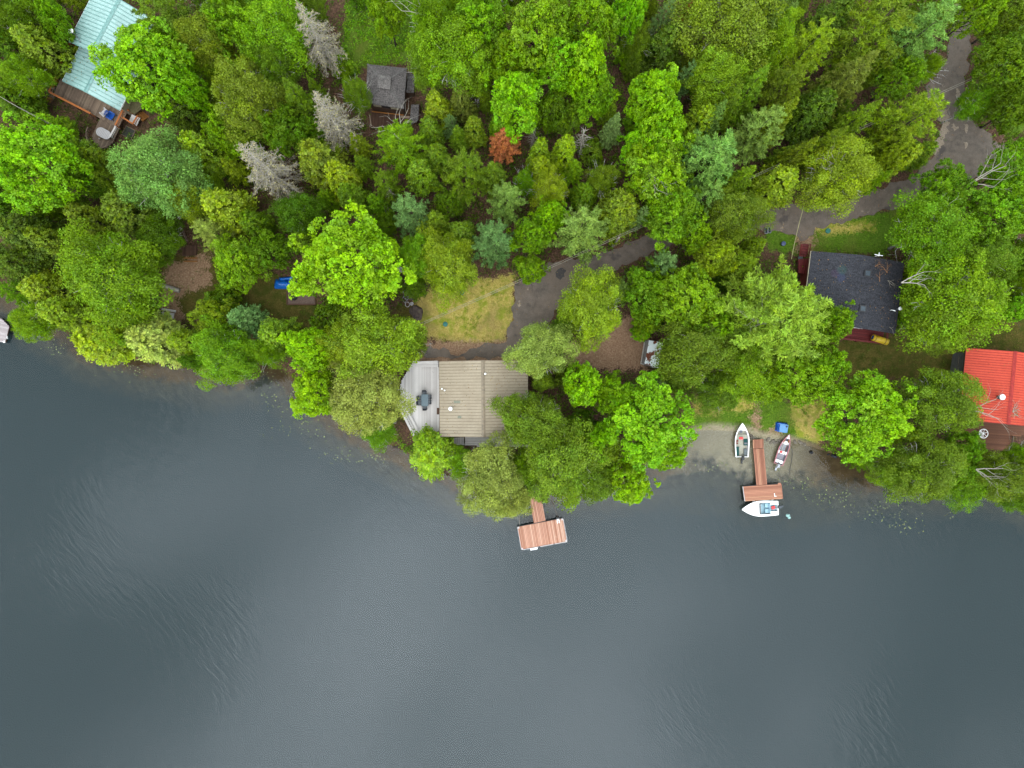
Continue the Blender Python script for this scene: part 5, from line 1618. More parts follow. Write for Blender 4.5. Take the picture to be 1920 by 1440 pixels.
single('bucket', *lathe(G(772.5, 570), [(.2, 0), (.25, .3), (.22, .3), (.18, .05), (.01, .05)], 12), 'white_plastic', 'white bucket between the two brown boulders', 'bucket')
hc = G(764, 571, .05)
hv = [hc + Vector((.28 * math.cos(a), .32 * math.sin(a), 0)) for a in [2 * math.pi * k / 16 for k in range(17)]]
single('garden_hose', *tube(hv, [.04] * 17, 6), 'white_plastic', 'coiled white hose ring beside the white bucket', 'hose')
fl = Thing('folded_chairs', G(763, 553), 'heap of grey folded metal chair frames at the right edge of the lime maple', 'chairs')
rng = random.Random(8)
for k in range(3):
    c = G(762 + k * 1.5, 559 - k * 6, .15 + .1 * k); a = rng.uniform(.6, 1.2)
    e1 = Vector((math.cos(a), math.sin(a), .12)) * .6; e2 = Vector((-math.sin(a), math.cos(a), .05)) * .32
    for s in (-1, 1):
        fl.beam('frame_tube', c + e2 * s - e1, c + e2 * s + e1, .05, .05, 'aluminium')
    for f in (-.9, -.3, .3, .9):
        fl.beam('cross_tube', c - e2 + e1 * f, c + e2 + e1 * f, .045, .045, 'aluminium')
pl_ = Thing('ladder', G(761, 528), 'grey wooden ladder lying at the edge of the trees above the boulders', 'ladder')
for dx in (-2, 2):
    pl_.beam('side_rail', G(764 + dx, 518, .15), G(759 + dx, 538, .2), .07, .09, 'dull_wood')
for k in range(6):
    y = 519 + 3.4 * k
    pl_.beam('rung', G(764 - 2 - 5 * k / 6, y, .16), G(764 + 2 - 5 * k / 6, y, .16), .05, .05, 'dull_wood')
sv = Thing('storage_box', G(748, 502), 'pale grey plank box lid showing between the lime maple and the birch', 'box')
sp4 = [P(x, y, 1.5 + G(748, 502).z) for x, y in ((741, 495), (760, 502), (757, 511), (738, 505))]
zb = G(748, 502).z
sv.part('body', *prism([p.xy for p in sp4[::-1]], zb - .1, zb + .9), 'dull_wood')
plank_deck(sv, [p.xy for p in sp4], zb + .99, math.atan2(-7, 19), .22, 'grey_wood', name='lid_board')
for x, y, l_, r_ in ((865, 547, 'round green lid in the dry lawn at the edge of the trees', .42), (835, 608, 'round teal lid in the dry lawn below the wires', .33), (1552, 433, 'small teal lid beside the road verge above the black roof', .34)):
    single('tank_lid', *lathe(G(x, y, -.05), [(r_, 0), (r_, .18), (r_ * .85, .22), (r_ * .2, .24)], 16), 'green_lid', l_, 'lid')
wf = Thing('window_frames', G(1439, 432), 'pair of old aluminium window frames leaning in the grass by the driveway', 'window frame')
for k in (0, 1):
    c = G(1435.5 + 6 * k, 433 - k, .25)
    fr_ = wf.part('frame', *merge(*[boxvf(c + Vector((dx, dy, 0)), sx, sy, .05) for dx, dy, sx, sy in ((-.18, 0, .05, .8), (.18, 0, .05, .8), (0, -.38, .31, .05), (0, .38, .31, .05))]), 'aluminium')
    wf.part('pane', *boxvf(c + Vector((0, 0, .01)), .30, .70, .02), 'glass', fr_)
single('plastic_bin', *lathe(G(1466.5, 458), [(.22, 0), (.27, .5), (.29, .5), (.29, .56), (.02, .62)], 12), mat_plain('slate blue bin', rgb(84, 98, 140, .7), .5), 'small slate blue bin in the grass left of the maroon stairs', 'bin')

# ------------------------------------------------------------------ wires
def wire(pts, sag, r_, mat, name, label):
    allp = []
    for i in range(len(pts) - 1):
        a, b = Vector(pts[i]), Vector(pts[i + 1])
        for k in range(13):
            t = k / 12
            allp.append(a.lerp(b, t) - Vector((0, 0, sag * 4 * t * (1 - t))))
    T = Thing(name, (allp[0].x, allp[0].y, tz(allp[0].x, allp[0].y)), label, 'power line')
    return T, allp
poles = [P(770, 616, 7.0), P(1160, 443, 7.6), P(1560, 264, 8.2), P(1960, 86, 8.6)]
T, ap = wire(poles, .5, .03, 'cable', 'power_line', 'overhead power line crossing diagonally from dry lawn to the road junction')
for k, off in enumerate((-.14, .14)):
    T.part('cable', *tube([p + Vector((off * .4, off, 0)) for p in ap], [.024] * len(ap), 5, False), 'cable')
for p in poles[:3]:
    zb_ = tz(p.x, p.y)
    po = T.part('pole', *tube([(p.x, p.y - .25, zb_ - .3), (p.x, p.y - .25, p.z + .3)], [.15, .11], 10), 'dead_bark')
    T.beam('cross_arm', (p.x - .25, p.y - .4, p.z - .05), (p.x + .25, p.y + .3, p.z - .05), .1, .1, 'dull_wood', po)
T, ap = wire([P(1508, 385, 6.6), P(1484, 486, 4.9)], .3, .03, 'cable', 'service_cable', 'single pale service cable running down to the black roofed cottage')
T.part('cable', *tube(ap, [.035] * len(ap), 5, False), mat_plain('yellowed cable', rgb(200, 190, 130, .7), .6))
T, ap = wire([P(974, 985, .6), G(972, 915, .8)], .15, .02, 'cable', 'mooring_rope', 'thin mooring rope from the upper left corner of the faded dock')
T.o['category'] = 'rope'
T.part('rope', *tube(ap, [.025] * len(ap), 5, False), 'cable')
T, ap = wire([P(1046, 970, .6), G(1024, 905, .8)], .15, .02, 'cable', 'mooring_rope', 'thin mooring rope from the ladder side of the faded dock')
T.o['category'] = 'rope'
T.part('rope', *tube(ap, [.02] * len(ap), 5, False), 'dull_wood')
hp = [G(1484.5, 840, .12), G(1485, 852, .08), P(1484, 866, .03), P(1481, 880, .03), P(1480.5, 889, .03)]
single('black_hose', *tube(hp, [.035] * 5, 6), 'dark', 'black hose curving into the water right of the slim beached boat', 'hose')
# ------------------------------------------------------------------ tree generators (metres, trunk foot at the origin)
def nz(v):
    return v / (np.linalg.norm(v, axis=-1, keepdims=True) + 1e-9)

def leaf_mesh(name, pos, nrm, size, tint, mat, aspect=0.62, tang=None, rng=None):
    n = len(pos)
    r = rng.normal(size=(n, 3)) if tang is None else tang + rng.normal(size=(n, 3)) * 0.25
    t = nz(r - nrm * np.sum(r * nrm, 1, keepdims=True))
    b = np.cross(nrm, t)
    s = size[:, None]
    v = np.stack([pos - t * s, pos + b * s * aspect + nrm * s * 0.12, pos + t * s, pos - b * s * aspect + nrm * s * 0.12], 1).reshape(-1, 3)
    f = np.arange(4 * n).reshape(n, 4)
    tt = np.repeat(np.column_stack([tint, np.ones(n)]), 4, axis=0)
    return mesh_np(name, v, f, M[mat], tt)

def fib_dirs(n, zmin, rng):
    k = np.arange(n) + rng.uniform(0, 1, n)
    z = 1 - (1 - zmin) * k / n
    a = np.arange(n) * 2.399963 + rng.normal(0, 0.25, n)
    r = np.sqrt(np.maximum(0, 1 - z * z))
    return np.stack([r * np.cos(a), r * np.sin(a), z], 1)

def broadleaf(seed, Rr, H, zc, rz, nl, lobe, ns, nk, leaf, mat, up=0.55, sag=0.0, loose=0.0, fill=1200):
    rng = np.random.default_rng(seed)
    d = fib_dirs(nl, -0.40, rng)
    ang = np.arctan2(d[:, 1], d[:, 0])
    ph = rng.uniform(0, 6.28, 4)
    out = 0.84 + 0.15 * np.sin(2 * ang + ph[0]) + 0.13 * np.sin(3 * ang + ph[1]) + 0.12 * np.sin(5 * ang + ph[2]) + 0.07 * np.sin(8 * ang + ph[3])
    f = out * rng.uniform(0.66, 1.18, nl)
    c = np.stack([d[:, 0] * Rr * f * 0.86, d[:, 1] * Rr * f * 0.86, zc + d[:, 2] * rz * rng.uniform(0.60, 1.10, nl)], 1)
    # an inner storey of lobes so that gaps show leaves further down
    ni = nl // 3
    d2 = fib_dirs(ni, -0.2, rng)
    c2 = np.stack([d2[:, 0] * Rr * 0.55, d2[:, 1] * Rr * 0.55, zc + d2[:, 2] * rz * 0.45 - 0.08 * H], 1)
    c = np.vstack([c, c2]); d = np.vstack([d, d2])
    nl = len(c)
    rl = Rr * rng.uniform(lobe * 0.75, lobe * 1.3, nl)
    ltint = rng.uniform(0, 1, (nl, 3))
    sd = nz(rng.normal(size=(nl, ns, 3)) + d[:, None, :] * 0.9 + np.array([0, 0, 0.55]))
    sc = c[:, None, :] + sd * rl[:, None, None] * rng.uniform(0.7, 1.1, (nl, ns, 1))
    sc[..., 2] -= sag * rl[:, None] * rng.uniform(0, 1, (nl, ns))
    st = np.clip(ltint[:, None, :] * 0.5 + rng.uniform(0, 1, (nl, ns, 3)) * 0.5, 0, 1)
    ld = nz(rng.normal(size=(nl, ns, nk, 3)) + sd[:, :, None, :] * 0.6 + np.array([0, 0, 0.3]))
    rs = rl[:, None, None, None] * (0.40 + loose)
    lp = sc[:, :, None, :] + ld * rs * rng.uniform(0.45, 1.0, (nl, ns, nk, 1))
    ln = nz(ld * 0.5 + np.array([0, 0, up * .7]) + rng.normal(size=lp.shape) * 0.50)
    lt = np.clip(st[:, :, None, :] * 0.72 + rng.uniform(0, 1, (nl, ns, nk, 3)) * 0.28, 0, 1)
    pos = lp.reshape(-1, 3); nr = ln.reshape(-1, 3); tint = lt.reshape(-1, 3)
    # small gaps: drop some clumps
    w = rng.uniform(0, 6.28, 6)
    pos = pos + np.stack([.05 * Rr * np.sin(pos[:, 1] * 1.9 / Rr * 3 + w[0] + pos[:, 2] * .7), .05 * Rr * np.sin(pos[:, 0] * 1.9 / Rr * 3 + w[1] - pos[:, 2] * .6), .05 * H * np.sin(pos[:, 0] * 4 / Rr + w[2]) * np.sin(pos[:, 1] * 4 / Rr + w[3])], 1)
    keep = np.repeat(rng.uniform(0, 1, nl * ns) > 0.15, nk)
    pos, nr, tint = pos[keep], nr[keep], tint[keep]
    size = leaf * (0.5 + 1.05 * rng.uniform(0, 1, len(pos)) ** 1.3)
    return leaf_mesh('crown', pos, nr, size, tint, mat, 0.66, None, rng)

def cedar(seed, Rr, H, nc=520, nk=26, leaf=0.135, power=0.72, mat='needle'):
    rng = np.random.default_rng(seed)
    t = rng.uniform(0, 1, nc) ** 1.35 * 0.98
    ang = rng.uniform(0, 6.283, nc)
    ph = rng.uniform(0, 6.28, 3)
    prof = (1 - t) ** power * np.minimum(1, 0.55 + t * 3.2)
    rad = Rr * prof * (0.84 + 0.13 * np.sin(3 * ang + ph[0] + 4 * t) + 0.10 * np.sin(5 * ang + ph[1])) * rng.uniform(0.72, 1.08, nc)
    z = H * (0.10 + 0.90 * t)
    c = np.stack([rad * np.cos(ang), rad * np.sin(ang), z], 1)
    o = np.stack([np.cos(ang), np.sin(ang), np.full(nc, 0.9)], 1)
    ct = rng.uniform(0, 1, (nc, 3))
    cs = (0.20 + 0.30 * prof) * rng.uniform(0.7, 1.3, nc)
    g = rng.normal(size=(nc, nk, 3)) * np.array([0.55, 0.55, 0.55])
    s = rng.uniform(-0.7, 1.0, (nc, nk, 1))
    pos = c[:, None, :] + (g * 0.55 + o[:, None, :] * s) * cs[:, None, None]
    nrm = nz(o[:, None, :] * 0.6 + rng.normal(size=pos.shape) * 0.5 + np.array([0, 0, 0.45]))
    tang = np.broadcast_to(o[:, None, :], pos.shape)
    tint = np.clip(ct[:, None, :] * 0.7 + rng.uniform(0, 1, (nc, nk, 3)) * 0.3, 0, 1)
    pos = pos.reshape(-1, 3)
    size = leaf * rng.uniform(0.7, 1.4, len(pos))
    return leaf_mesh('crown', pos, nrm.reshape(-1, 3), size, tint.reshape(-1, 3), mat, 0.5, tang.reshape(-1, 3), rng)

def whorls(rng, Rr, H, levels, per, power, rise, base=0.16, jitter=0.25):
    br = []
    for i in range(levels):
        t = (i + rng.uniform(-0.3, 0.3)) / levels
        t = min(max(t, 0), 0.985)
        L = Rr * ((1 - t) ** power) * min(1, 0.6 + 2 * t)
        m = max(3, int(per * (0.55 + 0.45 * (1 - t))))
        a0 = rng.uniform(0, 6.28)
        for k in range(m):
            a = a0 + 6.283 * k / m + rng.normal(0, 0.18)
            l = L * rng.uniform(1 - jitter, 1 + jitter * 0.5)
            z0 = H * (base + (1 - base) * t)
            br.append((np.array([0, 0, z0]), np.array([math.cos(a) * l, math.sin(a) * l, z0 + l * (rise + rng.normal(0, 0.06))])))
    # leader
    br.append((np.array([0, 0, H * 0.93]), np.array([0, 0, H * 1.01])))
    return br

def conifer(seed, Rr, H, levels, per, power, rise, dens, tuft, needle, aspect, side=0.22, mat='needle'):
    rng = np.random.default_rng(seed)
    P_, N_, T_, C_ = [], [], [], []
    for a, b in whorls(rng, Rr, H, levels, per, power, rise):
        l = np.linalg.norm(b - a)
        n = max(3, int(l * dens))
        s = rng.uniform(0.18, 1.0, n) ** 0.8
        d = (b - a) / (l + 1e-6)
        lat = np.array([-d[1], d[0], 0.0])
        off = rng.uniform(-1, 1, n) * l * side * (1.15 - s)
        c = a + d * (s * l)[:, None] + lat * off[:, None]
        c[:, 2] += rng.normal(0, 0.06, n) - 0.10 * (s - 0.4) * l * 0.3
        nk = 9
        dirs = nz(rng.normal(size=(n, nk, 3)) * 0.75 + d * 0.9 + np.array([0, 0, 0.45]))
        pos = c[:, None, :] + dirs * tuft * rng.uniform(0.2, 1.0, (n, nk, 1))
        nr = nz(np.cross(dirs, rng.normal(size=dirs.shape)) + np.array([0, 0, 0.6]))
        ct = np.clip(rng.uniform(0, 1, 3) * 0.3 + rng.uniform(0, 1, (n, 1, 3)) * 0.5 + rng.uniform(0, 1, (n, nk, 3)) * 0.2, 0, 1)
        P_.append(pos.reshape(-1, 3)); N_.append(nr.reshape(-1, 3)); T_.append(dirs.reshape(-1, 3)); C_.append(ct.reshape(-1, 3))
    pos = np.vstack(P_)
    size = needle * rng.uniform(0.7, 1.3, len(pos))
    return leaf_mesh('crown', pos, np.vstack(N_), size, np.vstack(C_), mat, aspect, np.vstack(T_), rng)

def sticks(segs, mat, name, n=4):
    """many thin tapered sticks in one mesh: (a, b, ra, rb)"""
    V, F = [], []
    A = np.array([s[0] for s in segs]); B = np.array([s[1] for s in segs])
    ra = np.array([s[2] for s in segs])[:, None]; rb = np.array([s[3] for s in segs])[:, None]
    d = nz(B - A)
    ref = np.where(np.abs(d[:, 2:3]) > 0.9, np.array([[1.0, 0, 0]]), np.array([[0, 0, 1.0]]))
    x = nz(np.cross(d, ref)); y = np.cross(d, x)
    vs = []
    for p, r in ((A, ra), (B, rb)):
        for k in range(n):
            an = 2 * math.pi * k / n
            vs.append(p + (x * math.cos(an) + y * math.sin(an)) * r)
    v = np.stack(vs, 1)                       # (S, 2n, 3)
    S = len(segs)
    f = []
    for k in range(n):
        f.append([k, (k + 1) % n, n + (k + 1) % n, n + k])
    f = np.array(f)[None] + (np.arange(S) * 2 * n)[:, None, None]
    return mesh_np(name, v.reshape(-1, 3), f.reshape(-1, 4), M[mat])

def trunk_mesh(seed, H, r, nlimb, spread, mat, z0=0.3, lean=0.3, twigs=0, tr=None):
    rng = random.Random(seed)
    parts = []
    pts, rad = [], []
    x = y = 0.0
    for i in range(7):
        t = i / 6
        pts.append((x, y, -0.3 + t * H * 0.86)); rad.append(r * (1 - 0.85 * t) * (1.35 if i == 0 else 1))
        x += rng.uniform(-lean, lean) * 0.5; y += rng.uniform(-lean, lean) * 0.5
    parts.append(tube(pts, rad, 8))
    for k in range(nlimb):
        t = rng.uniform(z0, 0.78)
        i = min(5, int(t * 6))
        p = Vector(pts[i]).lerp(Vector(pts[i + 1]), t * 6 - i)
        a = 2.4 * k + rng.uniform(-.4, .4)
        l = spread * (1.1 - t) * rng.uniform(.7, 1.1)
        m = p + Vector((math.cos(a) * l * .5, math.sin(a) * l * .5, l * .32))
        e = p + Vector((math.cos(a + .2) * l, math.sin(a + .2) * l, l * .75))
        r0 = r * (1 - .85 * t) * .55
        parts.append(tube([p, m, e], [r0, r0 * .65, r0 * .2], 5))
        q = m.lerp(e, .3)
        e2 = q + Vector((math.cos(a - .7) * l * .45, math.sin(a - .7) * l * .45, l * .3))
        parts.append(tube([q, e2], [r0 * .45, r0 * .15], 4))
    for k in range(twigs):        # long thin boughs that reach the outside of the crown
        a = 2.4 * k + rng.uniform(-.5, .5); el = rng.uniform(.15, 1.25)
        Rx, zc0, rz0 = tr
        e = Vector((math.cos(a) * math.cos(el) * Rx * .93, math.sin(a) * math.cos(el) * Rx * .93, zc0 + math.sin(el) * rz0 * 1.0))
        b = Vector((pts[3][0], pts[3][1], H * rng.uniform(.40, .72)))
        m = b.lerp(e, .5) + Vector((rng.uniform(-.3, .3), rng.uniform(-.3, .3), rng.uniform(-.5, .2)))
        m2 = b.lerp(e, .8) + Vector((rng.uniform(-.25, .25), rng.uniform(-.25, .25), rng.uniform(-.1, .25)))
        parts.append(tube([b, m, m2, e], [r * .42, r * .32, r * .22, r * .08], 4))
        for _ in range(2):
            q = m2.lerp(e, rng.uniform(-.3, .6))
            parts.append(tube([q, q + Vector((rng.uniform(-.8, .8), rng.uniform(-.8, .8), rng.uniform(0, .5)))], [r * .14, r * .05], 4))
    vs, fs = merge(*parts)
    return mesh_py('trunk', vs, fs, M[mat], True)

def deadwood(seed, L, n, r, mat='dead_bark', up=0.35, flat=1.0):
    """bare forked branch starting at the origin and running towards +x"""
    rng = random.Random(seed)
    segs = []
    def grow(p, d, l, r_, depth):
        k = 3
        for i in range(k):
            d2 = (d + Vector((rng.uniform(-.22, .22), rng.uniform(-.22, .22), rng.uniform(-.12, .12)))).normalized()
            q = p + d2 * (l / k)
            segs.append((np.array(p), np.array(q), r_, r_ * .78))
            p, d, r_ = q, d2, r_ * .78
            if depth > 0 and (i > 0 or depth > 1):
                s = rng.choice((-1, 1))
                a = rng.uniform(.45, .95) * s
                dd = Vector((d.x * math.cos(a) - d.y * math.sin(a), d.x * math.sin(a) + d.y * math.cos(a), d.z + rng.uniform(-.1, .3))).normalized()
                grow(p, dd, l * rng.uniform(.45, .7), r_ * .7, depth - 1)
    for k in range(n):
        a = (k - (n - 1) / 2) * .55
        grow(Vector((0, 0, 0)), Vector((math.cos(a), math.sin(a), up)).normalized(), L * rng.uniform(.8, 1.05), r, 2)
    return sticks(segs, mat, 'bare_branch')

def dead_conifer(seed, Rr, H, levels, per, twigs, mat, power=.75, droop=-.12, r=.035):
    rng = np.random.default_rng(seed)
    segs = []
    for a, b in whorls(rng, Rr, H, levels, per, power, droop, .18, .35):
        l = np.linalg.norm(b - a)
        m = (a + b) / 2 + np.array([0, 0, .05 * l])
        segs.append((a, m, r, r * .7)); segs.append((m, b, r * .7, r * .25))
        d = (b - a) / (l + 1e-6)
        lat = np.array([-d[1], d[0], 0])
        for k in range(int(l * twigs)):
            s = rng.uniform(.25, 1)
            p = a + (b - a) * s
            q = p + (d * rng.uniform(.2, .6) + lat * rng.uniform(-.8, .8) + np.array([0, 0, rng.uniform(-.35, .15)])) * (.25 + .5 * (1 - s)) * min(1.4, l * .45)
            segs.append((p, q, r * .5, r * .2))
            for _ in range(2):
                q2 = p + (q - p) * rng.uniform(.4, 1)
                segs.append((q2, q2 + rng.normal(size=3) * np.array([.16, .16, .10]), r * .35, r * .15))
    return segs

PROTO = {}
def reg(kind, crown, trunk, Rr, H, zmid, extra=None):
    PROTO.setdefault(kind, []).append((crown, trunk, Rr, H, zmid, extra))
for s in range(5):
    H, Rr = 14, 6.0
    reg('maple', broadleaf(100 + s, Rr, H, 9.0, 4.6, 74, .185, 15, 22, .138, 'leaf'), trunk_mesh(100 + s, 12, .24, 9, 5.0, 'bark', twigs=10, tr=(5.2, 9.0, 4.4)), Rr, H, 10.3)
for s in range(5):
    H, Rr = 13, 5.0
    reg('birch', broadleaf(200 + s, Rr, H, 8.2, 4.6, 120, .17, 16, 22, .088, 'leaf', .4, .5, .36), trunk_mesh(200 + s, 12.5, .17, 11, 4.6, 'birch_bark', twigs=26, tr=(4.9, 8.2, 4.7)), Rr, H, 9.3)
for s in range(5):
    reg('cedar', cedar(300 + s, 3.0, 10.5, 560, 26, .125, .62), trunk_mesh(300 + s, 10, .16, 0, 1, 'bark'), 3.0, 10.5, 5.2)
for s in range(4):
    reg('pine', conifer(400 + s, 4.6, 15, 13, 8, .55, .22, 7.0, .34, .20, .22), trunk_mesh(400 + s, 15, .2, 0, 1, 'bark'), 4.6, 15, 8.8)
reg('bigpine', conifer(450, 7.6, 17, 17, 13, .50, .18, 8.5, .40, .21, .24), trunk_mesh(450, 17, .26, 0, 1, 'bark'), 7.6, 17, 10)
for s in range(3):
    reg('spruce', conifer(500 + s, 2.7, 11.5, 20, 9, .85, -.10, 9.0, .20, .14, .25, .26), trunk_mesh(500 + s, 11.5, .15, 0, 1, 'bark'), 2.7, 11.5, 5.0)
for s in range(3):
    H, Rr = 4.2, 2.2
    reg('shrub', broadleaf(600 + s, Rr, H, 2.1, 1.8, 40, .23, 10, 12, .125, 'leaf', .5, .2, .1), trunk_mesh(600 + s, 3.4, .06, 5, 1.6, 'bark', .1), Rr, H, 2.5)
for s in range(3):
    sg = dead_conifer(700 + s, 3.3, 15, 26, 7, 6.5, 'dead_bark', r=.042)
    rng = np.random.default_rng(700 + s)
    n = 4000
    ids = rng.integers(0, len(sg), n)
    A = np.array([x[0] for x in sg]); B = np.array([x[1] for x in sg])
    pos = A[ids] + (B - A)[ids] * rng.uniform(0, 1, (n, 1)) + rng.normal(size=(n, 3)) * .05
    lich = leaf_mesh('lichen', pos, nz(rng.normal(size=(n, 3)) + np.array([0, 0, .6])), .085 * rng.uniform(.6, 1.4, n), rng.uniform(0, 1, (n, 3)), 'needle', .5, None, rng)
    reg('dead', sticks(sg, 'dead_bark', 'crown'), trunk_mesh(700 + s, 16, .17, 0, 1, 'dead_bark'), 3.3, 15, 7.2, lich)
reg('snag', sticks(dead_conifer(750, 2.0, 10, 12, 6, .9, 'dead_bark', .5, .08, .045), 'dead_bark', 'branches'), trunk_mesh(750, 10.5, .2, 0, 1, 'dead_bark'), 2.0, 10, 6)
reg('pole', None, trunk_mesh(760, 19, .22, 0, 1, 'dead_bark', .3, .5), 1.0, 16, 8)

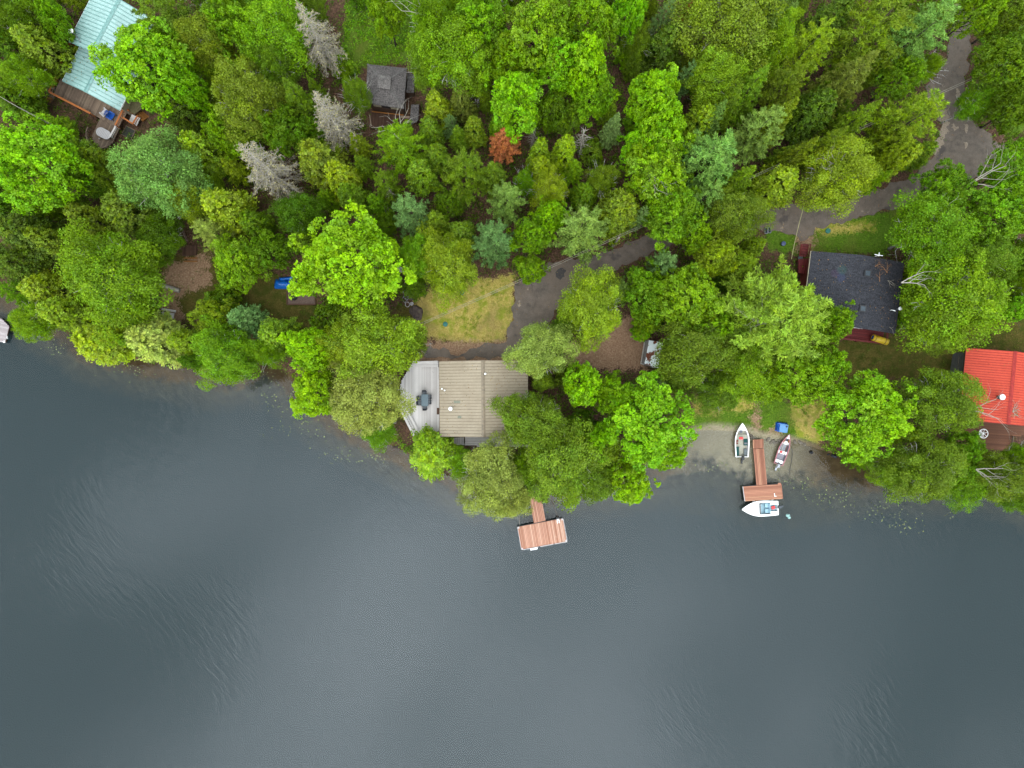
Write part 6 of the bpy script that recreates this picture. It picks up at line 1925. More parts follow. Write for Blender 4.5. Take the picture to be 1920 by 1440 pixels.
# ------------------------------------------------------------------ tree list, read from the photo
K = 0.45
HUE = {   # name: (r, g, b) seen in the photo, word for the label
 'lime': ((164, 218, 0), 'lime green'), 'bright': ((148, 206, 0), 'bright green'), 'green': ((136, 180, 16), 'green'),
 'mid': ((130, 162, 32), 'mid green'), 'olive': ((134, 158, 34), 'olive green'), 'dkolive': ((108, 132, 28), 'dark olive'),
 'pine': ((142, 178, 76), 'soft green'), 'blue': ((138, 172, 92), 'bluish green'), 'gold': ((154, 182, 34), 'yellow green'),
 'feather': ((158, 194, 56), 'pale green'), 'pale': ((172, 190, 80), 'pale yellow green'), 'dark': ((108, 146, 8), 'dark green'), 'rust': ((232, 142, 84), 'rust orange'),
 'grey': ((172, 172, 92), 'grey'), 'bronze': ((132, 142, 48), 'bronze green')}
TREES = [
 # x, y, r, kind, hue, height, options
 (28, 25, 48, 'birch', 'dark', 12), (85, 92, 52, 'cedar', 'olive', 12), (22, 88, 36, 'cedar', 'dark', 11), (45, 140, 38, 'birch', 'green', 10),
 (25, 185, 40, 'cedar', 'dark', 10), (95, 30, 36, 'maple', 'green', 11), (60, 195, 26, 'shrub', 'mid', 4), (62, 305, 88, 'maple', 'bright', 15),
 (275, 118, 92, 'maple', 'bright', 14), (345, 165, 40, 'maple', 'bright', 12), (312, 40, 72, 'pine', 'olive', 14), (385, 70, 50, 'birch', 'olive', 12), (432, 42, 58, 'maple', 'green', 13),
 (462, 185, 70, 'birch', 'olive', 13), (342, 208, 44, 'cedar', 'dkolive', 10), (295, 325, 80, 'birch', 'pine', 14), (132, 288, 44, 'cedar', 'mid', 10),
 (155, 335, 36, 'cedar', 'dark', 9), (385, 285, 42, 'cedar', 'gold', 12), (420, 250, 40, 'maple', 'green', 10), (185, 300, 28, 'cedar', 'mid', 8),
 (505, 55, 70, 'birch', 'green', 13), (520, 120, 40, 'birch', 'mid', 11), (556, 185, 40, 'spruce', 'mid', 14, {'tip': (532, 148)}), (528, 245, 50, 'maple', 'dark', 11), (602, 305, 58, 'cedar', 'olive', 12),
 (752, 272, 62, 'pine', 'green', 13, {'dead': (752, 262, 3.2, 3, 1.9)}), (722, 25, 36, 'maple', 'green', 11), (808, 40, 42, 'birch', 'green', 15, {'dead': (800, 30, 3.0, 2, 2.6)}),
 (848, 95, 72, 'birch', 'green', 13), (902, 35, 60, 'maple', 'green', 13), (820, 205, 34, 'cedar', 'gold', 10), (808, 248, 30, 'cedar', 'mid', 9), (866, 192, 32, 'cedar', 'bronze', 9),
 (846, 236, 22, 'pine', 'blue', 8), (890, 246, 27, 'cedar', 'olive', 9), (966, 188, 58, 'maple', 'bright', 13), (872, 322, 58, 'pine', 'mid', 14), (925, 335, 40, 'spruce', 'olive', 11), (950, 375, 46, 'pine', 'pine', 13),
 (800, 120, 40, 'birch', 'mid', 11), (640, 120, 26, 'shrub', 'green', 4), (668, 175, 28, 'birch', 'mid', 9), (640, 335, 42, 'cedar', 'gold', 11),
 (1010, 62, 82, 'maple', 'green', 14), (1105, 42, 58, 'maple', 'green', 13), (1050, 118, 62, 'maple', 'bright', 12), (1102, 120, 48, 'maple', 'lime', 14), (1112, 178, 46, 'maple', 'green', 11),
 (955, 110, 44, 'maple', 'green', 11), (1035, 205, 40, 'maple', 'dark', 9), (1070, 220, 30, 'maple', 'mid', 8), (1180, 18, 40, 'maple', 'bright', 12), (1242, 42, 30, 'pine', 'blue', 12),
 (1172, 98, 24, 'shrub', 'green', 4), (1245, 92, 46, 'cedar', 'dkolive', 11), (1370, 32, 105, 'birch', 'olive', 15), (1295, 20, 18, 'spruce', 'rust', 11), (1440, 30, 50, 'birch', 'pine', 12),
 (1345, 142, 56, 'birch', 'gold', 13), (1282, 150, 26, 'pine', 'blue', 12), (1226, 182, 56, 'maple', 'bright', 13), (1242, 245, 56, 'maple', 'lime', 13), (1205, 268, 40, 'maple', 'bright', 11),
 (1232, 318, 72, 'maple', 'green', 13, {'dead': (1215, 325, 2.6, 2, -1.0)}), (1330, 300, 76, 'pine', 'pine', 16), (1400, 120, 46, 'birch', 'dark', 11), (1420, 172, 40, 'spruce', 'mid', 16, {'tip': (1442, 122)}), (1425, 245, 58, 'pine', 'pine', 15),
 (1310, 235, 44, 'cedar', 'gold', 11), (1372, 210, 36, 'spruce', 'olive', 15, {'tip': (1392, 160)}), (1012, 288, 28, 'cedar', 'gold', 10), (1058, 288, 30, 'cedar', 'gold', 12), (1014, 322, 32, 'cedar', 'gold', 10),
 (1146, 248, 28, 'spruce', 'blue', 11), (1030, 352, 38, 'birch', 'gold', 10), (1110, 285, 26, 'shrub', 'mid', 4), (1130, 335, 30, 'birch', 'mid', 9),
 (1455, 70, 50, 'birch', 'green', 12), (1512, 90, 56, 'pine', 'gold', 15), (1555, 40, 44, 'cedar', 'dkolive', 11), (1640, 48, 95, 'pine', 'mid', 17), (1722, 62, 70, 'pine', 'pine', 16), (1745, 20, 50, 'pine', 'mid', 15),
 (1602, 172, 52, 'spruce', 'bronze', 16, {'tip': (1645, 97)}), (1692, 142, 42, 'maple', 'green', 10), (1705, 225, 72, 'pine', 'gold', 15), (1672, 270, 46, 'pine', 'gold', 12), (1530, 225, 44, 'cedar', 'dkolive', 12, {'tip': (1562, 175)}),
 (1468, 165, 52, 'pine', 'olive', 14), (1470, 232, 40, 'spruce', 'olive', 16, {'tip': (1496, 186)}), (1560, 285, 34, 'spruce', 'olive', 15, {'tip': (1588, 238)}), (1575, 325, 68, 'birch', 'gold', 13, {'dead': (1570, 310, 2.2, 3, 2.8)}), (1455, 348, 48, 'cedar', 'gold', 11),
 (1620, 240, 36, 'spruce', 'mid', 15, {'tip': (1652, 188)}), (1683, 300, 30, 'cedar', 'gold', 10), (1510, 300, 32, 'spruce', 'olive', 14, {'tip': (1534, 258)}), (1400, 350, 36, 'spruce', 'gold', 13, {'tip': (1416, 312)}), (1345, 235, 30, 'spruce', 'pine', 14, {'tip': (1362, 188)}), (1650, 300, 28, 'spruce', 'gold', 11),
 (1838, 20, 42, 'maple', 'green', 12), (1902, 120, 62, 'maple', 'dark', 12), (1905, 200, 46, 'maple', 'dark', 11), (1900, 20, 45, 'maple', 'mid', 11), (1772, 362, 56, 'maple', 'green', 11), (1900, 318, 52, 'maple', 'green', 11, {'dead': (1818, 345, 4.6, 3, .35)}),
 (60, 440, 58, 'cedar', 'dkolive', 12), (105, 452, 36, 'cedar', 'olive', 11), (20, 400, 40, 'cedar', 'dark', 10), (28, 490, 44, 'cedar', 'dkolive', 11), (172, 412, 40, 'cedar', 'olive', 10), (252, 402, 62, 'cedar', 'dkolive', 12), (300, 440, 44, 'birch', 'dark', 9),
 (204, 520, 94, 'birch', 'green', 15), (88, 545, 46, 'cedar', 'gold', 9), (62, 600, 40, 'birch', 'green', 9, {'dead': (50, 605, 3.0, 1, .4)}), (122, 592, 42, 'cedar', 'gold', 10, {'tip': (74, 578)}), (190, 640, 58, 'cedar', 'gold', 10),
 (298, 652, 56, 'cedar', 'pale', 11, {'tip': (246, 632)}), (418, 662, 62, 'birch', 'green', 11), (394, 592, 37, 'maple', 'gold', 8), (346, 372, 40, 'birch', 'gold', 11), (442, 492, 54, 'maple', 'green', 9), (398, 438, 42, 'pine', 'pale', 11),
 (425, 392, 54, 'cedar', 'gold', 12), (462, 600, 46, 'spruce', 'blue', 10), (520, 628, 44, 'cedar', 'mid', 10), (420, 560, 34, 'shrub', 'dark', 4), (495, 660, 30, 'birch', 'green', 8), (350, 640, 34, 'cedar', 'gold', 9),
 (655, 490, 106, 'maple', 'lime', 16), (585, 655, 52, 'maple', 'lime', 12), (588, 735, 52, 'maple', 'lime', 11), (700, 640, 82, 'birch', 'gold', 13), (685, 745, 78, 'birch', 'pale', 12), (645, 650, 52, 'birch', 'gold', 11), (770, 645, 32, 'birch', 'olive', 9), (708, 805, 36, 'birch', 'green', 7),
 (662, 372, 42, 'spruce', 'mid', 11), (688, 420, 30, 'spruce', 'pine', 9), (768, 398, 46, 'pine', 'blue', 14), (725, 345, 34, 'pine', 'mid', 11), (836, 494, 62, 'birch', 'gold', 11), (785, 480, 44, 'birch', 'green', 10), (925, 452, 54, 'pine', 'blue', 15), (865, 440, 36, 'cedar', 'olive', 9),
 (560, 400, 44, 'birch', 'dark', 10), (505, 465, 42, 'maple', 'dark', 9), (820, 420, 38, 'spruce', 'mid', 10), (480, 420, 36, 'cedar', 'dark', 9), (790, 330, 36, 'cedar', 'mid', 10),
 (1092, 432, 66, 'pine', 'pine', 15), (1032, 402, 36, 'maple', 'bright', 10), (995, 440, 40, 'maple', 'green', 10), (996, 505, 32, 'maple', 'green', 8), (1160, 398, 54, 'cedar', 'olive', 12), (1198, 408, 22, 'pine', 'blue', 12),
 (1262, 392, 66, 'maple', 'green', 12), (1382, 400, 54, 'birch', 'olive', 12), (1322, 372, 50, 'pine', 'pine', 13), (1345, 478, 44, 'maple', 'gold', 10), (1245, 496, 38, 'pine', 'blue', 11), (1305, 440, 36, 'maple', 'green', 9),
 (1110, 574, 64, 'birch', 'gold', 12), (1060, 610, 34, 'pine', 'mid', 7), (1212, 548, 50, 'maple', 'green', 10), (1292, 560, 72, 'maple', 'green', 12), (1306, 662, 68, 'birch', 'olive', 13), (1340, 610, 50, 'maple', 'green', 11), (1165, 545, 34, 'pine', 'pine', 7),
 (1016, 656, 56, 'birch', 'pale', 12), (1450, 602, 134, 'bigpine', 'feather', 17, {'dead': (1450, 610, 3.6, 4, 2.4)}), (1495, 705, 60, 'maple', 'green', 12), (1232, 722, 24, 'pine', 'blue', 10), (1405, 695, 62, 'birch', 'green', 11), (1345, 735, 44, 'birch', 'mid', 8), (1560, 605, 44, 'maple', 'green', 10), (1545, 690, 48, 'maple', 'green', 11), (1440, 725, 40, 'birch', 'mid', 8), (1390, 500, 40, 'pine', 'gold', 11),
 (1202, 625, 17, 'shrub', 'bright', 3.5), (1215, 600, 30, 'maple', 'green', 7),
 (1626, 778, 88, 'maple', 'bright', 13), (1772, 752, 68, 'birch', 'mid', 12, {'dead': (1818, 770, 3.6, 2, .1)}), (1738, 882, 66, 'birch', 'olive', 11), (1680, 880, 40, 'birch', 'green', 8), (1812, 838, 34, 'maple', 'green', 8), (1885, 900, 56, 'birch', 'olive', 11, {'dead': (1830, 880, 3.2, 3, -.4)}), (1808, 905, 44, 'birch', 'green', 9), (1916, 862, 30, 'birch', 'green', 9), (1915, 935, 34, 'birch', 'mid', 9),
 (1752, 436, 74, 'birch', 'green', 14, {'dead': (1775, 415, 2.2, 2, 2.0)}), (1880, 402, 66, 'maple', 'green', 13), (1794, 556, 96, 'birch', 'green', 14, {'dead': (1690, 530, 3.0, 2, .2)}), (1756, 606, 50, 'birch', 'mid', 12), (1850, 480, 56, 'birch', 'mid', 12), (1905, 490, 36, 'maple', 'dark', 10), (1910, 575, 30, 'maple', 'bright', 7),
 (812, 852, 58, 'cedar', 'gold', 9), (922, 895, 66, 'birch', 'pale', 11), (960, 940, 38, 'birch', 'pale', 8), (1002, 795, 68, 'birch', 'mid', 12), (1060, 865, 84, 'birch', 'mid', 12), (1095, 722, 44, 'maple', 'lime', 11), (1210, 795, 92, 'maple', 'bright', 13), (1122, 820, 30, 'maple', 'lime', 12), (1180, 905, 46, 'maple', 'lime', 10), (1150, 745, 40, 'maple', 'bright', 10), (1255, 850, 36, 'maple', 'bright', 9), (870, 870, 30, 'birch', 'green', 7), (985, 880, 34, 'birch', 'green', 8), (1115, 900, 46, 'birch', 'olive', 9),
]
DEADS = [(612, 62, 50, 'dead', 'grey', 17, {'tip': (556, 2)}), (640, 218, 52, 'dead', 'grey', 17, {'tip': (588, 172), 'lichen': 1}), (502, 328, 60, 'dead', 'grey', 18, {'tip': (448, 270), 'lichen': 1}),
         (955, 277, 38, 'spruce', 'rust', 9, {'tip': (945, 242)}), (1096, 272, 26, 'snag', 'grey', 9, {'tip': (1098, 240)}), (735, 365, 18, 'snag', 'grey', 7), (1000, 250, 20, 'snag', 'grey', 8),
         (45, 198, 10, 'pole', 'grey', 17, {'tip': (-6, 176)}), (1690, 1, 1, None, None, 0)][:-1]

LAND = [((725, 160), 'the grey hip roof cabin'), ((190, 110), 'the turquoise roofed house'), ((905, 745), 'the tan roofed house'), ((1605, 545), 'the black roofed cottage'),
        ((1868, 720), 'the red roofed house'), ((1218, 655), 'the rusty white shed'), ((530, 530), 'the blue tarp'), ((318, 592), 'the picnic table'), ((955, 275), 'the rust orange dead spruce'),
        ((1096, 272), 'the bare skeletal snag'), ((500, 330), 'the largest grey dead spruce'), ((640, 492), 'the big lime maple'), ((1820, 270), 'the road junction'), ((870, 585), 'the dry lawn'),
        ((1130, 500), 'the driveway bend'), ((5, 620), 'the dock at the left edge'), ((1430, 880), 'the T shaped dock'), ((1017, 1000), 'the square ended dock'), ((1450, 600), 'the large yellow green pine'),
        ((1360, 40), 'the wide top edge birch'), ((197, 250), 'the white oval table'), ((352, 468), 'the dark wooden steps'), ((1626, 778), 'the round shore maple')]
KW = {'bigpine': 'pine', 'maple': 'maple', 'birch': 'birch', 'cedar': 'conical cedar', 'pine': 'pine', 'spruce': 'spruce', 'shrub': 'young shrub', 'dead': 'dead spruce', 'snag': 'bare dead tree', 'pole': 'bare standing trunk'}
NAME = {'bigpine': 'pine_tree', 'maple': 'maple_tree', 'birch': 'birch_tree', 'cedar': 'cedar_tree', 'pine': 'pine_tree', 'spruce': 'spruce_tree', 'shrub': 'shrub', 'dead': 'dead_spruce', 'snag': 'dead_tree', 'pole': 'bare_tree'}

FOOT = []      # footprints trunks must keep out of (world polygons)
for pts, z in (([(823, 677), (989, 676), (1000, 836), (748, 836), (748, 677)], 2), (rect_from((116, 152), ud, 121, 88), 3), (rect_from((128, 78), ud, 128, 110), 3), (tpoly, 3),
               ([(685, 115), (790, 120), (790, 245), (685, 245)], 3), (blk_c, 3), ([(1560, 600), (1660, 612), (1658, 648), (1560, 640)], 2), ([(1795, 650), (1970, 660), (1965, 850), (1788, 845)], 2),
               ([(1200, 636), (1245, 640), (1236, 692), (1198, 684)], 2), ([(168, 220), (230, 235), (225, 285), (168, 280)], 2), ([(238, 200), (285, 200), (285, 245), (230, 260)], 2),
               ([(300, 578), (336, 578), (336, 608), (300, 608)], .8), ([(335, 410), (372, 455), (372, 492), (338, 492), (322, 420)], 1), ([(515, 515), (600, 515), (600, 575), (515, 575)], 1),
               ([(740, 492), (762, 500), (758, 514), (737, 508)], 1), ([(985, 900), (1016, 900), (1016, 930), (985, 930)], .5)):
    FOOT.append(np.array([[P(x, y, z).x, P(x, y, z).y] for x, y in pts]))
DRIVE_W = ppoly(DRIVE)
def free(x, y):
    if sd1(x, y) < 0.35: return False
    X, Y = np.array([x]), np.array([y])
    for f in FOOT:
        if inside(f, X, Y)[0] or dist_line(f, X, Y, True)[0] < 0.3: return False
    return not inside(DRIVE_W, X, Y)[0]

def base_for(px, py, zmid):
    z = 2.0
    for _ in range(5):
        p = P(px, py, z + zmid)
        z = max(0.0, tz(p.x, p.y))
    return p.x, p.y, z

TREE_REC = []
trng = random.Random(11)
nrot = 0
def plant(rec, filler=False):
    px, py, r, kind, hue, h = rec[:6]
    opt = rec[6] if len(rec) > 6 else {}
    protos = PROTO[kind]
    crown, trunk, R0, H0, zm, extra = protos[trng.randrange(len(protos))]
    sz = h / H0
    if kind in ('cedar', 'spruce', 'dead', 'snag', 'pole') and 'tip' in opt:
        tx, ty = opt['tip']
        zb = 3.0
        for _ in range(4):
            p = P(tx, ty, zb + h); zb = max(0, tz(p.x, p.y))
        cx, cy, zb = p.x, p.y, zb
        zc_ = h
        rr = r / PXM * (CAM_H - zb - h * .3) / CAM_H
    else:
        cx, cy, zb = base_for(px, py, zm * sz)
        zc_ = zm * sz
        rr = r / PXM * (CAM_H - zb - zc_) / CAM_H
        if kind in ('cedar', 'spruce'): rr *= .93
    bx, by = cx, cy
    if not free(bx, by):
        done = False
        for rad in np.arange(.4, 7, .4):
            for k in range(16):
                a = k * math.pi / 8
                if free(cx + rad * math.cos(a), cy + rad * math.sin(a)):
                    bx, by = cx + rad * math.cos(a), cy + rad * math.sin(a); done = True; break
            if done: break
    gzb = tz(bx, by)
    lean = Vector((cx - bx, cy - by, zc_))
    q = Vector((0, 0, 1)).rotation_difference(lean.normalized()) @ Quaternion((0, 0, 1), trng.uniform(0, 6.28))
    root = link(bpy.data.objects.new(NAME[kind], None))
    root.empty_display_size = .5
    root.location = (bx, by, gzb - .05)
    root.rotation_mode = 'QUATERNION'; root.rotation_quaternion = q
    sxy = rr / R0
    col = HUE[hue][0]
    j = trng.uniform(.86, 1.14) * (1.16 if kind in ('cedar', 'pine', 'spruce', 'bigpine') else 1.0)
    c4 = (lin(col[0]) * K * j * trng.uniform(.86, 1.10), lin(col[1]) * K * j, max(.0015, lin(col[2]) * K * j), 1)
    t = link(bpy.data.objects.new('trunk', trunk)); t.parent = root
    t.scale = (min(1.4, max(.6, sxy)), min(1.4, max(.6, sxy)), sz * (1 if kind not in ('maple', 'birch', 'shrub') else .92))
    if crown:
        c = link(bpy.data.objects.new('crown', crown)); c.parent = root
        asp = trng.uniform(.88, 1.14) if kind in ('maple', 'birch', 'shrub') and r < 90 else 1.0
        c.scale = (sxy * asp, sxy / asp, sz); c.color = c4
    if extra:
        e = link(bpy.data.objects.new('lichen', extra)); e.parent = root; e.scale = (sxy, sxy, sz)
        e.color = (lin(196) * K, lin(184) * K, lin(132) * K, 1)
        e['kind'] = 'stuff'
    if 'dead' in opt:
        dx, dy, L_, n_, an = opt['dead']
        zt = zb + zm * sz * 1.12
        dp = P(dx, dy, zt)
        o = link(bpy.data.objects.new('bare_branch', deadwood(int(dx), L_, n_, .075))); o.parent = root
        wm = Matrix.Translation(root.location) @ q.to_matrix().to_4x4()
        tgt = Matrix.Translation(dp) @ Matrix.Rotation(an, 4, 'Z')
        o.matrix_basis = wm.inverted() @ tgt
        o['label'] = 'bare whitish dead branches'
    TREE_REC.append((root, px, py, r, kind, hue, filler))
    return root
for rec in TREES + DEADS:
    plant(rec)

# young trees and shrubs filling the gaps between the listed crowns
OPENW = [p for v in ZP.values() for p in v]
cov = [(t[1], t[2], t[3]) for t in TREE_REC]
cand = []
frng = random.Random(77)
for _ in range(3200):
    px, py = frng.uniform(-20, 1940), frng.uniform(-20, 900)
    r = frng.uniform(20, 34)
    if any(math.hypot(px - a, py - b) < c * .74 + r * .40 for a, b, c in cov): continue
    g = G(px, py)
    if not free(g.x, g.y): continue
    X, Y = np.array([g.x]), np.array([g.y])
    if sd1(g.x, g.y) < .8: continue
    if any(inside(p, X, Y)[0] or dist_line(p, X, Y, True)[0] < 1.0 for p in OPENW): continue
    if dist_line(DRIVE_W, X, Y, True)[0] < 1.0: continue
    if any(dist_line(f, X, Y, True)[0] < 1.6 for f in FOOT): continue
    cov.append((px, py, r))
    kind = frng.choice(('cedar', 'spruce', 'pine', 'shrub', 'cedar', 'maple', 'birch', 'spruce'))
    hue = frng.choice(('dark', 'mid', 'mid', 'green', 'olive', 'gold', 'green'))
    plant((px, py, r, kind, hue, {'shrub': 4, 'cedar': 7.5, 'maple': 7, 'birch': 7.5, 'spruce': 8, 'pine': 8}[kind]), True)
print('trees', len(TREE_REC), 'fillers', sum(1 for t in TREE_REC if t[6]))

# labels
SPECIAL = {(655, 490): 'the biggest lime green maple, broad bright crown between blue tarp and dry lawn', (955, 277): 'rust orange dead spruce standing out among the green trees',
           (1096, 272): 'bare skeletal grey snag with short spiky branches', (502, 328): 'largest grey dead spruce with dense bare twigs above the big lime maple',
           (640, 218): 'grey dead spruce with yellowish tip left of the hip roof cabin', (612, 62): 'grey dead spruce at the top edge above left of the cabin',
           (45, 198): 'bare grey leaning trunk at the left edge below the turquoise roofed house', (1450, 602): 'large spreading yellow green pine left of the black roofed cottage',
           (1370, 32): 'very wide olive birch with a soft crown at the top edge', (1626, 778): 'round bright green maple by the shore right of the T shaped dock',
           (1602, 172): 'tall bronze green spruce with a pointed tip left of the road', (62, 305): 'large bright green maple at the left edge below the turquoise roofed house',
           (275, 118): 'bright green maple spreading over the turquoise roof', (1210, 795): 'large bright green maple overhanging the water left of the beached boats',
           (204, 520): 'broad round green birch above the picnic table clearing', (812, 852): 'round yellow green cedar just below the pale deck',
           (62, 600): 'birch with bent white stems leaning over the pale dock at the left edge', (1794, 556): 'largest birch right of the black roofed cottage with bare white branches'}
from collections import defaultdict
buck = defaultdict(list)
for rec in TREE_REC:
    root, px, py, r, kind, hue, fil = rec
    root['category'] = {'shrub': 'shrub'}.get(kind, 'tree')
    root['group'] = {'shrub': 'shrubs under the trees'}.get(kind, 'forest trees on the shore')
    if (px, py) in SPECIAL:
        root['label'] = SPECIAL[(px, py)]; continue
    size = 'large' if r > 64 else ('medium' if r > 38 else 'small')
    d, lx, ly, ln_ = min((math.hypot(px - a, py - b), a, b, n) for (a, b), n in LAND)
    dx, dy = px - lx, py - ly
    v_ = 'above' if dy < -abs(dx) * .45 else ('below' if dy > abs(dx) * .45 else '')
    h_ = 'left' if dx < -abs(dy) * .45 else ('right' if dx > abs(dy) * .45 else '')
    dirw = (v_ + ' ' + h_).strip() + (' of' if h_ else '')
    if hue == 'grey' and kind != 'dead': base = f'{size} {KW[kind]} {dirw} {ln_}'
    else: base = f'{size} {HUE[hue][1]} {KW[kind]} {dirw} {ln_}'
    buck[base].append((d, root))
ORD = ['nearest', 'second nearest', 'third nearest', 'fourth nearest', 'fifth nearest', 'sixth nearest', 'seventh nearest']
for base, lst in buck.items():
    lst.sort(key=lambda t: t[0])
    for k, (d, root) in enumerate(lst):
        root['label'] = base if len(lst) == 1 else base + ', ' + ORD[min(k, 6)]

# fallen twigs and a brush heap on the roofs
M['needle_litter'] = mat_plain('orange brown twigs', rgb(176, 128, 90, .9), .9)
def fallen(T, px, py, L_, n_, an, mat, label, r_=.05):
    q = roof_pt(T, px, py, .07)
    me = deadwood(int(px * 3 + py), L_, n_, r_, mat, .03)
    v = np.zeros(len(me.vertices) * 3, np.float32); me.vertices.foreach_get('co', v); v = v.reshape(-1, 3); v[:, 2] = np.abs(v[:, 2]) * .25
    me.vertices.foreach_set('co', v.ravel()); me.update()
    o = link(bpy.data.objects.new('fallen_branch', me)); o.location = q
    nrm_ = (T.ax * (T.slope if (q - T.L(0, 0, 0)).dot(T.ax) > 0 else -T.slope) + Vector((0, 0, 1))).normalized()
    o.rotation_mode = 'QUATERNION'
    o.rotation_quaternion = Vector((0, 0, 1)).rotation_difference(nrm_) @ Quaternion((0, 0, 1), an)
    tag(o, label, 'branch')
fallen(blk, 1649, 528, 1.3, 1, 1.4, 'needle_litter', 'orange brown twig lying on the right half of the black roof')
fallen(blk, 1663, 512, 1.4, 2, 1.9, 'needle_litter', 'orange brown forked twig near the upper right edge of the black roof')
fallen(blk, 1640, 500, .9, 1, .6, 'needle_litter', 'short brown twig near the ridge of the black roof')
fallen(blk, 1664, 526, 1.1, 2, -.7, 'dead_bark', 'pale forked twig on the right side of the black roof', .045)
fallen(blk, 1667, 613, .9, 1, -.5, 'dead_bark', 'pale twig at the lower right corner of the black roof', .04)
fallen(red, 1898, 772, 1.3, 4, .4, 'dead_bark', 'heap of bare twigs on the lower right part of the red roof', .05)
fallen(red, 1908, 780, 1.0, 3, 2.2, 'needle_litter', 'brown brush beside the bare twigs on the red roof', .05)

# ------------------------------------------------------------------ undergrowth, grass, lily pads
def scatter_stuff(name, label, pts, spread, hgt, nk, leaf, hue, seed, aspect=.6, up=.5, kcol=1.0, mat='leaf'):
    rng = np.random.default_rng(seed)
    n = len(pts)
    pts = np.asarray(pts)
    c = np.column_stack([pts, terrain(pts[:, 0], pts[:, 1])])
    sc = rng.uniform(.5, 1.3, (n, 1, 1))
    g = rng.normal(size=(n, nk, 3)) * np.array([spread, spread, hgt * .35]) * sc
    pos = c[:, None, :] + g
    pos[..., 2] = np.maximum(c[:, None, 2] + .02, c[:, None, 2] + hgt * .5 * sc[..., 0] + g[..., 2])
    nrm = nz(rng.normal(size=pos.shape) * .5 + np.array([0, 0, up]))
    ct = np.clip(rng.uniform(0, 1, (n, 1, 3)) * .7 + rng.uniform(0, 1, (n, nk, 3)) * .3, 0, 1)
    pos = pos.reshape(-1, 3)
    me = leaf_mesh(name, pos, nrm.reshape(-1, 3), leaf * rng.uniform(.6, 1.4, len(pos)), ct.reshape(-1, 3), mat, aspect, None, rng)
    o = link(bpy.data.objects.new(name, me))
    col = HUE[hue][0]
    o.color = (lin(col[0]) * K * kcol, lin(col[1]) * K * kcol, max(.004, lin(col[2]) * K * kcol), 1)
    tag(o, label, kind='stuff')
    return o
rng = np.random.default_rng(3)
N = 26000
cx = rng.uniform(-70, 70, N); cy = rng.uniform(-16, 54, N)
d = shore_d(cx, cy)
m_open = np.maximum.reduce([zone_mask(k, cx, cy, .6) for k in ('dry', 'yard', 'dirt')])
m_lawn = zone_mask('lawn', cx, cy, .6)
blocked = inside(DRIVE_W, cx, cy) | (dist_line(DRIVE_W, cx, cy, True) < .25)
for f in FOOT:
    blocked |= inside(f, cx, cy)
patch = np.sin(cx * .55 + 1.7) * np.sin(cy * .49 + .3) + .6 * np.sin(cx * 1.3 + cy * .9) + rng.normal(0, .5, N)
land = (d > .25) & ~blocked
und = land & (m_open < .3) & (m_lawn < .4) & (patch > -.15)
scatter_stuff('undergrowth', 'low leafy undergrowth between the tree trunks', np.column_stack([cx, cy])[und][:9500], .34, .8, 20, .10, 'dark', 5)
und2 = land & (m_open < .3) & (m_lawn < .4) & (patch < -.55)
scatter_stuff('ferns', 'dark green ferns on the forest floor', np.column_stack([cx, cy])[und2][:2600], .28, .4, 18, .11, 'dark', 6, .35)
shore_px = land & (d < 1.3) & (m_lawn < .3) & (np.abs(cx - 33) > 7.5)
scatter_stuff('shore_plants', 'leafy plants along the water edge', np.column_stack([cx, cy])[shore_px], .28, .5, 22, .10, 'green', 7)
# lush ground plants of the clearing beside the cabin and the verge
N2 = 60000
gx2 = rng.uniform(-70, 70, N2); gy2 = rng.uniform(-16, 54, N2)
lw_ = zone_mask('lawn', gx2, gy2, .8)
pt2 = np.sin(gx2 * .9 + .5) * np.sin(gy2 * .8 + 1.1) + .5 * np.sin(gx2 * 2.1 - gy2 * 1.7)
okg = (lw_ > .45) & ~inside(DRIVE_W, gx2, gy2) & (shore_d(gx2, gy2) > .3)
for f in FOOT: okg &= ~inside(f, gx2, gy2)
up_ = okg & (gy2 > 38) & (pt2 + rng.normal(0, .3, N2) > -.35)
scatter_stuff('ground_cover', 'lush green ground plants in the clearings', np.column_stack([gx2, gy2])[up_], .25, .35, 14, .105, 'bright', 8, .6, .7, .8)
gr = okg & (gy2 <= 38) & (rng.uniform(0, 1, N2) < .8) & (pt2 + rng.normal(0, .35, N2) > -.25)
scatter_stuff('lawn_grass', 'tufted green lawn grass along the bank and road verge', np.column_stack([gx2, gy2])[gr], .14, .14, 12, .075, 'bright', 9, .25, .5, .75)
dr_ = (zone_mask('dry', gx2, gy2, .6) > .5) & ~inside(DRIVE_W, gx2, gy2)
dr_ &= (rng.uniform(0, 1, N2) < .45)
scatter_stuff('dry_grass', 'straw coloured tufts on the dry lawn', np.column_stack([gx2, gy2])[dr_], .13, .09, 9, .06, 'grey', 10, .22, .6, 1.25)
gp_ = (zone_mask('dry', gx2, gy2, .6) > .3) & ~inside(DRIVE_W, gx2, gy2) & (pt2 > .45)
scatter_stuff('weed_patches', 'green weeds growing in the dry lawn', np.column_stack([gx2, gy2])[gp_], .14, .1, 10, .06, 'olive', 12, .4, .6, .9)
yd_ = (zone_mask('yard', gx2, gy2, .6) > .4) & (pt2 > .0) & (rng.uniform(0, 1, N2) < .6)
for f in FOOT: yd_ &= ~inside(f, gx2, gy2)
scatter_stuff('yard_grass', 'thin olive grass in the shaded yards', np.column_stack([gx2, gy2])[yd_], .16, .1, 10, .065, 'dkolive', 13, .3, .6, .95)

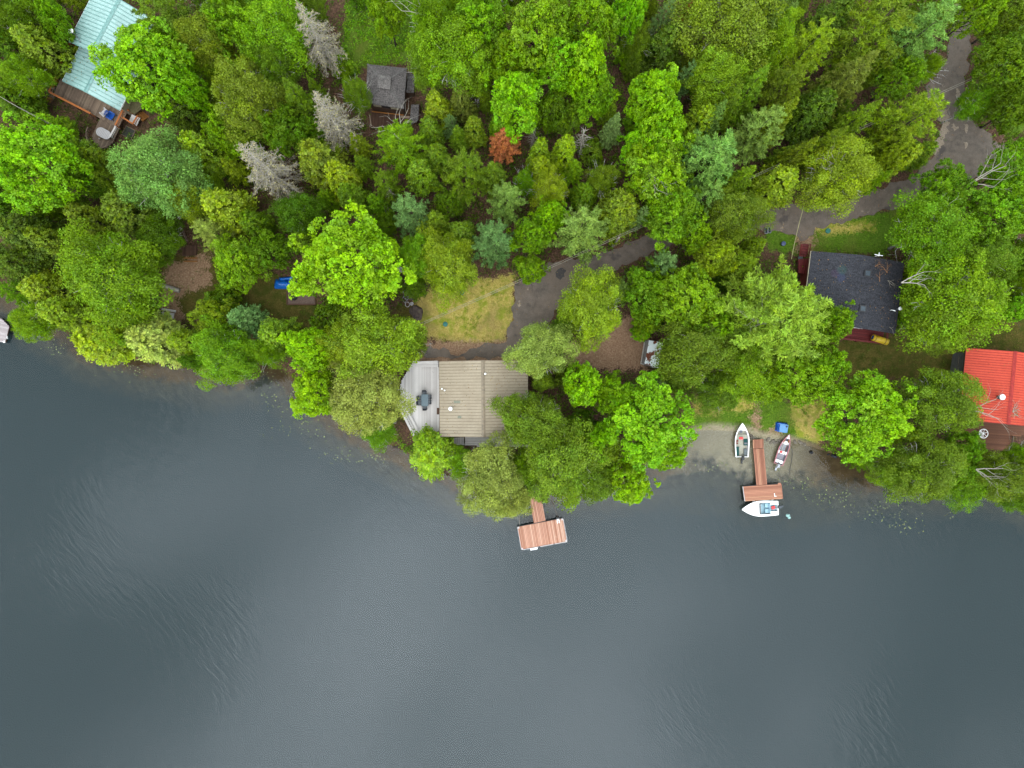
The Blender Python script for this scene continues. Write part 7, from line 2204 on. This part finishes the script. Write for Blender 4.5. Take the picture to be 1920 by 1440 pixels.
# fallen leaves on the roofs and along the driveway
def leaf_litter(pts, label, seed):
    rng = np.random.default_rng(seed)
    pos = np.asarray(pts); n = len(pos)
    me = leaf_mesh('fallen_leaves', pos, nz(rng.normal(size=(n, 3)) * .2 + np.array([0, 0, 1])), .06 * rng.uniform(.6, 1.5, n), rng.uniform(0, 1, (n, 3)), 'leaf', .6, None, rng)
    o = tag(link(bpy.data.objects.new('fallen_leaves', me)), label, kind='stuff')
    o.color = (.16, .095, .035, 1)
lr = random.Random(31)
for T, n, lab in ((tan, 420, 'fallen leaves on the tan metal roof'), (red, 140, 'fallen leaves on the red metal roof'), (teal_lo, 120, 'fallen leaves on the turquoise roof'), (blk, 200, 'fallen leaves on the black shingle roof')):
    pts = []
    for _ in range(n):
        x = lr.uniform(-1, 1); x = math.copysign(abs(x) ** .7, x) * (T.hw - .1); y = lr.uniform(-T.hl, T.hl)
        if T is tan and x < 0 and lr.random() < .7: continue
        q = T.L(x, y, T.r - abs(x) * T.slope + .03); pts.append(tuple(q))
    leaf_litter(pts, lab, n)
ex = rng.uniform(-5, 70, 26000); ey = rng.uniform(0, 54, 26000)
ed = dist_line(DRIVE_W, ex, ey, True)
eo = inside(DRIVE_W, ex, ey) & (rng.uniform(0, 1, 26000) < np.exp(-ed / .6) * .9 + .05)
leaf_litter(np.column_stack([ex, ey, terrain(ex, ey) + .075])[eo], 'brown leaves along the edges of the driveway', 9)

# the wood goes on beyond the picture
wr_ = np.random.default_rng(41)
wp, wn_, wtint = [], [], []
while len(wp) < 150:
    x, y = wr_.uniform(-100, 100), wr_.uniform(-20, 88)
    if (abs(x) < 74 and y < 57) or sd1(max(-79, min(79, x)), max(-49, min(61, y))) < 3: continue
    r_, h_ = wr_.uniform(2.6, 4.6), wr_.uniform(8, 13)
    zb_ = float(terrain(np.array([x]), np.array([y]))[0])
    n = 1000
    cl = nz(wr_.normal(size=(26, 3)) + np.array([0, 0, .5])) * np.array([r_, r_, h_ * .36])
    ci = wr_.integers(0, 26, n)
    g = wr_.normal(size=(n, 3)) * r_ * .24
    wp.append(np.array([x, y, zb_ + h_ * .6]) + cl[ci] + g)
    wn_.append(nz(cl[ci] * .2 + wr_.normal(size=(n, 3)) * .4 + np.array([0, 0, .6])))
    wtint.append(np.clip(wr_.uniform(0, 1, (1, 3)) * .4 + wr_.uniform(0, 1, (26, 3))[ci] * .4 + wr_.uniform(0, 1, (n, 3)) * .2, 0, 1))
wpos = np.vstack(wp)
wme = leaf_mesh('surrounding_woodland', wpos, np.vstack(wn_), .26 * wr_.uniform(.6, 1.3, len(wpos)), np.vstack(wtint), 'leaf', .65, None, wr_)
wo = tag(link(bpy.data.objects.new('surrounding_woodland', wme)), 'dense green woodland going on beyond the houses', kind='stuff')
wo.color = (lin(126) * K, lin(170) * K, lin(20) * K, 1)

# lily pads in drifts near the shore
lrng = np.random.default_rng(21)
LILY = [(520, 745, 45, 30, 50), (560, 800, 50, 25, 60), (650, 855, 60, 14, 40), (500, 700, 20, 20, 22), (100, 650, 30, 14, 22), (250, 700, 60, 15, 30), (1560, 930, 50, 16, 60),
        (1640, 960, 50, 22, 60), (1500, 905, 30, 14, 30), (1700, 985, 35, 12, 26), (1340, 880, 30, 12, 24), (1780, 968, 12, 6, 6), (700, 860, 40, 8, 20), (1455, 880, 12, 5, 8), (1027, 960, 2, 3, 3)]
lv, lf, lt_ = [], [], []
for x, y, sx, sy, n in LILY:
    for _ in range(n):
        p = P(lrng.normal(x, sx * .6), lrng.normal(y, sy * .6), .012)
        if shore_d(np.array([p.x]), np.array([p.y]))[0] > -.5: continue
        r = lrng.uniform(.04, .085); a0 = lrng.uniform(0, 6.28); b0 = len(lv)
        tt = lrng.uniform(0, 1, 3)
        lv.append(tuple(p)); lt_.append((*tt, 1))
        for k in range(9):
            a = a0 + .35 + (6.283 - .7) * k / 8
            lv.append((p.x + r * math.cos(a), p.y + r * math.sin(a), .012 + .01 * math.sin(3 * a))); lt_.append((*tt, 1))
        for k in range(8): lf.append((b0, b0 + 1 + k, b0 + 2 + k))
lme = mesh_np('lily_pads', lv, lf, M['leaf'], lt_)
lo = tag(link(bpy.data.objects.new('lily_pads', lme)), 'scattered small lily pads on the shallows', kind='stuff')
lo.color = (lin(160) * K, lin(172) * K, lin(112) * K, 1)
